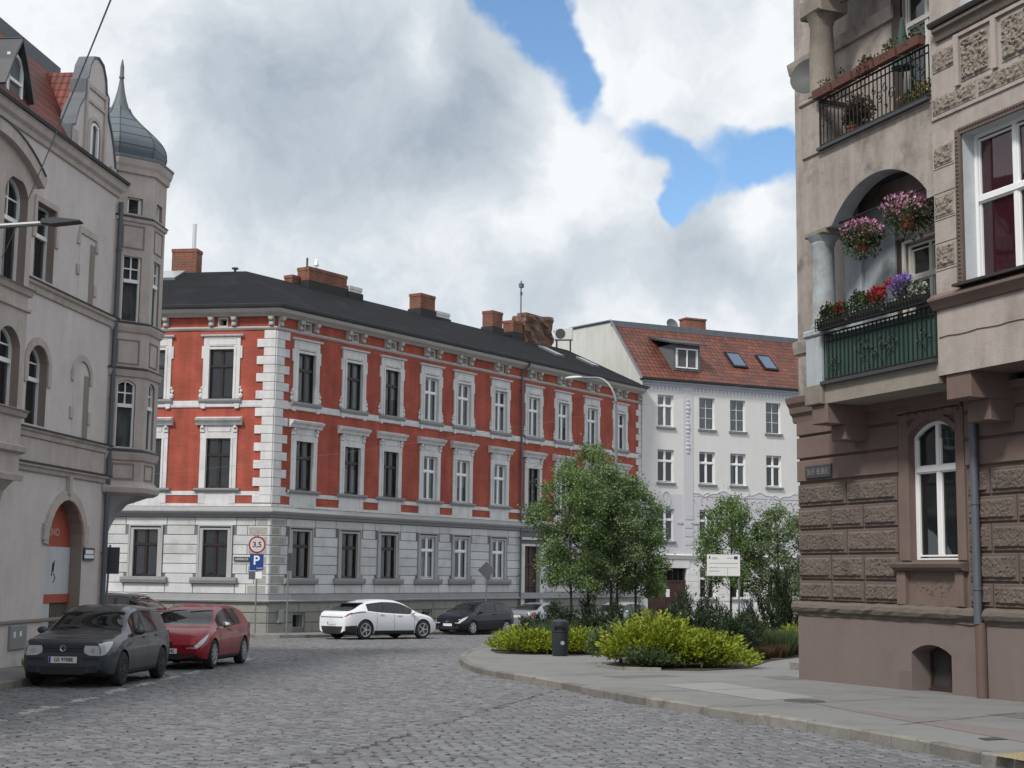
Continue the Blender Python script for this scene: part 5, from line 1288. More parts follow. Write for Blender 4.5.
# vermiculated blocks with smooth margins
def hammered(F, a, b, z0, z1, y, prot, seed, cell=.034, amp=.02, edge=.045, side=None):
    """block with a smooth margin and a carved, wormy field (real relief)"""
    q = random.Random(seed); mb = MB(F)
    mb.bbox(a, b, y - prot * .55, y + .02, z0, z1, .012, 0)
    nx = max(3, int((b - a - 2 * edge) / cell)); nz = max(3, int((z1 - z0 - 2 * edge) / cell))
    from mathutils import noise as NZ
    ids = []
    for j in range(nz + 1):
        row = []
        for i in range(nx + 1):
            x = a + edge + (b - a - 2 * edge) * i / nx; z = z0 + edge + (z1 - z0 - 2 * edge) * j / nz
            brd = i in (0, nx) or j in (0, nz)
            h = -prot * .5 if brd else -prot - amp * (1.6 * abs(NZ.noise((x * 13 + seed, z * 13, seed * .37))) ** .6 - .2 + q.uniform(-.35, .35))
            row.append(mb.P((x + (0 if brd else q.uniform(-.006, .006)), y + h, z + (0 if brd else q.uniform(-.006, .006)))))
        ids.append(row)
    for j in range(nz):
        for i in range(nx): mb.face((ids[j][i], ids[j][i + 1], ids[j + 1][i + 1], ids[j + 1][i]), 1)
    return mb
rowsR = [(1.27, 1.66), (1.70, 2.17), (2.21, 2.67), (2.71, 3.14), (3.18, 3.62)]
blocks = MB()
def merge(dst, src):
    off = len(dst.v); dst.v += src.v; dst.f += [tuple(k + off for k in f) for f in src.f]; dst.m += src.m
sd_ = 1
for ri, (z0, z1) in enumerate(rowsR):
    left = [0, 1.16, 2.26, 3.36] if ri % 2 else [0, 1.71, 3.36]
    right = ([5.34, 5.95, 7.1, 8.2, 9.0] if ri % 2 == 0 else [5.34, 6.6, 7.8, 9.0]); right2 = [10.75, 11.9, 13.0]
    if ri == 0: left = [0, 1.16, 2.26, 3.40]; 
    for seg in (left, right, right2):
        for a, b in zip(seg, seg[1:]):
            merge(blocks, hammered(FR, a + .02 + (-.03 if a == 0 else 0), b - .02, z0, z1, 0, .07, sd_)); sd_ += 1
merge(blocks, hammered(FR, 3.72, 5.02, 1.36, 1.76, .06, .05, 77, edge=.03))
part_w('rusticated_blocks', blocks, [M_Rblock, M_Rstone], br_, FR, recalc=False)
mb = MB(FR); mb.box(-.03, 0, -.05, 1.5, 1.25, 4.9); 
# plain courses above
mb = MB(FR)
for z0, z1 in ((3.69, 4.12), (4.17, 4.60), (4.65, 4.95)):
    for a, b in ((-.02, 3.42), (5.34, RE)): mb.bbox(a, b, -.06, .01, z0, z1, .014)
part_w('plain_courses', mb, M_Rbrown, br_, FR)
# window surround with sill and apron
def rsur(c0, c1):
    mb = MB(FR)
    for a, b in ((c0 - .33, c0 - .04), (c1 + .02, c1 + .25)): mb.bbox(a, b, -.05, 0, 2.05, 4.75, .01)
    mb.ring(arc(c0 - .04, c1 + .02, 4.33, .26), .11, -.06, 0)
    mb.bbox(c0 - .33, c1 + .25, -.12, 0, 4.78, 4.95, .02)
    for a, b in ((c0 - .40, c0 - .14), (c1 - .02, c1 + .2)): mb.bbox(a, b, -.10, 0, 1.25, 1.86, .01)
    mb.box(c0 - .14, c1 - .02, -.02, 0, 1.25, 1.34)
    return mb
for c0, c1 in ((3.76, 5.05), (9.2, 10.5)): part_w('window_surround', rsur(c0, c1), M_Rbrown, br_, FR)
for c0, c1 in ((3.83, 5.05), (9.2, 10.5)):
    mb = MB(FR); mb.prism([(0, 1.86), (-.13, 1.87), (-.2, 1.93), (-.22, 1.99), (.1, 2.06)], 'x', c0 - .5, c1 + .26); part_w('window_sill', mb, M_Rblock, br_, FR)
    # carved keystone relief over the window
    part_w('carved_relief', hammered(FR, c0 - .2, c1 + .2, 4.64, 4.80, 0, .10, 31, edge=.02, amp=.04), [M_Rbrown, M_Rbrown], br_, FR, recalc=False)
pR = window_proto(1.34, 2.51, 'two', M_wframe, rise=.26, curtain=M_curtdk, trans=.655, depth=.13, fw=.06)
put_window(pR, br_, FR @ T(4.39, 0, 2.07)); put_window(pR, br_, FR @ T(9.85, 0, 2.07))
# cellar window
mb = MB(FR); mb.ring([(3.72, -.24), (3.72, .42), (4.81, .42), (4.81, -.24)], .06, .34, .41, closed=True, outward=-1); mb.box(3.72, 4.81, .30, .42, -.31, -.24); mb.box(4.22, 4.30, .345, .405, -.22, .40); mb.box(3.72, 4.81, .36, .42, .40, .56)
part_w('cellar_window_frame', mb, mat('dark_wood', (.04, .025, .022), .6, .2), br_, FR)
mb = MB(FR); mb.box(3.66, 4.88, -.12, .2, -.40, -.33); part_w('cellar_sill', mb, M_Rpink, br_, FR)
mb = MB(FR); mb.poly([(3.74, .40, -.24), (4.80, .40, -.24), (4.80, .40, .42), (3.74, .40, .42)]); part_w('cellar_pane', mb, mat('dusty_pane', (.05, .05, .05), .3, .2), br_, FR)
mb = MB(FR); mb.bbox(3.32, 3.69, -.056, -.04, -.36, .06, .003); part_w('plaster_repair', mb, mat('repair_render', (.14, .11, .10), .9, .1), br_, FR)
# downpipe: zinc above, cast iron below
mb = MB(FR); mb.tube([(5.69, -.15, .98), (5.69, -.15, 4.62), (5.69, -.06, 4.8)], .075, 12)
for z in (1.55, 3.0, 4.2): mb.tube([(5.69, -.15, z), (5.69, -.15, z + .04)], .088, 12)
part_w('downpipe', mb, M_pipe, br_, FR, smooth=True)
mb = MB(FR); mb.tube([(5.69, -.10, -.42), (5.69, -.10, 1.0)], .10, 12); part_w('downpipe_foot', mb, M_pipebr, br_, FR, smooth=True)
# street name plate
F = FR @ T(.82, -.07, 3.865); sp = thing('street_name_plate', 'small black street name plate on the brown rusticated building', 'street sign', F)
mb = MB(F); mb.bbox(-.47, .47, -.03, .0, -.13, .13, .008); part('plate', mb, MATS['plate_dark'], sp)
mb = MB(F); glyphs(mb, -.40, .40, -.06, .06, -.034, 13, 9, gap=(5,)); part('lettering', mb, mat('worn_lettering', (.20, .19, .175), .7, .2), sp)
# upper wall of the set-back part (y=0)
mb = MB(FR)
wall(mb, 0, 5.9, 4.9, ZT, [(3.74, 5.12, 5.45, 7.95), (3.84, 5.12, 10.35, 12.85)], back=.35, mi=0, jm=0, room=2)
part_w('wall', mb, [M_Rup, M_darkwall, M_room], br_, FR)
mb = MB(FR); mb.poly([(0, 0, -.8), (0, 12, -.8), (0, 12, ZT), (0, 0, ZT)]); mb.poly([(0, 12, -.8), (RE, 12, -.8), (RE, 12, ZT), (0, 12, ZT)]); mb.poly([(RE, 12, -.8), (RE, -1, -.8), (RE, -1, ZT), (RE, 12, ZT)]); mb.poly([(0, 12, ZT), (RE, 12, ZT), (RE, -1, ZT), (5.9, -1, ZT), (0, 0, ZT)])
part_w('side_wall', mb, M_Rup, br_, FR)
mb = MB(FR); cp = [(0, 4.92), (.06, 4.94), (.08, 5.06), (.14, 5.12), (.16, 5.24), (.22, 5.32), (.25, 5.44), (0, 5.5)]
mb.prism([(-o_, z) for o_, z in cp], 'x', -.14, 1.9); 
part_w('storey_cornice', mb, M_Rbrown, br_, FR)
mb = MB(FR); mb.prism([(0, 6.36), (-.05, 6.38), (-.08, 6.5), (-.09, 6.62), (0, 6.66)], 'x', -.08, 2.2); mb.prism([(0, 12.46), (-.07, 12.48), (-.11, 12.62), (-.13, 12.72), (0, 12.76)], 'x', -.1, 3.6); mb.prism([(0, 9.9), (-.0, 9.9)], 'x', 0, .1) if False else None
part_w('wall_moulding', mb, M_Rup, br_, FR)
# ---- lower loggia
Y0 = -1.0; YT = -.66
mb = MB(FR); mb.box(2.0, 5.9, Y0, 0, 5.03, 5.40); part_w('balcony_slab', mb, M_Rled if False else mat('stained_slab', (.25, .225, .19), .92, .2, 2, .008, 25, dirt=((.12, .1, .085), .6, 1.5)), br_, FR)
mb = MB(FR)
for s0, s1 in ((2.02, 2.55),):
    mb.bbox(s0, s1, -1.0, 0, 4.66, 5.03, .012); mb.bbox(s0 + .02, s1 - .02, -.58, 0, 4.36, 4.66, .012)
for s0, s1 in ((6.04, 6.67), (9.6, 10.2)):
    mb.bbox(s0, s1, -.96, 0, 4.72, 5.16, .012); mb.bbox(s0 + .02, s1 - .02, -.56, 0, 4.36, 4.72, .012)
mb.box(2.55, RE, -.2, 0, 4.9, 5.03)
part_w('corbel_beam', mb, M_Rbrown, br_, FR)
mb = MB(FR); mb.bbox(1.93, 2.46, -1.06, -.52, 5.40, 6.36, .015); mb.bbox(1.88, 2.51, -1.10, -.47, 6.36, 6.50, .03); part_w('column_pedestal', mb, M_Rblue, br_, FR); mb = MB(FR); mb.bbox(1.89, 2.48, -1.08, -.5, 5.03, 5.42, .02); part_w('pedestal_base', mb, M_Rcol, br_, FR)
mb = MB(FR); mb.lathe((2.2, -.80, 0), [(.27, 6.50), (.27, 6.57), (.225, 6.62), (.225, 7.3), (.205, 8.16), (.23, 8.20), (.23, 8.24), (.26, 8.28), (.31, 8.36)], 22)
part_w('column', mb, M_Rblue, br_, FR, smooth=True)
mb = MB(FR); mb.bbox(1.90, 2.6, -1.04, -.45, 8.36, 8.47, .02); part_w('column_capital', mb, M_Rcol, br_, FR)
mb = MB(FR)
wall(mb, 1.86, 5.9, 8.45, 9.98, [], y=Y0) if False else None
ap_ = arc(2.80, 5.70, 8.45, .68, 20)
# front spandrel wall with the arch
top = 9.98
prev = ap_[0]
mb.poly([(1.86, Y0, 8.45), (2.80, Y0, 8.45), (2.80, Y0, top), (1.86, Y0, top)])
for p, q in zip(ap_, ap_[1:]):
    mb.poly([(p[0], Y0, p[1]), (q[0], Y0, q[1]), (q[0], Y0, top), (p[0], Y0, top)])
    mb.poly([(p[0], YT, p[1]), (q[0], YT, q[1]), (q[0], YT, top), (p[0], YT, top)]); mb.poly([(p[0], Y0, p[1]), (q[0], Y0, q[1]), (q[0], YT, q[1]), (p[0], YT, p[1])], 1)
mb.poly([(5.7, Y0, 8.29), (5.9, Y0, 8.29), (5.9, Y0, top), (5.7, Y0, top)])
mb.poly([(5.7, Y0, 8.29), (5.7, YT, 8.29), (5.7, YT, 8.45), (5.7, Y0, 8.45)])
# far side arch (perpendicular)
for p, q in zip(*[(a := arc(YT, -.12, 8.45, .42, 12)), a[1:]]):
    for s in (1.86, 2.42): mb.poly([(s, p[0], p[1]), (s, q[0], q[1]), (s, q[0], top), (s, p[0], top)], 0 if s < 2 else 1)
    mb.poly([(1.86, p[0], p[1]), (2.42, p[0], p[1]), (2.42, q[0], q[1]), (1.86, q[0], q[1])], 1)
mb.poly([(1.86, Y0, 8.45), (1.86, YT, 8.45), (1.86, YT, top), (1.86, Y0, top)]); mb.poly([(1.86, -.12, 8.45), (1.86, 0, 8.45), (1.86, 0, top), (1.86, -.12, top)])
mb.poly([(1.86, Y0, 8.45), (2.8, Y0, 8.45), (2.8, YT, 8.45), (1.86, YT, 8.45)], 1)
part_w('loggia_arch', mb, [M_Rup, M_Rblue], br_, FR)
mb = MB(FR); mb.box(1.95, 2.5, -.13, 0, 5.4, 8.45); mb.box(2.5, 3.48, -.05, -.002, 5.4, 8.9); part_w('pilaster', mb, M_Rblue, br_, FR)
mb = MB(FR); mb.box(1.88, 5.9, Y0 + .02, -.0, 9.30, 9.98); part_w('balcony_floor_structure', mb, mat('dark_ceiling', (.055, .065, .08), .9, .15), br_, FR)
pD = window_proto(1.34, 2.48, 'two', mat('cream_door_paint', (.50, .50, .47), .5, .1), curtain=M_curtdk, cur_part='left', trans=.74, depth=.06, fw=.10)
put_window(pD, br_, FR @ T(4.43, 0, 5.46)); put_window(pD, br_, FR @ T(4.48, 0, 10.37))
mb = MB(FR); mb.box(3.50, 3.70, -.03, .05, 5.4, 8.1); mb.box(3.52, 3.80, -.05, .02, 10.3, 13.3); part_w('door_jamb', mb, MATS['dark_wood'], br_, FR)
mb = MB(FR); mb.ring([(3.74, 5.42), (3.74, 7.98), (5.14, 7.98), (5.14, 5.42)], .09, -.035, 0); part_w('door_surround', mb, MATS['cream_door_paint'], br_, FR)
# ---- upper loggia
mb = MB(FR); mb.bbox(1.84, 2.46, -1.04, -.40, 9.98, 11.06, .015); mb.bbox(1.80, 2.50, -1.08, -.36, 11.06, 11.16, .03); mb.box(2.46, 5.9, -1.02, -.9, 9.96, 10.06)
part_w('upper_pedestal', mb, M_Rup, br_, FR)
mb = MB(FR); mb.lathe((2.26, -.80, 0), [(.29, 11.16), (.29, 11.24), (.25, 11.3), (.25, 11.9), (.225, 12.66), (.25, 12.70), (.25, 12.76), (.31, 12.86)], 20); part_w('upper_column', mb, M_Rcol, br_, FR, smooth=True)
mb = MB(FR); mb.bbox(1.88, 2.62, -1.08, -.42, 12.86, 13.25, .04); mb.box(1.9, 5.9, -1.0, -.66, 13.6, 14.2); mb.box(1.9, 5.9, -1.02, 0, 14.2, 14.5)
mb.prism([(1.9, 13.25), (2.8, 13.25), (3.1, 13.6), (1.9, 13.6)], 'y', -1.0, -.66)
part_w('upper_arch', mb, M_Rcol, br_, FR)
mb = MB(FR); mb.tube([(2.85, -.75, 12.95), (4.1, -.2, 13.02)], .018, 6); part_w('awning_rod', mb, M_iron, br_, FR)
# ---- bay
BY = -1.0
mb = MB(FR)
wall(mb, 5.9, RE, 5.15, ZT, [(6.68, 8.66, 6.62, 9.16), (6.72, 8.6, 11.34, 13.8), (9.8, 11.6, 6.62, 9.16), (9.8, 11.6, 11.34, 13.8)], y=BY, back=.55, mi=0, jm=1, room=2)
mb.poly([(5.9, BY, 5.15), (5.9, 0, 5.15), (5.9, 0, ZT), (5.9, BY, ZT)], 0); mb.poly([(5.9, BY, 5.15), (RE, BY, 5.15), (RE, 0, 5.15), (5.9, 0, 5.15)], 3)
part_w('bay_wall', mb, [M_Rpink, mat('white_painted_reveal', (.50, .53, .56), .7, .12, 2, streak=.15, dirt=((.35, .34, .32), .6, 2)), M_room, M_Rbrown], br_, FR)
mb = MB(FR); mb.prism([(BY, 6.26), (BY - .05, 6.28), (BY - .10, 6.36), (BY - .16, 6.42), (BY - .16, 6.46), (BY, 6.56)], 'x', 5.84, RE); part_w('bay_string_course', mb, M_Rbrown, br_, FR)
mb = MB(FR); mb.prism([(BY, 6.56), (BY - .2, 6.555), (BY - .2, 6.60), (BY + .3, 6.66)], 'x', 6.55, 8.8); mb.prism([(BY, 11.19), (BY - .16, 11.20), (BY - .18, 11.24), (BY - .19, 11.28), (BY, 11.33)], 'x', 6.05, RE)
part_w('window_ledge', mb, MATS['dark_wood'] if False else mat('dark_ledge', (.035, .028, .026), .6, .2), br_, FR)
mb = MB(FR); mb.prism([(BY, 10.95), (BY - .05, 10.97), (BY - .08, 11.08), (BY - .13, 11.12), (BY - .13, 11.18), (BY, 11.19)], 'x', 6.1, RE); part_w('ledge_moulding', mb, M_Rled, br_, FR)
reliefs = [(5.93, 6.44, 8.76, 9.13), (5.92, 6.44, 7.86, 8.27), (5.92, 6.44, 6.99, 7.40), (5.95, 6.60, 10.43, 10.82), (5.93, 7.08, 9.68, 10.0), (7.12, 8.6, 9.68, 10.0), (8.64, 10.0, 9.68, 10.0), (8.9, 9.5, 8.76, 9.13), (8.9, 9.5, 7.86, 8.27)]
blocks = MB()
for k, (a, b, c, d) in enumerate(reliefs): part_w('carved_panel', hammered(FR, a, b, c, d, BY, .025, 200 + k, cell=.036, amp=.03, edge=.02), [M_Rup, M_relief], br_, FR, recalc=False)
for k, (a, b) in enumerate(((6.70, 7.45), (7.72, 8.50), (8.75, 9.5))): part_w('carved_panel', hammered(FR, a, b, 10.06, 10.82, BY, .03, 300 + k, cell=.034, amp=.045, edge=.03), [M_Rup, M_relief], br_, FR, recalc=False)
mb = MB(FR)
for a in (6.58, 7.52, 8.58): mb.box(a, a + .12, BY - .06, BY, 10.02, 10.92)
mb.box(6.58, 9.6, BY - .055, BY, 10.86, 10.92)
for z in (6.95, 7.43, 7.83, 8.30, 8.73): mb.box(5.91, 6.46, BY - .012, BY, z, z + .02)
for z in (9.19,): mb.box(5.91, RE, BY - .03, BY, 9.60, 9.66)
part_w('panel_frame', mb, M_Rpink, br_, FR)
for c0, c1, z0, z1 in ((6.68, 8.66, 6.62, 9.16), (9.8, 11.6, 6.62, 9.16)):
    mb = MB(FR); n_ = 60
    mb.ring([(c0, z0), (c0, z1), (c1, z1), (c1, z0)], .17, BY - .05, BY)
    for i in range(36): z = z0 + .05 + (z1 - z0) * i / 36; mb.ball((c0 - .085, BY - .05, z), .035, 5, 3)
    for i in range(28): x = c0 + (c1 - c0) * i / 28; mb.ball((x, BY - .05, z1 + .085), .035, 5, 3)
    part_w('window_surround', mb, M_Rblock, br_, FR)
mb = MB(FR)
pB = window_proto(1.98, 2.54, 'two', M_wframe, curtain=M_curtred, trans=.56, depth=.26, fw=.09); pB2 = window_proto(1.88, 2.46, 'two', M_wframe, curtain=M_curt, trans=.6, depth=.24, fw=.08)
pB3 = window_proto(1.8, 2.54, 'two', M_wframe, curtain=M_curtdk, trans=.56, depth=.26, fw=.09)
put_window(pB, br_, FR @ T(7.67, BY, 6.62)); put_window(pB2, br_, FR @ T(7.66, BY, 11.34)); put_window(pB3, br_, FR @ T(10.7, BY, 6.62)); put_window(pB3, br_, FR @ T(10.7, BY, 11.34))
# electric cable and small hooks along the render
mb = MB(FR); mb.tube([(5.95 + .25 * i, BY - .012, 5.80 + .012 * math.sin(i * 1.9)) for i in range(14)], .009, 4); part_w('cable', mb, M_Ljamb, br_, FR)
# ---- railings
def scrolls(mb, s, y, z, sc, n=4):
    for k in range(n):
        a0 = k * 2 * PI / n; cx, cz = s + .12 * sc * math.cos(a0), z + .12 * sc * math.sin(a0)
        mb.tube([(cx + .09 * sc * (1 - t / 9) * math.cos(t), y, cz + .09 * sc * (1 - t / 9) * math.sin(t)) for t in np.linspace(a0, a0 + 7.5, 14)], .011, 4)
def railing(s0, s1, z0, z1, y, name, orn, ret):
    mb = MB(FR)
    mb.box(s0, s1, y - .02, y + .02, z1 - .025, z1); mb.box(s0, s1, y - .015, y + .015, z0 + .04, z0 + .065); mb.box(s0, s1, y - .014, y + .014, z1 - .16, z1 - .14)
    n = int((s1 - s0) / .125)
    for i in range(n + 1):
        x = s0 + (s1 - s0) * i / n; mb.box(x - .009, x + .009, y - .009, y + .009, z0, z1 - .02)
    for s, z, sc in orn: scrolls(mb, s, y - .02, z, sc)
    mb.box(s0 - .01, s0 + .01, y, -.4, z1 - .03, z1) if ret else None
    return part_w(name, mb, M_iron, br_, FR)
railing(2.52, 5.88, 5.44, 6.38, -1.02, 'balcony_railing', [(2.85, 5.75, .9), (3.95, 5.80, 1.3), (4.35, 5.80, 1.3), (4.65, 5.92, .8), (5.55, 5.85, 1.0), (3.7, 5.95, .8)], True)
railing(2.48, 5.88, 10.06, 11.02, -1.02, 'balcony_railing', [(2.75, 10.5, .9), (4.3, 10.5, 1.2), (4.65, 10.45, 1.4), (5.6, 10.55, 1.0), (3.6, 10.7, .6)], True)
mb = MB(FR); mb.box(2.52, 5.88, -.985, -.97, 5.46, 6.33); part_w('green_windbreak_sheet', mb, M_greensheet, br_, FR)
mb = MB(FR); mb.box(2.46, 5.9, -1.1, -.95, 5.385, 5.45); mb.box(2.46, 5.9, -1.1, -.95, 10.0, 10.06); part_w('balcony_edge', mb, M_zincdk, br_, FR)
mb = MB(FR); mb.tube([(2.74, -.85, 8.50), (5.75, -.85, 8.56)], .018, 6); part_w('hanging_rail', mb, M_iron, br_, FR)
for i, z in enumerate((9.1, 10.0)): pass
# wall dish left of the column
F = FR @ T(1.16, -.33, 12.0); dish = thing('satellite_dish', 'large grey satellite dish on the wall beside the upper column', 'satellite dish', F)
mb = MB(Matrix.Translation(F.translation) @ Vector((-.55, -.8, .25)).to_track_quat('Z', 'Y').to_matrix().to_4x4()); mb.lathe((0, 0, 0), [(.02, 0), (.2, .02), (.36, .07), (.42, .12), (.42, .135), (.2, .04), (.02, .02)], 20); part('reflector', mb, mat('dish_grey', (.05, .053, .057), .6, .1), dish, smooth=True)
mb = MB(F); mb.tube([(0, .02, 0), (0, .45, -.1)], .025, 6); part('arm', mb, M_zincdk, dish)
# stone block by the corner
mb = MB(T(6.72, 34.3, gz(6.7, 34.3) + .13) @ Matrix.Rotation(R(20), 4, 'Z')); mb.bbox(-.12, .12, -.2, .2, 0, .16, .02)
solo('stone_block', mb, M_kerb, 'small grey stone block on the pavement behind the building corner', 'stone', world=T(6.72, 34.3, gz(6.7, 34.3) + .13))

# ------------------------------------------------------------------ CARS
M_tyre = mat('tyre_rubber', (.018, .018, .019), .85, .15, 8)
M_rimA = mat('alloy_silver', (.42, .43, .44), .3, .05, 3, metal=.7); M_rimD = mat('steel_rim_dark', (.035, .035, .037), .5, .1, metal=.3)
M_blk = mat('black_plastic', (.014, .014, .015), .55, .1); M_chrome = mat('chrome', (.7, .7, .72), .15, .03, metal=1)
M_carglass = mat('car_glass', (.008, .010, .012), .03, .05, spec=.7)
M_lamp = mat('headlamp_lens', (.45, .47, .48), .08, .15, 14, spec=.9, coat=.5); M_red = mat('tail_lamp_lens', (.30, .02, .015), .15, .1, 8, coat=.5)
M_plate = mat('number_plate', (.66, .67, .66), .5, .04); M_pblue = mat('plate_blue', (.02, .05, .25), .5, .05); M_ptxt = mat('plate_text', (.015, .015, .015), .6)
M_in = mat('wheel_well', (.008, .008, .008), 1)
def paint_mat(n, c, metal=.3): return mat(n, c, .42, .02, 2, metal=metal, coat=.6, spec=.2)
def car(name, label, loc, az, S, group='parked cars', plate=None, plate_r=None):
    L, W, H = S['L'], S['W'], S['H']; hw = W / 2; xf, xr, rw = S['xf'], S['xr'], S['r']
    topf = hermite(sorted(S['top'])); beltf = hermite(sorted(S['belt'])); 
    def plan(x):
        t = abs(x) / (L / 2); e_ = S.get('nose', .62) if x > 0 else S.get('tail', .70); k = max(0, (t - e_) / (1 - e_)); return 1 - (1 - (.80 if x > 0 else .86)) * k ** 2.6 - (.0 if k < .96 else .03)
    def bot(x):
        t = abs(x) / (L / 2); return .17 + (.10 * ((t - .8) / .2) ** 2 if t > .8 else 0)
    rt = S['roofw'] * hw
    zroof_ = max(p[1] for p in S['top'])
    def sec(x):
        w_ = hw * plan(x); zt = topf(x); zb = min(beltf(x), zt - .03); b0 = bot(x); yB = .915 * w_
        tt = max(0, min(1, (zt - zb) / (zroof_ - zb + 1e-6))); hood = .88 * w_; yT = hood + (rt - hood) * tt ** .8
        return [(0, b0), (.80 * w_, b0), (.95 * w_, b0 + .06), (.985 * w_, .34 if zb > .45 else zb * .6), (1.0 * w_, b0 + (zb - b0) * .55), (.992 * w_, b0 + (zb - b0) * .80), (.965 * w_, zb - .035), (yB, zb), (yT + .012 + (yB - yT) * .12, zb + (zt - zb) * .80), (yT * .95, zb + (zt - zb) * .93), (yT * .72, zb + (zt - zb) * .985), (yT * .38, zt - .002), (0, zt)]
    def at(x, b):
        s_ = sec(x); i = min(int(b), 11); t = b - i; return Vector((x, s_[i][0] + (s_[i + 1][0] - s_[i][0]) * t, s_[i][1] + (s_[i + 1][1] - s_[i][1]) * t))
    xs = set(np.round(np.linspace(-L / 2 + .25, L / 2 - .25, 46), 3)) | {round(sg * (L / 2 - q), 3) for q in (0, .02, .05, .10, .17) for sg in (-1, 1)} | {round(v, 3) for g in S['side'] for v in g} | {round(v, 3) for v in (*S['ws'], *S['rg'])}
    xs = sorted(xs); xs = [x for i, x in enumerate(xs) if i == 0 or x - xs[i - 1] > .006]
    mb = MB(); rows = []
    for x in xs:
        s_ = sec(x); rows.append([mb.P((x, y, z)) for y, z in s_] + [mb.P((x, -y, z)) for y, z in s_[1:-1][::-1]])
    nn = len(rows[0])
    def band(k): return k if k < 12 else 23 - k
    for i in range(len(rows) - 1):
        xm = (xs[i] + xs[i + 1]) / 2; tall = topf(xm) - beltf(xm)
        for k in range(nn):
            j = (k + 1) % nn; bd = band(k); mi = 0
            if bd <= 1: mi = 1
            if bd == 7 and any(a < xm < b for a, b in S['side']) and tall > .10: mi = 3
            if bd >= 9 and S['ws'][0] < xm < S['ws'][1]: mi = 2
            if bd >= 9 and S['rg'][0] < xm < S['rg'][1]: mi = 4
            if S.get('blackroof') and bd >= 9 and S['ws'][1] > xm > S['rg'][1] and False: mi = 1
            mb.face((rows[i][k], rows[i + 1][k], rows[i + 1][j], rows[i][j]), mi)
    mb.face(rows[0][::-1], 0); mb.face(rows[-1], 0)
    mats = [S['paint'], M_blk, M_carglass, M_carglass, M_carglass, M_in]
    me = mesh('body', mb, mats, True, sharp=38); tmp = bpy.data.objects.new('tmp', me); COL.objects.link(tmp)
    for x in (xf, xr):
        c = MB(); 
        for sg in (-1, 1): c.prism([(x + (rw + .045) * math.cos(2 * PI * i / 28), rw + (rw + .045) * math.sin(2 * PI * i / 28)) for i in range(28)], 'y', sg * (hw + .1), sg * (hw - .30), 5)
        cm_ = mesh('cut', c, mats); co = bpy.data.objects.new('cut', cm_); COL.objects.link(co)
        md = tmp.modifiers.new('b', 'BOOLEAN'); md.operation = 'DIFFERENCE'; md.object = co; md.solver = 'EXACT'
    dg = bpy.context.evaluated_depsgraph_get(); full = bpy.data.meshes.new_from_object(tmp.evaluated_get(dg))
    for o in [tmp] + [m_.object for m_ in tmp.modifiers]: bpy.data.objects.remove(o)
    # ground-aligned frame
    a = R(90 - az); fx = Vector((math.cos(a), math.sin(a), -K * math.sin(a))).normalized(); up = Vector((0, K, 1)).normalized(); ly = up.cross(fx).normalized()
    Wd = Matrix((fx, ly, up)).transposed().to_4x4(); Wd.translation = (loc[0], loc[1], gz(*loc) + .004)
    root = thing(name, label, 'car', Wd, group)
    for nm, keep in (('body', (0, 1, 5)), ('windscreen', (2,)), ('side_window', (3,)), ('rear_window', (4,))):
        b = bmesh.new(); b.from_mesh(full); bmesh.ops.delete(b, geom=[f for f in b.faces if f.material_index not in keep], context='FACES')
        if len(b.faces): m2 = bpy.data.meshes.new(nm); b.to_mesh(m2); [m2.materials.append(x) for x in mats]; m2.set_sharp_from_angle(angle=R(38)); link(nm, m2, root, Wd)
        b.free()
    def pt(nm, mb_, m_, par=None, sm=False): return link(nm, mesh(nm, mb_, m_, sm), par or root, Wd)
    # panels that follow the skin
    def patch(x0, x1, b0, b1, sg, off=.008, nx=8, nb=5, shape=None):
        mb_ = MB(); g = []
        for i in range(nx + 1):
            r_ = []
            for j in range(nb + 1):
                u, v = i / nx, j / nb; x = x0 + (x1 - x0) * u; lo, hi = b0, b1
                if shape: lo, hi = shape(u, b0, b1)
                p = at(x, lo + (hi - lo) * v); q = at(x, min(11.9, lo + (hi - lo) * v + .15)); xd = .02 if x < L / 2 - .03 else -.02; q2 = at(x + xd, lo + (hi - lo) * v)
                n_ = (q - p).cross(q2 - p) * (1 if xd < 0 else -1)
                if n_.length < 1e-9: n_ = Vector((0, 1, 0))
                n_.normalize(); 
                if n_.y < 0 or (abs(n_.y) < .05 and n_.z < 0): n_ = -n_
                p = p + n_ * off; r_.append(mb_.P((p.x, p.y * sg, p.z)))
            g.append(r_)
        for i in range(nx):
            for j in range(nb): mb_.face((g[i][j], g[i + 1][j], g[i + 1][j + 1], g[i][j + 1]))
        return mb_
    for sg in (-1, 1):
        hlen, hb0 = S['headl']; m3 = patch(L / 2 - hlen, L / 2 - .003, hb0, 6.9, sg, .012, 12, 6, lambda u, a_, b_: (a_ + (b_ - a_) * .8 * (1 - u) ** 1.6, b_ - .25 * (1 - u)))
        se = sec(L / 2); zt_ = se[6][1] + .01; yo_ = se[6][0]; i0 = int(hb0); zl = se[i0][1] + (se[i0 + 1][1] - se[i0][1]) * (hb0 - i0); yl = se[i0][0]
        m3.prism([(sg * yo_ * .56, zt_), (sg * yo_, zt_), (sg * (yl + .004), zl), (sg * yo_ * .74, zl + .005), (sg * yo_ * .60, zl + .05)], 'x', L / 2 - .03, L / 2 + .010)
        hl = pt('headlight', m3, M_lamp, sm=True); m4 = MB(); yy = sg * yo_ * .84; m4.tube([(L / 2 + .009, yy, (zt_ + zl) / 2), (L / 2 + .014, yy, (zt_ + zl) / 2)], min(.045, (zt_ - zl) * .38), 14); pt('lamp_reflector', m4, M_chrome, hl)
        t0, t1, tb0, tb1 = S['tailp']; pt('tail_light', patch(t0, t1, tb0, tb1, sg, .010), M_red, sm=True)
        mb_ = MB()
        for x in S['doors']:
            merge(mb_, patch(x - .006, x + .006, 2.1, 7.0, sg, .0025, 1, 12))
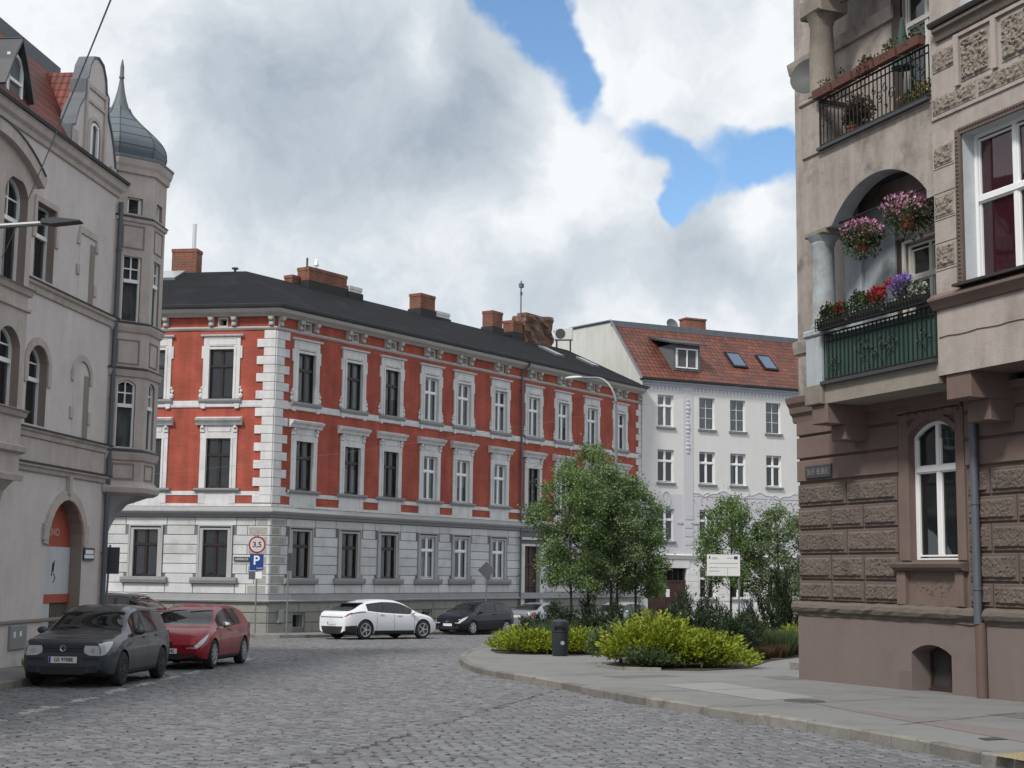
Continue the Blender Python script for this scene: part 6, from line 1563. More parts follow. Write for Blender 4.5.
        merge(mb_, patch(S['doors'][0], S['doors'][-1], 2.1, 2.2, sg, .003, 12, 1)); pt('door_seam', mb_, M_blk)
        for x in S['handles']:
            p = at(x, 5.7); m3 = MB(); m3.box(x - .10, x + .10, sg * p.y - .02, sg * p.y + .028 if sg > 0 else sg * p.y + .02, p.z - .012, p.z + .018) if sg > 0 else m3.box(x - .10, x + .10, sg * p.y - .028, sg * p.y + .02, p.z - .012, p.z + .018)
            pt('door_handle', m3, S['paint'])
        x = S['mir']; p = at(x, 7); m3 = MB(); m3.ball((x, sg * (p.y + .13), p.z + .07), .1, 12, 8, sc=(.6, 1.15, .72)); m3.box(x - .03, x + .05, min(sg * p.y * .97, sg * (p.y + .09)), max(sg * p.y * .97, sg * (p.y + .09)), p.z - .01, p.z + .03)
        pt('mirror', m3, S.get('mirc', S['paint']), sm=True)
        if S.get('mould'): pt('side_moulding', patch(xr + rw + .1, xf - rw - .1, 3.9, 4.25, sg, .012, 10, 1), S['mould'])
        pt('sill_trim', patch(xr + rw + .08, xf - rw - .08, 2.0, S.get('sillb', 2.5), sg, .006, 10, 1), M_blk)
        # window rubber
        m3 = MB()
        for g0_, g1_ in S['side']: merge(m3, patch(g0_, g1_, 6.95, 7.08, sg, .006, 6, 1))
        for a_, b_ in zip(S['side'], S['side'][1:]): merge(m3, patch(a_[1] - .002, b_[0] + .002, 7.0, 8.0, sg, .003, 1, 4))
        pt('window_trim', m3, M_blk)
    # front
    fx_ = L / 2; wn = hw * .72; m3 = MB(); z0, z1, gwf = S['grille']; m3.prism([(-gwf * .9, z0), (gwf * .9, z0), (gwf, z1), (-gwf, z1)], 'x', fx_ - .05, fx_ + .012)
    gr = pt('grille', m3, M_blk); m3 = MB()
    for k in range(S.get('gbars', 2)): z = z0 + (z1 - z0) * (k + .5) / S.get('gbars', 2); m3.box(fx_ + .008, fx_ + .02, -gwf * .88, gwf * .88, z - .008, z + .008)
    pt('grille_bar', m3, S.get('gbarm', M_blk), gr)
    m3 = MB(); m3.prism([(-wn * .62, .24), (wn * .62, .24), (wn * .68, .38), (-wn * .68, .38)], 'x', fx_ - .05, fx_ + .010); pt('air_intake', m3, M_blk)
    for sg in (-1, 1): m3 = MB(); m3.prism([(sg * wn * .74, .27), (sg * wn * 1.0, .28), (sg * wn * 1.0, .40), (sg * wn * .76, .38)], 'x', fx_ - .05, fx_ + .008); pt('air_intake', m3, M_blk)
    if S.get('bumpstrip'): m3 = MB(); m3.box(fx_ - .02, fx_ + .014, -wn * 1.02, -wn * .55, .50, .54); m3.box(fx_ - .02, fx_ + .014, wn * .55, wn * 1.02, .50, .54); pt('bumper_strip', m3, M_blk)
    m3 = MB(); q = [at(fx_ - .0, 6)]; 
    if S.get('badge'):
        bz = S['badge']; m3.tube([(fx_ + .010, 0, bz), (fx_ + .026, 0, bz)], .058, 18); bo = pt('badge', m3, M_blk); m3 = MB(); m3.tube([(fx_ + .028, .052 * math.cos(t), bz + .052 * math.sin(t)) for t in np.linspace(0, 2 * PI, 20)], .007, 5)
        for pl in S['badgelines']: m3.tube([(fx_ + .030, y, bz + z) for y, z in pl], .006, 4)
        pt('emblem', m3, M_chrome, bo)
    def platef(x, z, txt, sg):
        m3 = MB(); e0_, e1_ = sorted((x, x + sg * .012)); m3.box(e0_, e1_, -.26, .26, z - .057, z + .057); po_ = pt('number_plate', m3, M_plate)
        m3 = MB(); xx = x + sg * .014; b0_, b1_ = (.215, .255) if sg < 0 else (-.255, -.215); m3.box(min(xx, x), max(xx, x), b0_ if False else (.215 if sg < 0 else -.255), (.255 if sg < 0 else -.215), z - .055, z + .055); pt('blue_band', m3, M_pblue, po_)
        F_ = Wd @ Matrix.Translation((x + sg * .014, 0, z)) @ (Matrix.Rotation(R(90), 4, 'Z') if sg > 0 else Matrix.Rotation(R(-90), 4, 'Z'))
        if txt: put_text('plate_lettering', txt, .098, M_ptxt, po_, F_ @ T(.02, 0, 0), True, sx=.92)
    if plate is not None: platef(fx_ + .014, S.get('platez', .46), plate, 1)
    if plate_r is not None: platef(-L / 2 - .006, S.get('platerz', .55), plate_r, -1)
    rz = S.get('rearblack', .36); m3 = MB(); m3.prism([(-wn * .8, .22), (wn * .8, .22), (wn * 1.0, rz), (-wn * 1.0, rz)], 'x', -L / 2 - .01, -L / 2 + .05); pt('rear_bumper_insert', m3, M_blk)
    if S.get('lower'):
        for sg in (-1, 1): pt('lower_cladding', patch(-L / 2 + .02, xr - rw - .05, 1.8, 3.6, sg, .012, 8, 5), M_blk); pt('tail_line', patch(-L / 2 + .03, xr + .02, 5.86, 6.0, sg, .012, 10, 1), M_blk)
        m3 = MB(); m3.prism([(-wn * 1.02, .84), (wn * 1.02, .84), (wn * 1.02, .865), (-wn * 1.02, .865)], 'x', -L / 2 - .012, -L / 2 + .03); pt('tail_line', m3, M_blk)
        x = S['rg'][1]; m3 = MB(); m3.prism([(x + .05, topf(x) + .005), (x - .32, topf(x) - .02), (x - .34, topf(x) - .05), (x, topf(x) - .06)], 'y', -rt * .9, rt * .9); pt('roof_spoiler', m3, M_blk)
    # wipers
    m3 = MB()
    for y0, y1 in ((.05, .62), (-.62, -.05)):
        xa = S['ws'][0] + .02; xb = S['ws'][0] + .14; m3.tube([(xa, y1 * .9, topf(xa) + .0), (xb, y0, topf(xb) + .015)], .009, 4)
    pt('wiper', m3, M_blk)
    if S.get('rails'):
        for sg in (-1, 1):
            m3 = MB(); m3.tube([(x, sg * (rt * .93), topf(x) + .03) for x in np.linspace(S['rails'][0], S['rails'][1], 9)], .018, 5); pt('roof_rail', m3, M_chrome)
    if S.get('fin'): m3 = MB(); x = S['fin']; m3.prism([(x - .08, topf(x) - .01), (x + .1, topf(x) - .01), (x - .05, topf(x) + .06)], 'y', -.02, .02); pt('aerial_fin', m3, S['paint'])
    # wheels
    for x in (xf, xr):
        for sg in (-1, 1):
            yo = sg * (hw - .012); dpt = .19; m3 = MB(Matrix.Translation((x, yo, rw)) @ Matrix.Rotation(-sg * PI / 2, 4, 'X'))
            m3.lathe((0, 0, 0), [(rw * .66, -.0), (rw * .70, .012), (rw * .86, .016), (rw * .96, -.0), (rw, -.03), (rw, -dpt + .03), (rw * .95, -dpt), (rw * .6, -dpt)], 30, caps=True)
            # plate lip already closes; dish behind spokes
            wo = pt('wheel', m3, M_tyre, sm=True); m3 = MB(Matrix.Translation((x, yo, rw)) @ Matrix.Rotation(-sg * PI / 2, 4, 'X'))
            m3.lathe((0, 0, 0), [(rw * .70, .010), (rw * .66, .014), (rw * .62, .004), (rw * .60, .002)], 30, caps=False)
            ns = S['spokes']
            for k in range(ns):
                t = 2 * PI * k / ns; sw = S.get('spw', .17)
                pts = [(rw * r_ * math.cos(t + d_), rw * r_ * math.sin(t + d_)) for r_, d_ in ((.12, -.6), (.64, -sw), (.64, sw), (.12, .6))]; m3.prism(pts, 'z', .001, .014)
            m3.lathe((0, 0, 0), [(rw * .17, .0), (rw * .15, .018), (.005, .02)], 16); pt('rim', m3, S['rim'], wo)
            m3 = MB(Matrix.Translation((x, yo, rw)) @ Matrix.Rotation(-sg * PI / 2, 4, 'X')); m3.lathe((0, 0, 0), [(rw * .66, .0006), (.002, .0006)], 24, caps=False); pt('rim_backing', m3, M_rimD, wo)
    return root
vw_lines = [[(-.030, .036), (-.012, .004), (0, .034), (.012, .004), (.030, .036)], [(-.042, .012), (-.020, -.040), (0, -.002), (.020, -.040), (.042, .012)]]
golf = dict(headl=(.34, 4.2), L=4.20, W=1.76, H=1.48, xf=1.30, xr=-1.28, r=.315, roofw=.655, top=[(-2.1, .80), (-2.07, .97), (-1.99, 1.06), (-1.78, 1.34), (-1.55, 1.42), (-1.0, 1.465), (-.3, 1.48), (.15, 1.43), (.42, 1.33), (1.02, .985), (1.3, .95), (1.75, .87), (1.98, .87), (2.1, .81)],
    belt=[(-2.1, .78), (-1.9, .97), (-1.2, .96), (0, .93), (.9, .91), (1.5, .84), (1.95, .82), (2.1, .78)], ws=(.36, 1.0), rg=(-2.0, -1.68), side=[(-1.08, -.28), (-.18, .74)], doors=(-1.02, -.23, .80), handles=(-.85, -.02), mir=.62, head=(1.68, 2.085, 5.2, 6.9), tailp=(-2.08, -1.85, 5.1, 6.7), grille=(.64, .76, .40), badge=.705, badgelines=vw_lines, gbars=2, gbarm=None, bumpstrip=True, platez=.50, spokes=9, rim=M_rimD, spw=.12, mould=None)
golf['gbarm'] = M_zincdk; 
giu = dict(headl=(.50, 4.9), L=4.35, W=1.80, H=1.46, xf=1.36, xr=-1.27, r=.33, roofw=.65, top=[(-2.17, .80), (-2.12, .98), (-1.98, 1.08), (-1.72, 1.32), (-1.4, 1.40), (-.8, 1.45), (-.2, 1.455), (.25, 1.39), (.55, 1.29), (1.14, .99), (1.5, .93), (1.9, .80), (2.1, .66), (2.17, .56)],
    belt=[(-2.17, .78), (-1.9, 1.02), (-1.2, 1.0), (0, .94), (.9, .91), (1.6, .82), (2.0, .66), (2.17, .54)], ws=(.46, 1.1), rg=(-2.02, -1.62), side=[(-1.14, -.92), (-.88, -.16), (-.08, .86)], doors=(-.86, -.12, .92), handles=(.08,), mir=.74, head=(1.6, 2.02, 5.6, 7.1), tailp=(-2.14, -1.85, 5.3, 6.7), grille=(.36, .62, .14), gbars=4, gbarm=M_chrome, badge=.64, badgelines=[[(0, -.04), (0, .04)], [(-.03, 0), (.03, 0)]], platez=.42, spokes=10, rim=M_rimA, spw=.12, mirc=M_chrome)
corsa = dict(headl=(.46, 4.8), L=4.0, W=1.72, H=1.49, xf=1.24, xr=-1.27, r=.31, roofw=.68, top=[(-2.0, .85), (-1.96, 1.03), (-1.88, 1.12), (-1.6, 1.34), (-1.2, 1.43), (-.6, 1.485), (0, 1.48), (.35, 1.40), (.6, 1.29), (1.2, .98), (1.45, .92), (1.8, .80), (1.95, .70), (2.0, .60)],
    belt=[(-2.0, .82), (-1.8, 1.06), (-1.2, 1.02), (0, .95), (.9, .92), (1.5, .82), (1.9, .68), (2.0, .58)], ws=(.5, 1.16), rg=(-1.9, -1.5), side=[(-1.42, -.62), (-.5, .88)], doors=(-.52, .92), handles=(-.32,), mir=.76, head=(1.45, 1.95, 5.5, 7.0), tailp=(-1.97, -1.75, 5.5, 7.0), grille=(.52, .63, .34), gbars=1, gbarm=M_chrome, badge=.6, badgelines=[[(-.04, .012), (.0, 0), (.04, -.012)]], platez=.44, spokes=7, rim=M_rimA, spw=.22)
ev = dict(headl=(.38, 5.2), L=4.69, W=1.88, H=1.55, xf=1.50, xr=-1.42, r=.37, roofw=.66, nose=.66, tail=.80, top=[(-2.345, .92), (-2.30, 1.02), (-2.2, 1.06), (-1.95, 1.13), (-1.45, 1.36), (-1.0, 1.47), (-.3, 1.545), (.25, 1.52), (.6, 1.42), (1.4, 1.02), (1.8, .93), (2.15, .80), (2.345, .64)],
    belt=[(-2.345, .90), (-2.1, 1.03), (-1.5, 1.10), (-.6, 1.03), (.4, .98), (1.2, .95), (1.8, .87), (2.2, .74), (2.345, .62)], ws=(.5, 1.36), rg=(-2.12, -1.30), side=[(-1.28, -.50), (-.44, .50), (.55, 1.02)], doors=(-.86, .02, 1.05), handles=(-.62, .28), mir=.92, head=(1.85, 2.3, 5.6, 7.0), tailp=(-2.33, -2.05, 5.85, 6.6), grille=(.4, .5, .4), gbars=1, gbarm=M_blk, platez=.45, platerz=.62, spokes=5, rim=M_rimA, spw=.07, fin=-1.1, lower=True, sillb=3.0, rearblack=.50)
sedan = dict(headl=(.4, 4.9), L=4.6, W=1.77, H=1.45, xf=1.40, xr=-1.28, r=.32, roofw=.68, top=[(-2.3, .80), (-2.26, 1.0), (-2.1, 1.05), (-1.75, 1.08), (-1.15, 1.33), (-.7, 1.43), (0, 1.45), (.4, 1.39), (.7, 1.27), (1.25, .98), (1.6, .92), (2.1, .78), (2.3, .62)],
    belt=[(-2.3, .78), (-2.0, 1.0), (-1.2, .98), (0, .94), (1.2, .90), (1.9, .78), (2.3, .6)], ws=(.55, 1.2), rg=(-1.72, -1.05), side=[(-1.2, -.95), (-.9, -.12), (-.04, .92)], doors=(-1.0, -.08, .98), handles=(-.8, .1), mir=.8, head=(1.8, 2.25, 5.5, 7.0), tailp=(-2.28, -1.95, 5.2, 6.8), grille=(.5, .62, .35), spokes=7, rim=M_rimA, platerz=.78)
suv = dict(headl=(.4, 4.9), L=4.55, W=1.84, H=1.66, xf=1.36, xr=-1.30, r=.35, roofw=.74, top=[(-2.27, .9), (-2.22, 1.1), (-2.1, 1.3), (-1.85, 1.55), (-1.3, 1.63), (-.5, 1.66), (.1, 1.64), (.45, 1.52), (1.1, 1.12), (1.5, 1.05), (2.0, .92), (2.27, .74)],
    belt=[(-2.27, .88), (-2.1, 1.08), (-1.2, 1.08), (0, 1.04), (1.0, 1.01), (1.8, .9), (2.27, .72)], ws=(.3, 1.06), rg=(-2.15, -1.86), side=[(-1.85, -1.2), (-1.12, -.22), (-.12, .84)], doors=(-1.1, -.17, .88), handles=(-.9, -.02), mir=.7, head=(1.8, 2.22, 5.5, 7.0), tailp=(-2.25, -2.0, 5.3, 7.3), grille=(.55, .72, .4), spokes=5, rim=M_rimA, rails=(-1.8, .2))
estate = dict(sedan); estate.update(L=4.4, H=1.5, top=[(-2.2, .85), (-2.15, 1.0), (-2.05, 1.1), (-1.75, 1.38), (-1.2, 1.46), (-.4, 1.5), (.2, 1.46), (.6, 1.31), (1.2, .98), (1.6, .92), (2.05, .78), (2.2, .62)], belt=[(-2.2, .83), (-1.9, 1.0), (0, .95), (1.2, .9), (1.8, .8), (2.2, .6)], rg=(-2.08, -1.7), side=[(-1.7, -1.1), (-1.02, -.2), (-.1, .9)], tailp=(-2.18, -1.95, 5.2, 7.0))
golf['paint'] = paint_mat('grey_car_paint', (.055, .066, .078), .5); giu['paint'] = paint_mat('red_car_paint', (.27, .008, .018), .1); corsa['paint'] = paint_mat('navy_car_paint', (.009, .010, .019), .2)
ev['paint'] = paint_mat('white_car_paint', (.66, .68, .71), 0); sedan['paint'] = paint_mat('silver_car_paint', (.34, .37, .41), .6); suv['paint'] = paint_mat('dark_car_paint', (.008, .009, .013), .1); estate['paint'] = paint_mat('pale_silver_car_paint', (.40, .43, .45), .5)
CG = 'cars parked along the kerbs'
car('parked_car', 'dark grey hatchback nearest the camera, parked nose-out by the beige building', (-7.98, 28.9), 182.5, golf, CG, plate='GS 9708E')
car('parked_car', 'red hatchback parked behind the dark grey hatchback', (-7.56, 35.5), 184.5, giu, CG, plate='GS 98342')
car('parked_car', 'dark estate car with silver roof rails, half hidden behind the grey and red hatchbacks', (-11.8, 46.0), 103, suv, CG)
car('parked_car', 'white crossover car with black lower trim, parked below the red building corner', (-5.16, 58.6), 46, ev, CG, plate_r='')
car('parked_car', 'small navy three-door hatchback between the white crossover and the silver saloon', (-1.55, 66.9), 216, corsa, CG, plate='')
car('parked_car', 'silver saloon seen from behind, parked beside the brown entrance door', (1.75, 71.6), 37, sedan, CG, plate_r='')
car('parked_car', 'pale silver estate car behind the dark pines near the oxblood gate', (5.75, 77.6), 214, estate, CG)

# ------------------------------------------------------------------ VEGETATION
def leaf_mat(name, cols, rough=.55, trans=.25):
    m = bpy.data.materials.new(name); m.use_nodes = True; t = m.node_tree; n = t.nodes; l = t.links; b = n['Principled BSDF']
    g = n.new('ShaderNodeNewGeometry'); nz = n.new('ShaderNodeTexNoise'); nz.inputs['Scale'].default_value = 1.6; nz.inputs['Detail'].default_value = 3; l.new(g.outputs['Position'], nz.inputs['Vector'])
    a = n.new('ShaderNodeMath'); a.operation = 'MULTIPLY_ADD'; l.new(g.outputs['Random Per Island'], a.inputs[0]); a.inputs[1].default_value = .65; l.new(nz.outputs['Fac'], a.inputs[2])
    mr = n.new('ShaderNodeMapRange'); l.new(a.outputs[0], mr.inputs[0]); mr.inputs[1].default_value = .35; mr.inputs[2].default_value = 1.3
    cr = n.new('ShaderNodeValToRGB'); l.new(mr.outputs[0], cr.inputs[0]); e = cr.color_ramp.elements
    e[0].color = (*cols[0], 1); e[1].color = (*cols[-1], 1)
    for i, c in enumerate(cols[1:-1]): x = e.new((i + 1) / (len(cols) - 1)); x.color = (*c, 1)
    l.new(cr.outputs[0], b.inputs['Base Color']); b.inputs['Roughness'].default_value = rough; b.inputs['Specular IOR Level'].default_value = .3
    tl = n.new('ShaderNodeBsdfTranslucent'); l.new(cr.outputs[0], tl.inputs[0]); mx_ = n.new('ShaderNodeMixShader'); mx_.inputs[0].default_value = trans
    l.new(b.outputs[0], mx_.inputs[1]); l.new(tl.outputs[0], mx_.inputs[2]); l.new(mx_.outputs[0], n['Material Output'].inputs[0]); return m
M_leaf = leaf_mat('tree_leaf', [(.045, .085, .022), (.09, .155, .045), (.145, .215, .075), (.26, .32, .15)])
M_leaf2 = leaf_mat('tree_leaf_pale', [(.05, .085, .03), (.10, .155, .06), (.17, .225, .11), (.28, .33, .20)])
M_yel = leaf_mat('golden_juniper', [(.05, .075, .014), (.18, .22, .02), (.27, .33, .03), (.38, .42, .055)])
M_pine = leaf_mat('dark_pine', [(.008, .018, .008), (.018, .036, .014), (.032, .055, .022), (.06, .085, .035)], trans=.1)
M_grass = leaf_mat('blue_grass', [(.04, .07, .03), (.08, .12, .05), (.13, .17, .09)]); M_redb = leaf_mat('reddish_twigs', [(.05, .03, .02), (.10, .06, .035), (.08, .09, .03)])
M_bark = mat('bark', (.045, .038, .032), .95, .3, 6, .01, 30)
def leaves(name, pos, nrm, ln, wd, m_, parent, world, rs, droop=.3, fold=False):
    """pos Nx3 world positions, nrm Nx3 growing directions; ln, wd arrays: one pointed leaf of two triangles each"""
    n = len(pos); d = nrm + rs.normal(0, droop, (n, 3)); d /= np.linalg.norm(d, axis=1)[:, None] + 1e-9
    s_ = np.cross(d, rs.normal(0, 1, (n, 3))); s_ /= np.linalg.norm(s_, axis=1)[:, None] + 1e-9
    V = np.zeros((n, 4, 3)); V[:, 0] = pos; V[:, 1] = pos + d * (ln * .5)[:, None] + s_ * (wd * .5)[:, None]; V[:, 2] = pos + d * ln[:, None]; V[:, 3] = pos + d * (ln * .5)[:, None] - s_ * (wd * .5)[:, None]
    wi = np.array(world.inverted()); V = V.reshape(-1, 3) @ wi[:3, :3].T + wi[:3, 3]
    return link(name, np_mesh(name, V, np.arange(n * 4).reshape(n, 4), [m_]), parent, world)
def fib(rs, n): v = rs.normal(0, 1, (n, 3)); return v / np.linalg.norm(v, axis=1)[:, None]
def tree(x, y, h_, r_, z0, label, seed, n=9000, m_=None, trunk=.055, group='young trees in the planted island', leaf=.085, sq=1.0):
    rs = np.random.RandomState(seed); g = gz(x, y) + .13; w_ = T(x, y, g); t = thing('broadleaf_tree', label, 'tree', w_, group)
    mb = MB(w_); q = random.Random(seed); top = Vector((q.uniform(-.15, .15), q.uniform(-.15, .15), h_ * .86))
    mb.tube([(0, 0, -.05), (q.uniform(-.03, .03), 0, z0 * .6), (top.x * .4, top.y * .4, h_ * .55), tuple(top)], trunk, 8, r1=trunk * .3)
    blobs = []
    for k in range(20):
        a = k * 2.4 + q.uniform(-.4, .4); zz = z0 + .12 + (h_ - z0 - .5) * ((k + .5) / 20); prof = math.sin(PI * min(1, max(.05, (zz - z0 + .35) / (h_ - z0 + .35)))) ** .55
        rr = r_ * prof * q.uniform(.45, .80); c = Vector((rr * math.cos(a), rr * math.sin(a) * sq, zz)); s_ = r_ * q.uniform(.30, .46) * (.65 + .35 * prof)
        blobs.append((c, s_)); b0 = Vector((top.x * zz / h_, top.y * zz / h_, max(z0 * .97, zz - .45))); mb.tube([tuple(b0), tuple((b0 + c) / 2 + Vector((0, 0, .08))), tuple(c)], .018, 5, r1=.006)
    blobs.append((Vector((top.x, top.y, h_ - r_ * .28)), r_ * .34))
    part('trunk', mb, M_bark, t, True)
    P_, N_ = [], []; tot = sum(s ** 2 for _, s in blobs); n = int(n * 1.35)
    for c, s_ in blobs:
        k = int(n * s_ * s_ / tot); u = fib(rs, k); rad = s_ * (1 - .55 * rs.rand(k) ** 2) * (1 + .22 * np.sin(u[:, 0] * 7 + seed) * np.sin(u[:, 1] * 6 + u[:, 2] * 5)); p = np.array(c) + u * rad[:, None] * np.array((1, 1, .82))
        # gather leaves in little tufts
        ctr = p[rs.randint(0, k, max(4, k // 14))]; p = ctr[rs.randint(0, len(ctr), k)] * .72 + p * .28 + rs.normal(0, .05, (k, 3)) if k > 20 else p
        P_.append(p); N_.append(u * .7 + np.array((0, 0, -.25)))
    # stray shoots
    k = n // 22; u = fib(rs, k); c = np.array([list(b[0]) for b in blobs])[rs.randint(0, len(blobs), k)]; P_.append(c + u * (r_ * .50) * rs.uniform(.7, 1.05, (k, 1))); N_.append(u)
    P_ = np.concatenate(P_) + np.array((x, y, g)); N_ = np.concatenate(N_); n2 = len(P_)
    leaves('crown', P_, N_, rs.uniform(.7, 1.3, n2) * leaf, rs.uniform(.5, .95, n2) * leaf * .8, m_ or M_leaf, t, w_, rs, .6)
    return t
TG = 'young trees in the planted island'
tree(1.95, 46.6, 5.85, 1.45, 1.75, 'leafy young tree at the left end of the island, behind the litter bin', 1, 11000)
tree(2.62, 49.0, 6.85, 1.35, 1.8, 'tallest young tree of the island, second trunk from the left', 2, 10000)
tree(3.30, 47.6, 6.0, 1.25, 1.9, 'young tree in the middle of the dense island clump', 3, 9000, m_=M_leaf2)
tree(3.75, 51.0, 6.0, 1.3, 1.9, 'young tree standing furthest back in the island clump', 4, 8000)
tree(4.15, 48.6, 5.5, 1.28, 1.75, 'young tree at the right end of the island clump', 5, 10000)
tree(7.58, 50.4, 5.2, 1.35, 1.9, 'young tree behind the white information board', 6, 9500, m_=M_leaf)
tree(9.25, 50.5, 4.9, 1.25, 1.2, 'pale young tree between the information board and the brown building', 7, 9000, m_=M_leaf2)
tree(6.35, 64.0, 3.2, .55, 1.6, 'small slim tree behind the information board, by the white building', 8, 1500, trunk=.035)
def spray_shrub(x, y, rx, ry, h_, label, seed, n, m_, cat='shrub', name='golden_shrub', ln=.11, wd=.05, up=.55, group=None, lumps=9):
    """mound of arching sprays"""
    rs = np.random.RandomState(seed); g = gz(x, y) + .13; w_ = T(x, y, g); P_, N_ = [], []
    lc = [(rs.uniform(-.68, .68) * rx, rs.uniform(-.65, .65) * ry, rs.uniform(.4, 1.08)) for _ in range(lumps)]
    for cx_, cy_, hh in lc:
        k = n // lumps; a = rs.uniform(0, 2 * PI, k); r = np.sqrt(rs.rand(k)); lr = .55 * (rx + ry) / 2
        e_ = np.sqrt(np.maximum(0, 1 - r ** 2)); k_edge = max(.25, 1 - (abs(cx_) / rx + abs(cy_) / ry) * .45)
        z = h_ * hh * k_edge * (e_ * (1 - .5 * rs.rand(k) ** 3) + .10) + .02
        p = np.stack([cx_ + lr * r * np.cos(a), cy_ + lr * r * np.sin(a), z], 1); nn = np.stack([np.cos(a) * (r + .2), np.sin(a) * (r + .2), np.full(k, up)], 1)
        P_.append(p); N_.append(nn)
    P_ = np.concatenate(P_); N_ = np.concatenate(N_); k = len(P_)
    # tufts: several blades share a shoot
    sh = rs.randint(0, k, k // 7); idx = sh[rs.randint(0, len(sh), k)]; t_ = rs.rand(k, 1) * ln * rs.uniform(1.2, 3.6, (k, 1)); D = N_[idx] / np.linalg.norm(N_[idx], axis=1)[:, None]
    P_ = P_[idx] + D * t_ + rs.normal(0, ln * .10, (k, 3)); N_ = D
    P_ = P_ + np.array((x, y, g)); t = thing(name, label, cat, w_, group); leaves('foliage', P_, N_, rs.uniform(.6, 1.3, k) * ln, rs.uniform(.6, 1.2, k) * wd, m_, t, w_, rs, .35)
    mb = MB(w_); q = random.Random(seed)
    for i in range(7): a = q.uniform(0, 6.28); r = q.uniform(.2, .7); mb.tube([(0, 0, -.03), (rx * r * .5 * math.cos(a), ry * r * .5 * math.sin(a), h_ * .35), (rx * r * math.cos(a), ry * r * math.sin(a), h_ * .5)], .02, 5, r1=.006)
    part('stem', mb, M_bark, t); return t
YG = 'golden shrubs in the beds'
spray_shrub(.78, 42.2, .8, .75, .68, 'golden shrub left of the litter bin, at the tip of the island', 11, 9000, M_yel, group=YG)
spray_shrub(.1, 43.6, .5, .55, .42, 'low golden shrub at the very corner of the island', 12, 3500, M_yel, group=YG, lumps=5)
spray_shrub(2.1, 42.3, .8, .7, .62, 'golden-green shrub right of the litter bin', 13, 7000, M_yel, group=YG)
spray_shrub(3.5, 35.0, 1.0, 1.0, 1.22, 'large golden shrub in the front bed, its left mound', 14, 15000, M_yel, group=YG, lumps=11)
spray_shrub(4.7, 35.2, 1.05, 1.0, .88, 'large golden shrub in the front bed, its lower right mound', 15, 15000, M_yel, group=YG, lumps=11)
spray_shrub(9.3, 46.0, 1.1, .8, .85, 'golden shrub against the corner of the brown building', 16, 8000, M_yel, group=YG)
spray_shrub(8.55, 43.9, .7, .6, .75, 'golden shrub at the pavement edge in front of the tall dark conifers', 19, 5000, M_yel, group=YG, lumps=6)
spray_shrub(3.35, 33.8, .5, .35, .45, 'dark green shrub at the foot of the large golden shrub', 17, 2500, M_grass, name='low_shrub', lumps=4)
spray_shrub(2.75, 36.2, .5, .5, 1.05, 'dark green upright shrub behind the left golden mound', 18, 3000, M_grass, name='low_shrub', lumps=4)
def pine(x, y, r_, h_, label, seed, n=3500, up=1.6, m_=None, name='mountain_pine'):
    rs = np.random.RandomState(seed); g = gz(x, y) + .13; w_ = T(x, y, g); t = thing(name, label, 'pine', w_, 'dwarf pines in the beds'); P_, N_ = [], []; mb = MB(w_)
    nb = 26
    for i in range(nb):
        a = rs.uniform(0, 2 * PI); rr = r_ * math.sqrt(rs.rand()); e_ = math.sqrt(max(.05, 1 - (rr / r_) ** 2)); hh = h_ * e_ * rs.uniform(.7, 1.1); base = np.array((rr * .35 * math.cos(a), rr * .35 * math.sin(a), .02)); tip = np.array((rr * math.cos(a), rr * math.sin(a), hh))
        mb.tube([tuple(base), tuple((base + tip) / 2 + np.array((0, 0, -.06 * h_))), tuple(tip)], .018, 4, r1=.005)
        k = n // nb; s_ = rs.beta(2.2, 1.1, k)[:, None]; c = base * (1 - s_) + tip * s_; c[:, 2] -= (.06 * h_ * 4 * s_ * (1 - s_))[:, 0] * .5; d = fib(rs, k) + np.array((.35 * math.cos(a), .35 * math.sin(a), up * .7)); d /= np.linalg.norm(d, axis=1)[:, None]
        P_.append(c + rs.normal(0, .045, (k, 3))); N_.append(d)
    P_ = np.concatenate(P_) + np.array((x, y, g)); N_ = np.concatenate(N_); k = len(P_); leaves('needles', P_, N_, rs.uniform(.10, .22, k), rs.uniform(.018, .036, k), m_ or M_pine, t, w_, rs, .25); part('stem', mb, M_bark, t); return t
pl = [(1.55, 44.6, .75, 1.35, 'dwarf pine behind the litter bin'), (2.5, 44.2, .7, 1.35, 'dwarf pine in the middle of the island bed'), (3.25, 45.0, .75, 1.5, 'bushy dwarf pine below the island tree clump'), (2.9, 47.2, .9, 1.9, 'tall dwarf pine among the tree trunks of the island'), (1.25, 47.6, .8, 1.4, 'dwarf pine at the rear left of the island trees'), (4.3, 46.6, .9, 1.45, 'dwarf pine right of the tree trunks'),
      (4.6, 41.5, .65, 1.35, 'dark dwarf pine behind the left golden mound of the front bed'), (5.2, 40.4, .8, 1.65, 'broad dark dwarf pine left of the board post'), (5.7, 41.6, .6, 2.0, 'tall dwarf pine in front of the information board'), (5.9, 38.6, .65, 1.25, 'dark dwarf pine to the right behind the golden shrub'), (6.55, 40.4, .6, 1.15, 'low dwarf pine at the foot of the board post'), (5.35, 44.2, .8, 2.0, 'spiky dwarf pine in front of the oxblood gate'), (6.9, 44.5, .6, 1.2, 'dwarf pine right of the board post'), (.6, 46.2, .5, .9, 'small dwarf pine at the kerb end of the island'), (7.6, 46.4, .6, 1.1, 'round dwarf pine behind the ornamental grass')]
for i, (x, y, r_, h_, lb) in enumerate(pl): pine(x, y, r_, h_, lb, 40 + i, n=int(3200 * r_ / .7))
pine(8.75, 47.2, 1.0, 2.7, 'tall dark conifer beside the brown building corner', 70, n=8000, up=2.0, name='tall_conifer'); pine(9.7, 48.4, .9, 2.9, 'tall dark conifer hard against the brown building corner', 71, n=7000, up=2.0, name='tall_conifer')
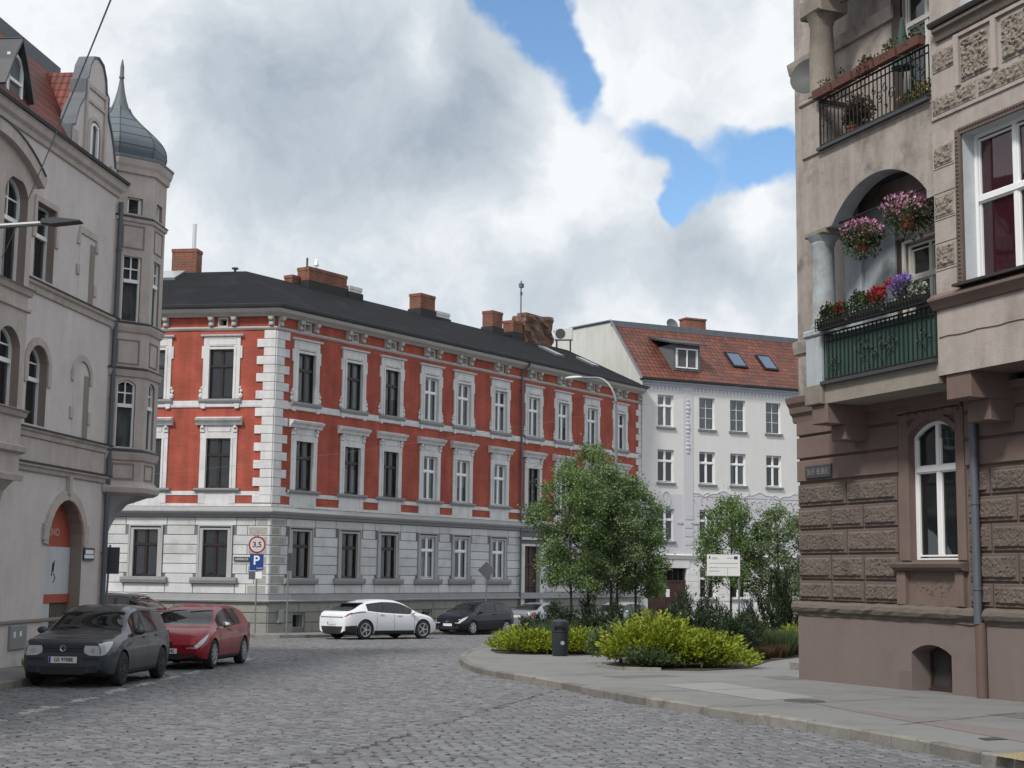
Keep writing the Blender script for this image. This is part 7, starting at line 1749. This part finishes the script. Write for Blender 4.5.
pine(7.9, 49.0, .28, 1.75, 'slim blue conifer left of the tall dark conifers', 72, n=1600, up=2.4, m_=leaf_mat('blue_conifer', [(.012, .03, .03), (.03, .06, .06), (.05, .085, .085)], trans=.1), name='blue_conifer')
def grass_clump(x, y, r_, h_, label, seed, n, m_, cat='grass'):
    rs = np.random.RandomState(seed); g = gz(x, y) + .13; w_ = T(x, y, g); a = rs.uniform(0, 2 * PI, n); r = r_ * np.sqrt(rs.rand(n)); P_ = np.stack([r * np.cos(a) + x, r * np.sin(a) + y, np.full(n, g)], 1); N_ = np.stack([np.cos(a) * .3, np.sin(a) * .3, np.ones(n)], 1)
    t = thing('ornamental_grass', label, cat, w_, 'ornamental grasses in the beds'); leaves('blades', P_, N_, rs.uniform(.6, 1.1, n) * h_, rs.uniform(.012, .03, n), m_, t, w_, rs, .12)
grass_clump(7.5, 41.8, .55, .85, 'tall ornamental grass between the dwarf pines and the brown building', 81, 1800, M_grass); grass_clump(7.9, 42.9, .35, .7, 'ornamental grass beside the golden shrub near the conifers', 82, 1400, M_grass)
grass_clump(2.75, 42.2, .45, .7, 'feathery grass behind the litter bin, on the right', 83, 1400, M_grass); grass_clump(1.35, 43.2, .4, .95, 'tall thin grass just behind the litter bin', 84, 900, M_grass); grass_clump(6.6, 39.6, .4, .4, 'reddish low clump at the right end of the golden shrub', 85, 900, M_redb); grass_clump(7.35, 40.9, .35, .42, 'reddish low clump under the tall ornamental grass', 86, 800, M_redb)
grass_clump(-10.25, 31.6, .12, .22, 'tuft of weeds at the foot of the beige wall', 87, 120, M_yel, 'weeds')
# planting soil
def bed(poly): 
    mb = MB(); mb.poly([(x, y, gz(x, y) + .145) for x, y in poly]); n = len(poly)
    for i in range(n): a, b_ = poly[i], poly[(i + 1) % n]; mb.poly([(*a, gz(*a) + .145), (*b_, gz(*b_) + .145), (*b_, gz(*b_) + .1), (*a, gz(*a) + .1)])
    structure('planting_bed', mb, M_soil)
bed([(-.55, 44.2), (-.35, 41.9), (.4, 41.2), (2.0, 41.1), (3.0, 41.4), (3.6, 43.5), (5.4, 48), (9, 56.5), (6, 57.2), (1.1, 50.2)])
bed([(2.35, 35.6), (2.25, 34.3), (2.7, 33.3), (4.3, 33.1), (5.6, 34.6), (6.8, 38.6), (8.6, 42.5), (12, 47.5), (13, 56), (10.2, 57), (6.3, 48), (4.2, 43.5)])
mb = MB()
for pts in ([(2.2, 35.4), (2.1, 34.2), (2.6, 33.15), (3.4, 33.0)],):
    for a, b_ in zip(pts, pts[1:]):
        d = Vector((b_[0] - a[0], b_[1] - a[1], 0)).normalized(); n_ = Vector((-d.y, d.x, 0)) * .05
        q = [(a[0] + n_.x, a[1] + n_.y), (b_[0] + n_.x, b_[1] + n_.y), (b_[0] - n_.x, b_[1] - n_.y), (a[0] - n_.x, a[1] - n_.y)]; mb.prism([(p[0], p[1]) for p in q], 'z', gz(*a) + .1, gz(*a) + .20)
structure('bed_edging', mb, M_kerb)

# ---- flowers on the loggias
def petal_mat(n, c): return leaf_mat(n, c, .6, .2)
M_pink = petal_mat('pink_petals', [(.32, .06, .18), (.55, .22, .38), (.72, .45, .58)]); M_redf = petal_mat('red_petals', [(.22, .01, .012), (.42, .015, .02), (.35, .03, .06)]); M_purp = petal_mat('purple_petals', [(.10, .05, .28), (.22, .14, .46), (.4, .34, .6)]); M_whi = petal_mat('white_petals', [(.4, .42, .36), (.65, .65, .62)]); M_mar = petal_mat('dark_red_petals', [(.05, .005, .01), (.13, .01, .02)]); M_yelf = petal_mat('yellow_petals', [(.30, .17, .02), (.48, .32, .03)])
M_flf = leaf_mat('balcony_foliage', [(.02, .04, .018), (.05, .085, .03), (.10, .14, .06)])
def fl_cloud(name, c, rad, n, m_, parent, w_, seed, ln=.05, sc=(1, 1, 1), up=.2):
    rs = np.random.RandomState(seed); u = fib(rs, n); p = u * (rs.rand(n, 1) ** .4) * rad * np.array(sc); P_ = np.array([list(w_ @ Vector((c[0] + a[0], c[1] + a[1], c[2] + a[2]))) for a in p]); N_ = u + np.array((0, 0, up)); leaves(name, P_, N_, rs.uniform(.7, 1.3, n) * ln, rs.uniform(.7, 1.2, n) * ln * .8, m_, parent, w_, rs, .5)
def hanging(s, z, label, seed, rr):
    w_ = FR @ T(s, -.85, z); t = thing('hanging_basket', label, 'flower basket', w_, 'hanging flower baskets'); mb = MB(w_)
    mb.lathe((0, 0, 0), [(.09, -.28), (.12, -.27), (.155, -.06), (.17, -.05), (.17, -.01), (.14, -.01)], 14); part('pot', mb, M_terra, t, True); mb = MB(w_)
    for k in range(3): mb.tube([(.15 * math.cos(k * 2.1), .15 * math.sin(k * 2.1), -.02), (0, 0, 8.53 - z)], .005, 4)
    part('wire', mb, M_iron, t)
    fl_cloud('foliage', (0, 0, .02), rr, 1500, M_flf, t, w_, seed, .055, (1, 1, .55)); fl_cloud('petals', (0, 0, .12), rr, 650, M_pink, t, w_, seed + 1, .055, (1.05, 1.05, .5), .6); fl_cloud('trailing_shoots', (0, 0, -.2), rr * .9, 350, M_flf, t, w_, seed + 2, .05, (1, 1, .6), -.8)
hanging(3.56, 8.08, 'left hanging basket of pink flowers under the loggia arch', 91, .41); hanging(4.97, 8.20, 'right, larger hanging basket of pink flowers under the loggia arch', 94, .49)
def fbox(s0, s1, z, label, seed, kinds, m_=None, hh=.16, basket=False):
    w_ = FR @ T((s0 + s1) / 2, -1.13, z); t = thing('flower_box', label, 'flower box', w_, 'flower boxes on the loggia railings'); L = (s1 - s0) / 2; mb = MB(w_)
    mb.prism([(-.07, 0), (.07, 0), (.09, hh), (-.09, hh)], 'x', -L + .01, L - .01); part('trough', mb, m_ or M_trough, t)
    if basket:
        mb = MB(w_)
        for zz in (-.02, .09, .2): mb.box(-L, L, -.12, -.105, zz, zz + .012)
        for k in range(int(L * 2 / .09)): mb.box(-L + k * .09, -L + k * .09 + .01, -.125, -.11, -.02, .2)
        mb.tube([(-.8 * L + .07 * math.cos(t_), -.13, .09 + .07 * math.sin(t_)) for t_ in np.linspace(0, 6.3, 12)], .012, 4); part('iron_basket', mb, M_iron, t)
    for k, (m2, n, dx, hz_, rr) in enumerate(kinds): fl_cloud('foliage' if m2 is M_flf else 'petals', (dx * L, 0, hh + hz_), rr, n, m2, t, w_, seed + k, .055, (1.3, .6, .8), .5)
fbox(2.55, 3.5, 6.42, 'left flower box with dark red flowers on the lower railing', 100, [(M_flf, 500, -.3, .10, .22), (M_flf, 400, .5, .12, .2), (M_mar, 90, -.5, .2, .16), (M_redf, 130, .5, .14, .16), (M_whi, 60, -.9, .05, .12)], M_iron, basket=True)
fbox(3.55, 4.6, 6.42, 'middle flower box with red flowers and green leaves on the lower railing', 110, [(M_flf, 600, -.4, .16, .24), (M_flf, 300, .4, .14, .2), (M_mar, 60, -.5, .3, .14), (M_redf, 260, .55, .22, .2), (M_whi, 70, -.1, -.02, .14)], M_iron, basket=True)
fbox(4.65, 5.8, 6.42, 'right flower box with purple and white petunias on the lower railing', 120, [(M_flf, 400, 0, .14, .24), (M_redf, 90, -.7, .34, .14), (M_purp, 380, -.15, .28, .25), (M_whi, 150, .6, .10, .18), (M_flf, 150, .7, .12, .16)], M_iron, basket=True)
for i in range(5): fbox(2.5 + i * .68, 3.13 + i * .68, 11.02, ['leftmost, nearly dry brown trough on the upper railing', 'second brown trough from the column on the upper railing', 'middle brown trough with drooping dead plants on the upper railing', 'brown trough with thin green stems left of the balcony door', 'rightmost brown trough with small green plants on the upper railing'][i], 130 + 7 * i, [(M_redb, 60, 0, .02, .2)] + ([(M_redb, 260, .2, -.04, .22)] if i == 2 else [(M_flf, 120, .3, .08, .18)] if i > 2 else []))
w_ = FR @ T(4.9, -.4, 10.06); t = thing('potted_plants', 'row of yellow flowering pots on the upper balcony floor', 'plant pots', w_); mb = MB(w_); mb.box(-.75, .75, -.12, .12, 0, .3); part('planter', mb, M_zincdk, t); fl_cloud('foliage', (0, 0, .42), .4, 500, M_flf, t, w_, 160, .06, (1.7, .5, .5)); fl_cloud('petals', (0, 0, .5), .4, 280, M_yelf, t, w_, 161, .06, (1.8, .5, .4))
w_ = FR @ T(3.0, -.55, 10.06); t = thing('potted_shrub', 'dry brown potted shrub behind the upper railing beside the column', 'plant pot', w_); mb = MB(w_); mb.lathe((0, 0, 0), [(.13, 0), (.18, .3), (.2, .3), (.2, .34)], 12); part('pot', mb, M_terra, t); fl_cloud('foliage', (.1, 0, .6), .32, 900, M_redb, t, w_, 170, .07, (1.4, .6, 1))
w_ = FR @ T(4.25, -.35, 10.06); t = thing('folded_parasol', 'folded dark green parasol leaning on the upper balcony wall', 'parasol', w_); mb = MB(w_); mb.lathe((0, 0, 0), [(.22, 1.15), (.17, 1.3), (.10, 1.7), (.03, 2.1), (.01, 2.14)], 9); part('canopy', mb, mat('green_canvas', (.03, .065, .06), .8, .2, 6), t); mb = MB(w_); mb.tube([(0, 0, 0), (0, 0, 1.3)], .02, 6); part('pole', mb, M_zinc, t)

# ------------------------------------------------------------------ STREET FURNITURE
M_pole = mat('galvanised_pole', (.20, .21, .22), .5, .12, 4, metal=.4); M_signback = mat('sign_back_grey', (.085, .09, .10), .6, .1, 4)
def G3(x, y, h=.13): return (x, y, gz(x, y) + h)
def base(x, y, h=.13): return T(*G3(x, y, h))
# street lamp on the left
w_ = base(-8.62 - .5, 22.0); t = thing('street_lamp', 'grey street lamp arm reaching in from the left over the beige building', 'street lamp', w_)
mb = MB(w_); mb.tube([(0, 0, -.05), (0, 0, 6.3)], .08, 10, r1=.06); part('pole', mb, M_pole, t, True)
mb = MB(w_); mb.tube([(0, 0, 6.2), (.12, 0, 6.6), (.55, 0, 6.98), (1.15, 0, 7.17), (2.0, 0, 7.235)], .04, 8); part('arm', mb, M_pole, t, True)
mb = MB(w_); mb.prism([(1.84, 7.215), (2.0, 7.195), (2.42, 7.245), (2.44, 7.262), (2.05, 7.30), (1.86, 7.275)], 'y', -.12, .12); part('lamp_head', mb, M_zincdk, t)
# tall lamp of the island
w_ = base(4.12, 57.0); t = thing('street_lamp', 'tall curved street lamp rising behind the island trees', 'street lamp', w_)
mb = MB(w_); dx, dy = -.82, .57
mb.tube([(0, 0, 0), (0, 0, 4.5), (0, 0, 9.0)] + [(dx * (1 - math.cos(a)) * 1.0, dy * (1 - math.cos(a)) * 1.0, 9.0 + 1.25 * math.sin(a)) for a in np.linspace(.2, PI / 2, 7)] + [(dx * 1.7, dy * 1.7, 10.30)], .06, 8, r1=.04); part('pole', mb, M_pole, t, True)
mb = MB(w_ @ T(dx * 2.0, dy * 2.0, 10.31) @ Matrix.Rotation(math.atan2(dy, dx), 4, 'Z')); mb.ball((0, 0, 0), .38, 12, 6, sc=(1.15, .35, .22)); part('lamp_head', mb, mat('lamp_head_pale', (.5, .52, .53), .4, .05), t, True)
# litter bin
w_ = base(1.40, 40.5); t = thing('litter_bin', 'dark round-topped litter bin in front of the golden shrubs', 'litter bin', w_)
M_bin = mat('bin_plastic', (.018, .024, .032), .5, .15, 5)
mb = MB(w_); mb.lathe((0, 0, 0), [(.20, 0), (.215, .04), (.225, .62), (.225, .64)], 20); part('body', mb, M_bin, t, True)
mb = MB(w_); mb.lathe((0, 0, 0), [(.215, .64), (.24, .65), (.245, .88), (.235, .94), (.15, .985), (.02, 1.0)], 20); part('hood', mb, M_bin, t, True)
mb = MB(w_ @ Matrix.Rotation(R(-4), 4, 'Z')); mb.bbox(-.15, .15, -.25, -.2, .73, .82, .01); part('slot', mb, M_in, t)
mb = MB(w_ @ Matrix.Rotation(R(16), 4, 'Z')); mb.prism([(.055 * math.cos(k), .36 + .055 * math.sin(k)) for k in np.linspace(0, 2 * PI, 14)[:-1]], 'y', -.232, -.218); part('sticker', mb, mat('silver_sticker', (.35, .37, .38), .5, .2, 20), t)
# information board
w_ = base(6.7, 44.0); t = thing('information_board', 'white information board on two posts above the dwarf pines', 'sign', w_)
g_ = gz(6.7, 44) + .13; zb, zt_ = 1.715 - g_, 2.365 - g_
mb = MB(w_); mb.box(-.79, .20, -.015, .015, zb, zt_); pb = part('panel', mb, mat('board_white', (.70, .72, .72), .5, .03), t)
mb = MB(w_)
for x0, x1, fz, n, h2 in ((-.64, -.50, .83, 7, .025), (-.64, -.44, .78, 9, .02), (-.20, .0, .82, 8, .025)): glyphs(mb, x0, x1, zb + (zt_ - zb) * fz, zb + (zt_ - zb) * fz + h2, -.018, n, int(fz * 100))
for fz, x1 in ((.58, .14), (.38, -.42), (.22, -.42)): glyphs(mb, -.73, x1, zb + (zt_ - zb) * fz, zb + (zt_ - zb) * fz + .022, -.018, int((x1 + .73) * 34), int(fz * 50))
part('lettering', mb, mat('board_ink', (.16, .18, .22), .6, .1), pb)
mb = MB(w_); mb.box(-.73, -.69, -.018, -.015, zb + .52, zb + .60); mb.box(.02, .13, -.018, -.015, zb + .51, zb + .60); part('emblem', mb, mat('board_blue', (.02, .05, .10), .5, .05), pb)
mb = MB(w_); mb.box(-.79, .20, -.017, -.015, zb, zb + .02); mb.box(-.40, .13, -.018, -.015, zb + .255, zb + .265); mb.box(-.18, -.17, -.018, -.015, zb + .05, zb + .25); part('rule', mb, mat('board_green', (.15, .28, .12), .5, .05), pb)
mb = MB(w_); mb.tube([(.17, .04, 0), (.17, .04, zt_)], .028, 8); mb.tube([(-.76, .04, 0), (-.76, .04, zt_)], .028, 8); part('post', mb, M_pole, t)
# parking sign post
w_ = base(-10.04, 58.3) @ Matrix.Rotation(R(3), 4, 'Z'); g_ = gz(-10.04, 58.3) + .13; t = thing('traffic_sign', 'post with a round 3,5 weight limit sign above a blue parking sign', 'traffic sign', w_)
mb = MB(w_); mb.tube([(0, .03, 0), (0, .03, 3.1 - g_)], .03, 8); part('post', mb, M_pole, t)
def disc(r0, y0, y1, z, n=28): m3 = MB(w_); m3.prism([(r0 * math.cos(2 * PI * k / n) - .02, z + r0 * math.sin(2 * PI * k / n)) for k in range(n)], 'y', y0, y1); return m3
part('round_sign', disc(.34, -.005, .01, 2.73 - g_), mat('sign_red', (.28, .02, .025), .5, .1), t); pf = part('round_sign_face', disc(.275, -.009, -.005, 2.73 - g_), mat('sign_white', (.55, .53, .53), .5, .06), t)
put_text('lettering', '3,5', .30, M_ptxt, pf, w_ @ T(-.02, -.011, 2.73 - g_), True)
mb = MB(w_); mb.bbox(-.29, .25, -.01, .01, 1.72 - g_, 2.37 - g_, .004); pp = part('parking_sign', mb, mat('sign_blue', (.012, .05, .22), .45, .05), t); put_text('lettering', 'P', .50, M_wframe, pp, w_ @ T(-.03, -.013, 2.10 - g_), True)
mb = MB(w_); glyphs(mb, -.02, .22, 1.78 - g_, 1.83 - g_, -.013, 6, 4); part('small_lettering', mb, M_wframe, pp)
mb = MB(w_); mb.box(-.31, -.05, -.005, .012, 1.36 - g_, 1.68 - g_, 0); mb.box(-.05, .20, -.008, .012, 1.40 - g_, 1.66 - g_, 1); part('supplementary_plate', mb, [M_signback, M_wframe], t)
# edge-on sign post
w_ = base(-8.26, 55.0) @ Matrix.Rotation(R(82), 4, 'Z'); g_ = gz(-8.26, 55) + .13; t = thing('traffic_sign', 'grey sign seen edge-on on a thin post right of the parking sign', 'traffic sign', w_)
mb = MB(w_); mb.tube([(0, .03, 0), (0, .03, 2.4 - g_)], .028, 8); part('post', mb, M_pole, t); mb = MB(w_); mb.box(-.3, .3, -.01, .01, 1.72 - g_, 2.38 - g_); part('sign_panel', mb, M_signback, t)
# diamond sign, back view
w_ = T(-.97, 62.6, gz(-.97, 62.6)) @ Matrix.Rotation(R(-6), 4, 'Z'); w_ = base(-.62, 67.8 + 3.6 - 3.0); g_ = gz(-.62, 68.4) + .13
w_ = base(-1.12, 70.6); g_ = gz(-1.12, 70.6) + .13; zc = 1.75 + .0035 * 70 - .15; t = thing('traffic_sign', 'back of a small diamond sign on a post behind the navy hatchback', 'traffic sign', w_)
mb = MB(w_); mb.tube([(0, 0, 0), (0, 0, zc - g_)], .03, 8); part('post', mb, M_pole, t); mb = MB(w_); mb.prism([(-.42, zc - g_), (0, zc - g_ - .42), (.42, zc - g_), (0, zc - g_ + .42)], 'y', -.045, -.035); part('sign_panel', mb, M_signback, t)
# rectangular sign back on the left
w_ = base(-10.0, 36.6) @ Matrix.Rotation(R(-12), 4, 'Z'); g_ = gz(-10, 36.6) + .13; t = thing('traffic_sign', 'back of a rectangular sign on a leaning post at the end of the beige building', 'traffic sign', w_)
mb = MB(w_); mb.tube([(-.06, 0, 0), (.02, 0, 2.32 - g_)], .028, 8); part('post', mb, M_pole, t); mb = MB(w_); mb.box(-.17, .30, -.04, -.028, 1.60 - g_, 2.26 - g_); mb.box(-.17, .30, -.045, -.04, 1.90 - g_, 1.93 - g_); part('sign_panel', mb, M_signback, t)
# overhead wires
def wire(name, a, b_, sag, r_, label):
    mb = MB(); a, b_ = Vector(a), Vector(b_); mb.tube([tuple(a.lerp(b_, i / 16) - Vector((0, 0, sag * 4 * (i / 16) * (1 - i / 16)))) for i in range(17)], r_, 4); solo(name, mb, M_blk if r_ > .01 else M_pole, label, 'cable')
wire('overhead_cable', (-10.7, 29.8, 8.05), (-2.07, 8.44, 6.30), .10, .008, 'black cable crossing the sky over the beige building')
wire('thin_wire', (CX - 6, 54.5, 5.0), (12, 60.5, 10.2), .5, .004, 'thin pale wire strung across the red building facade')
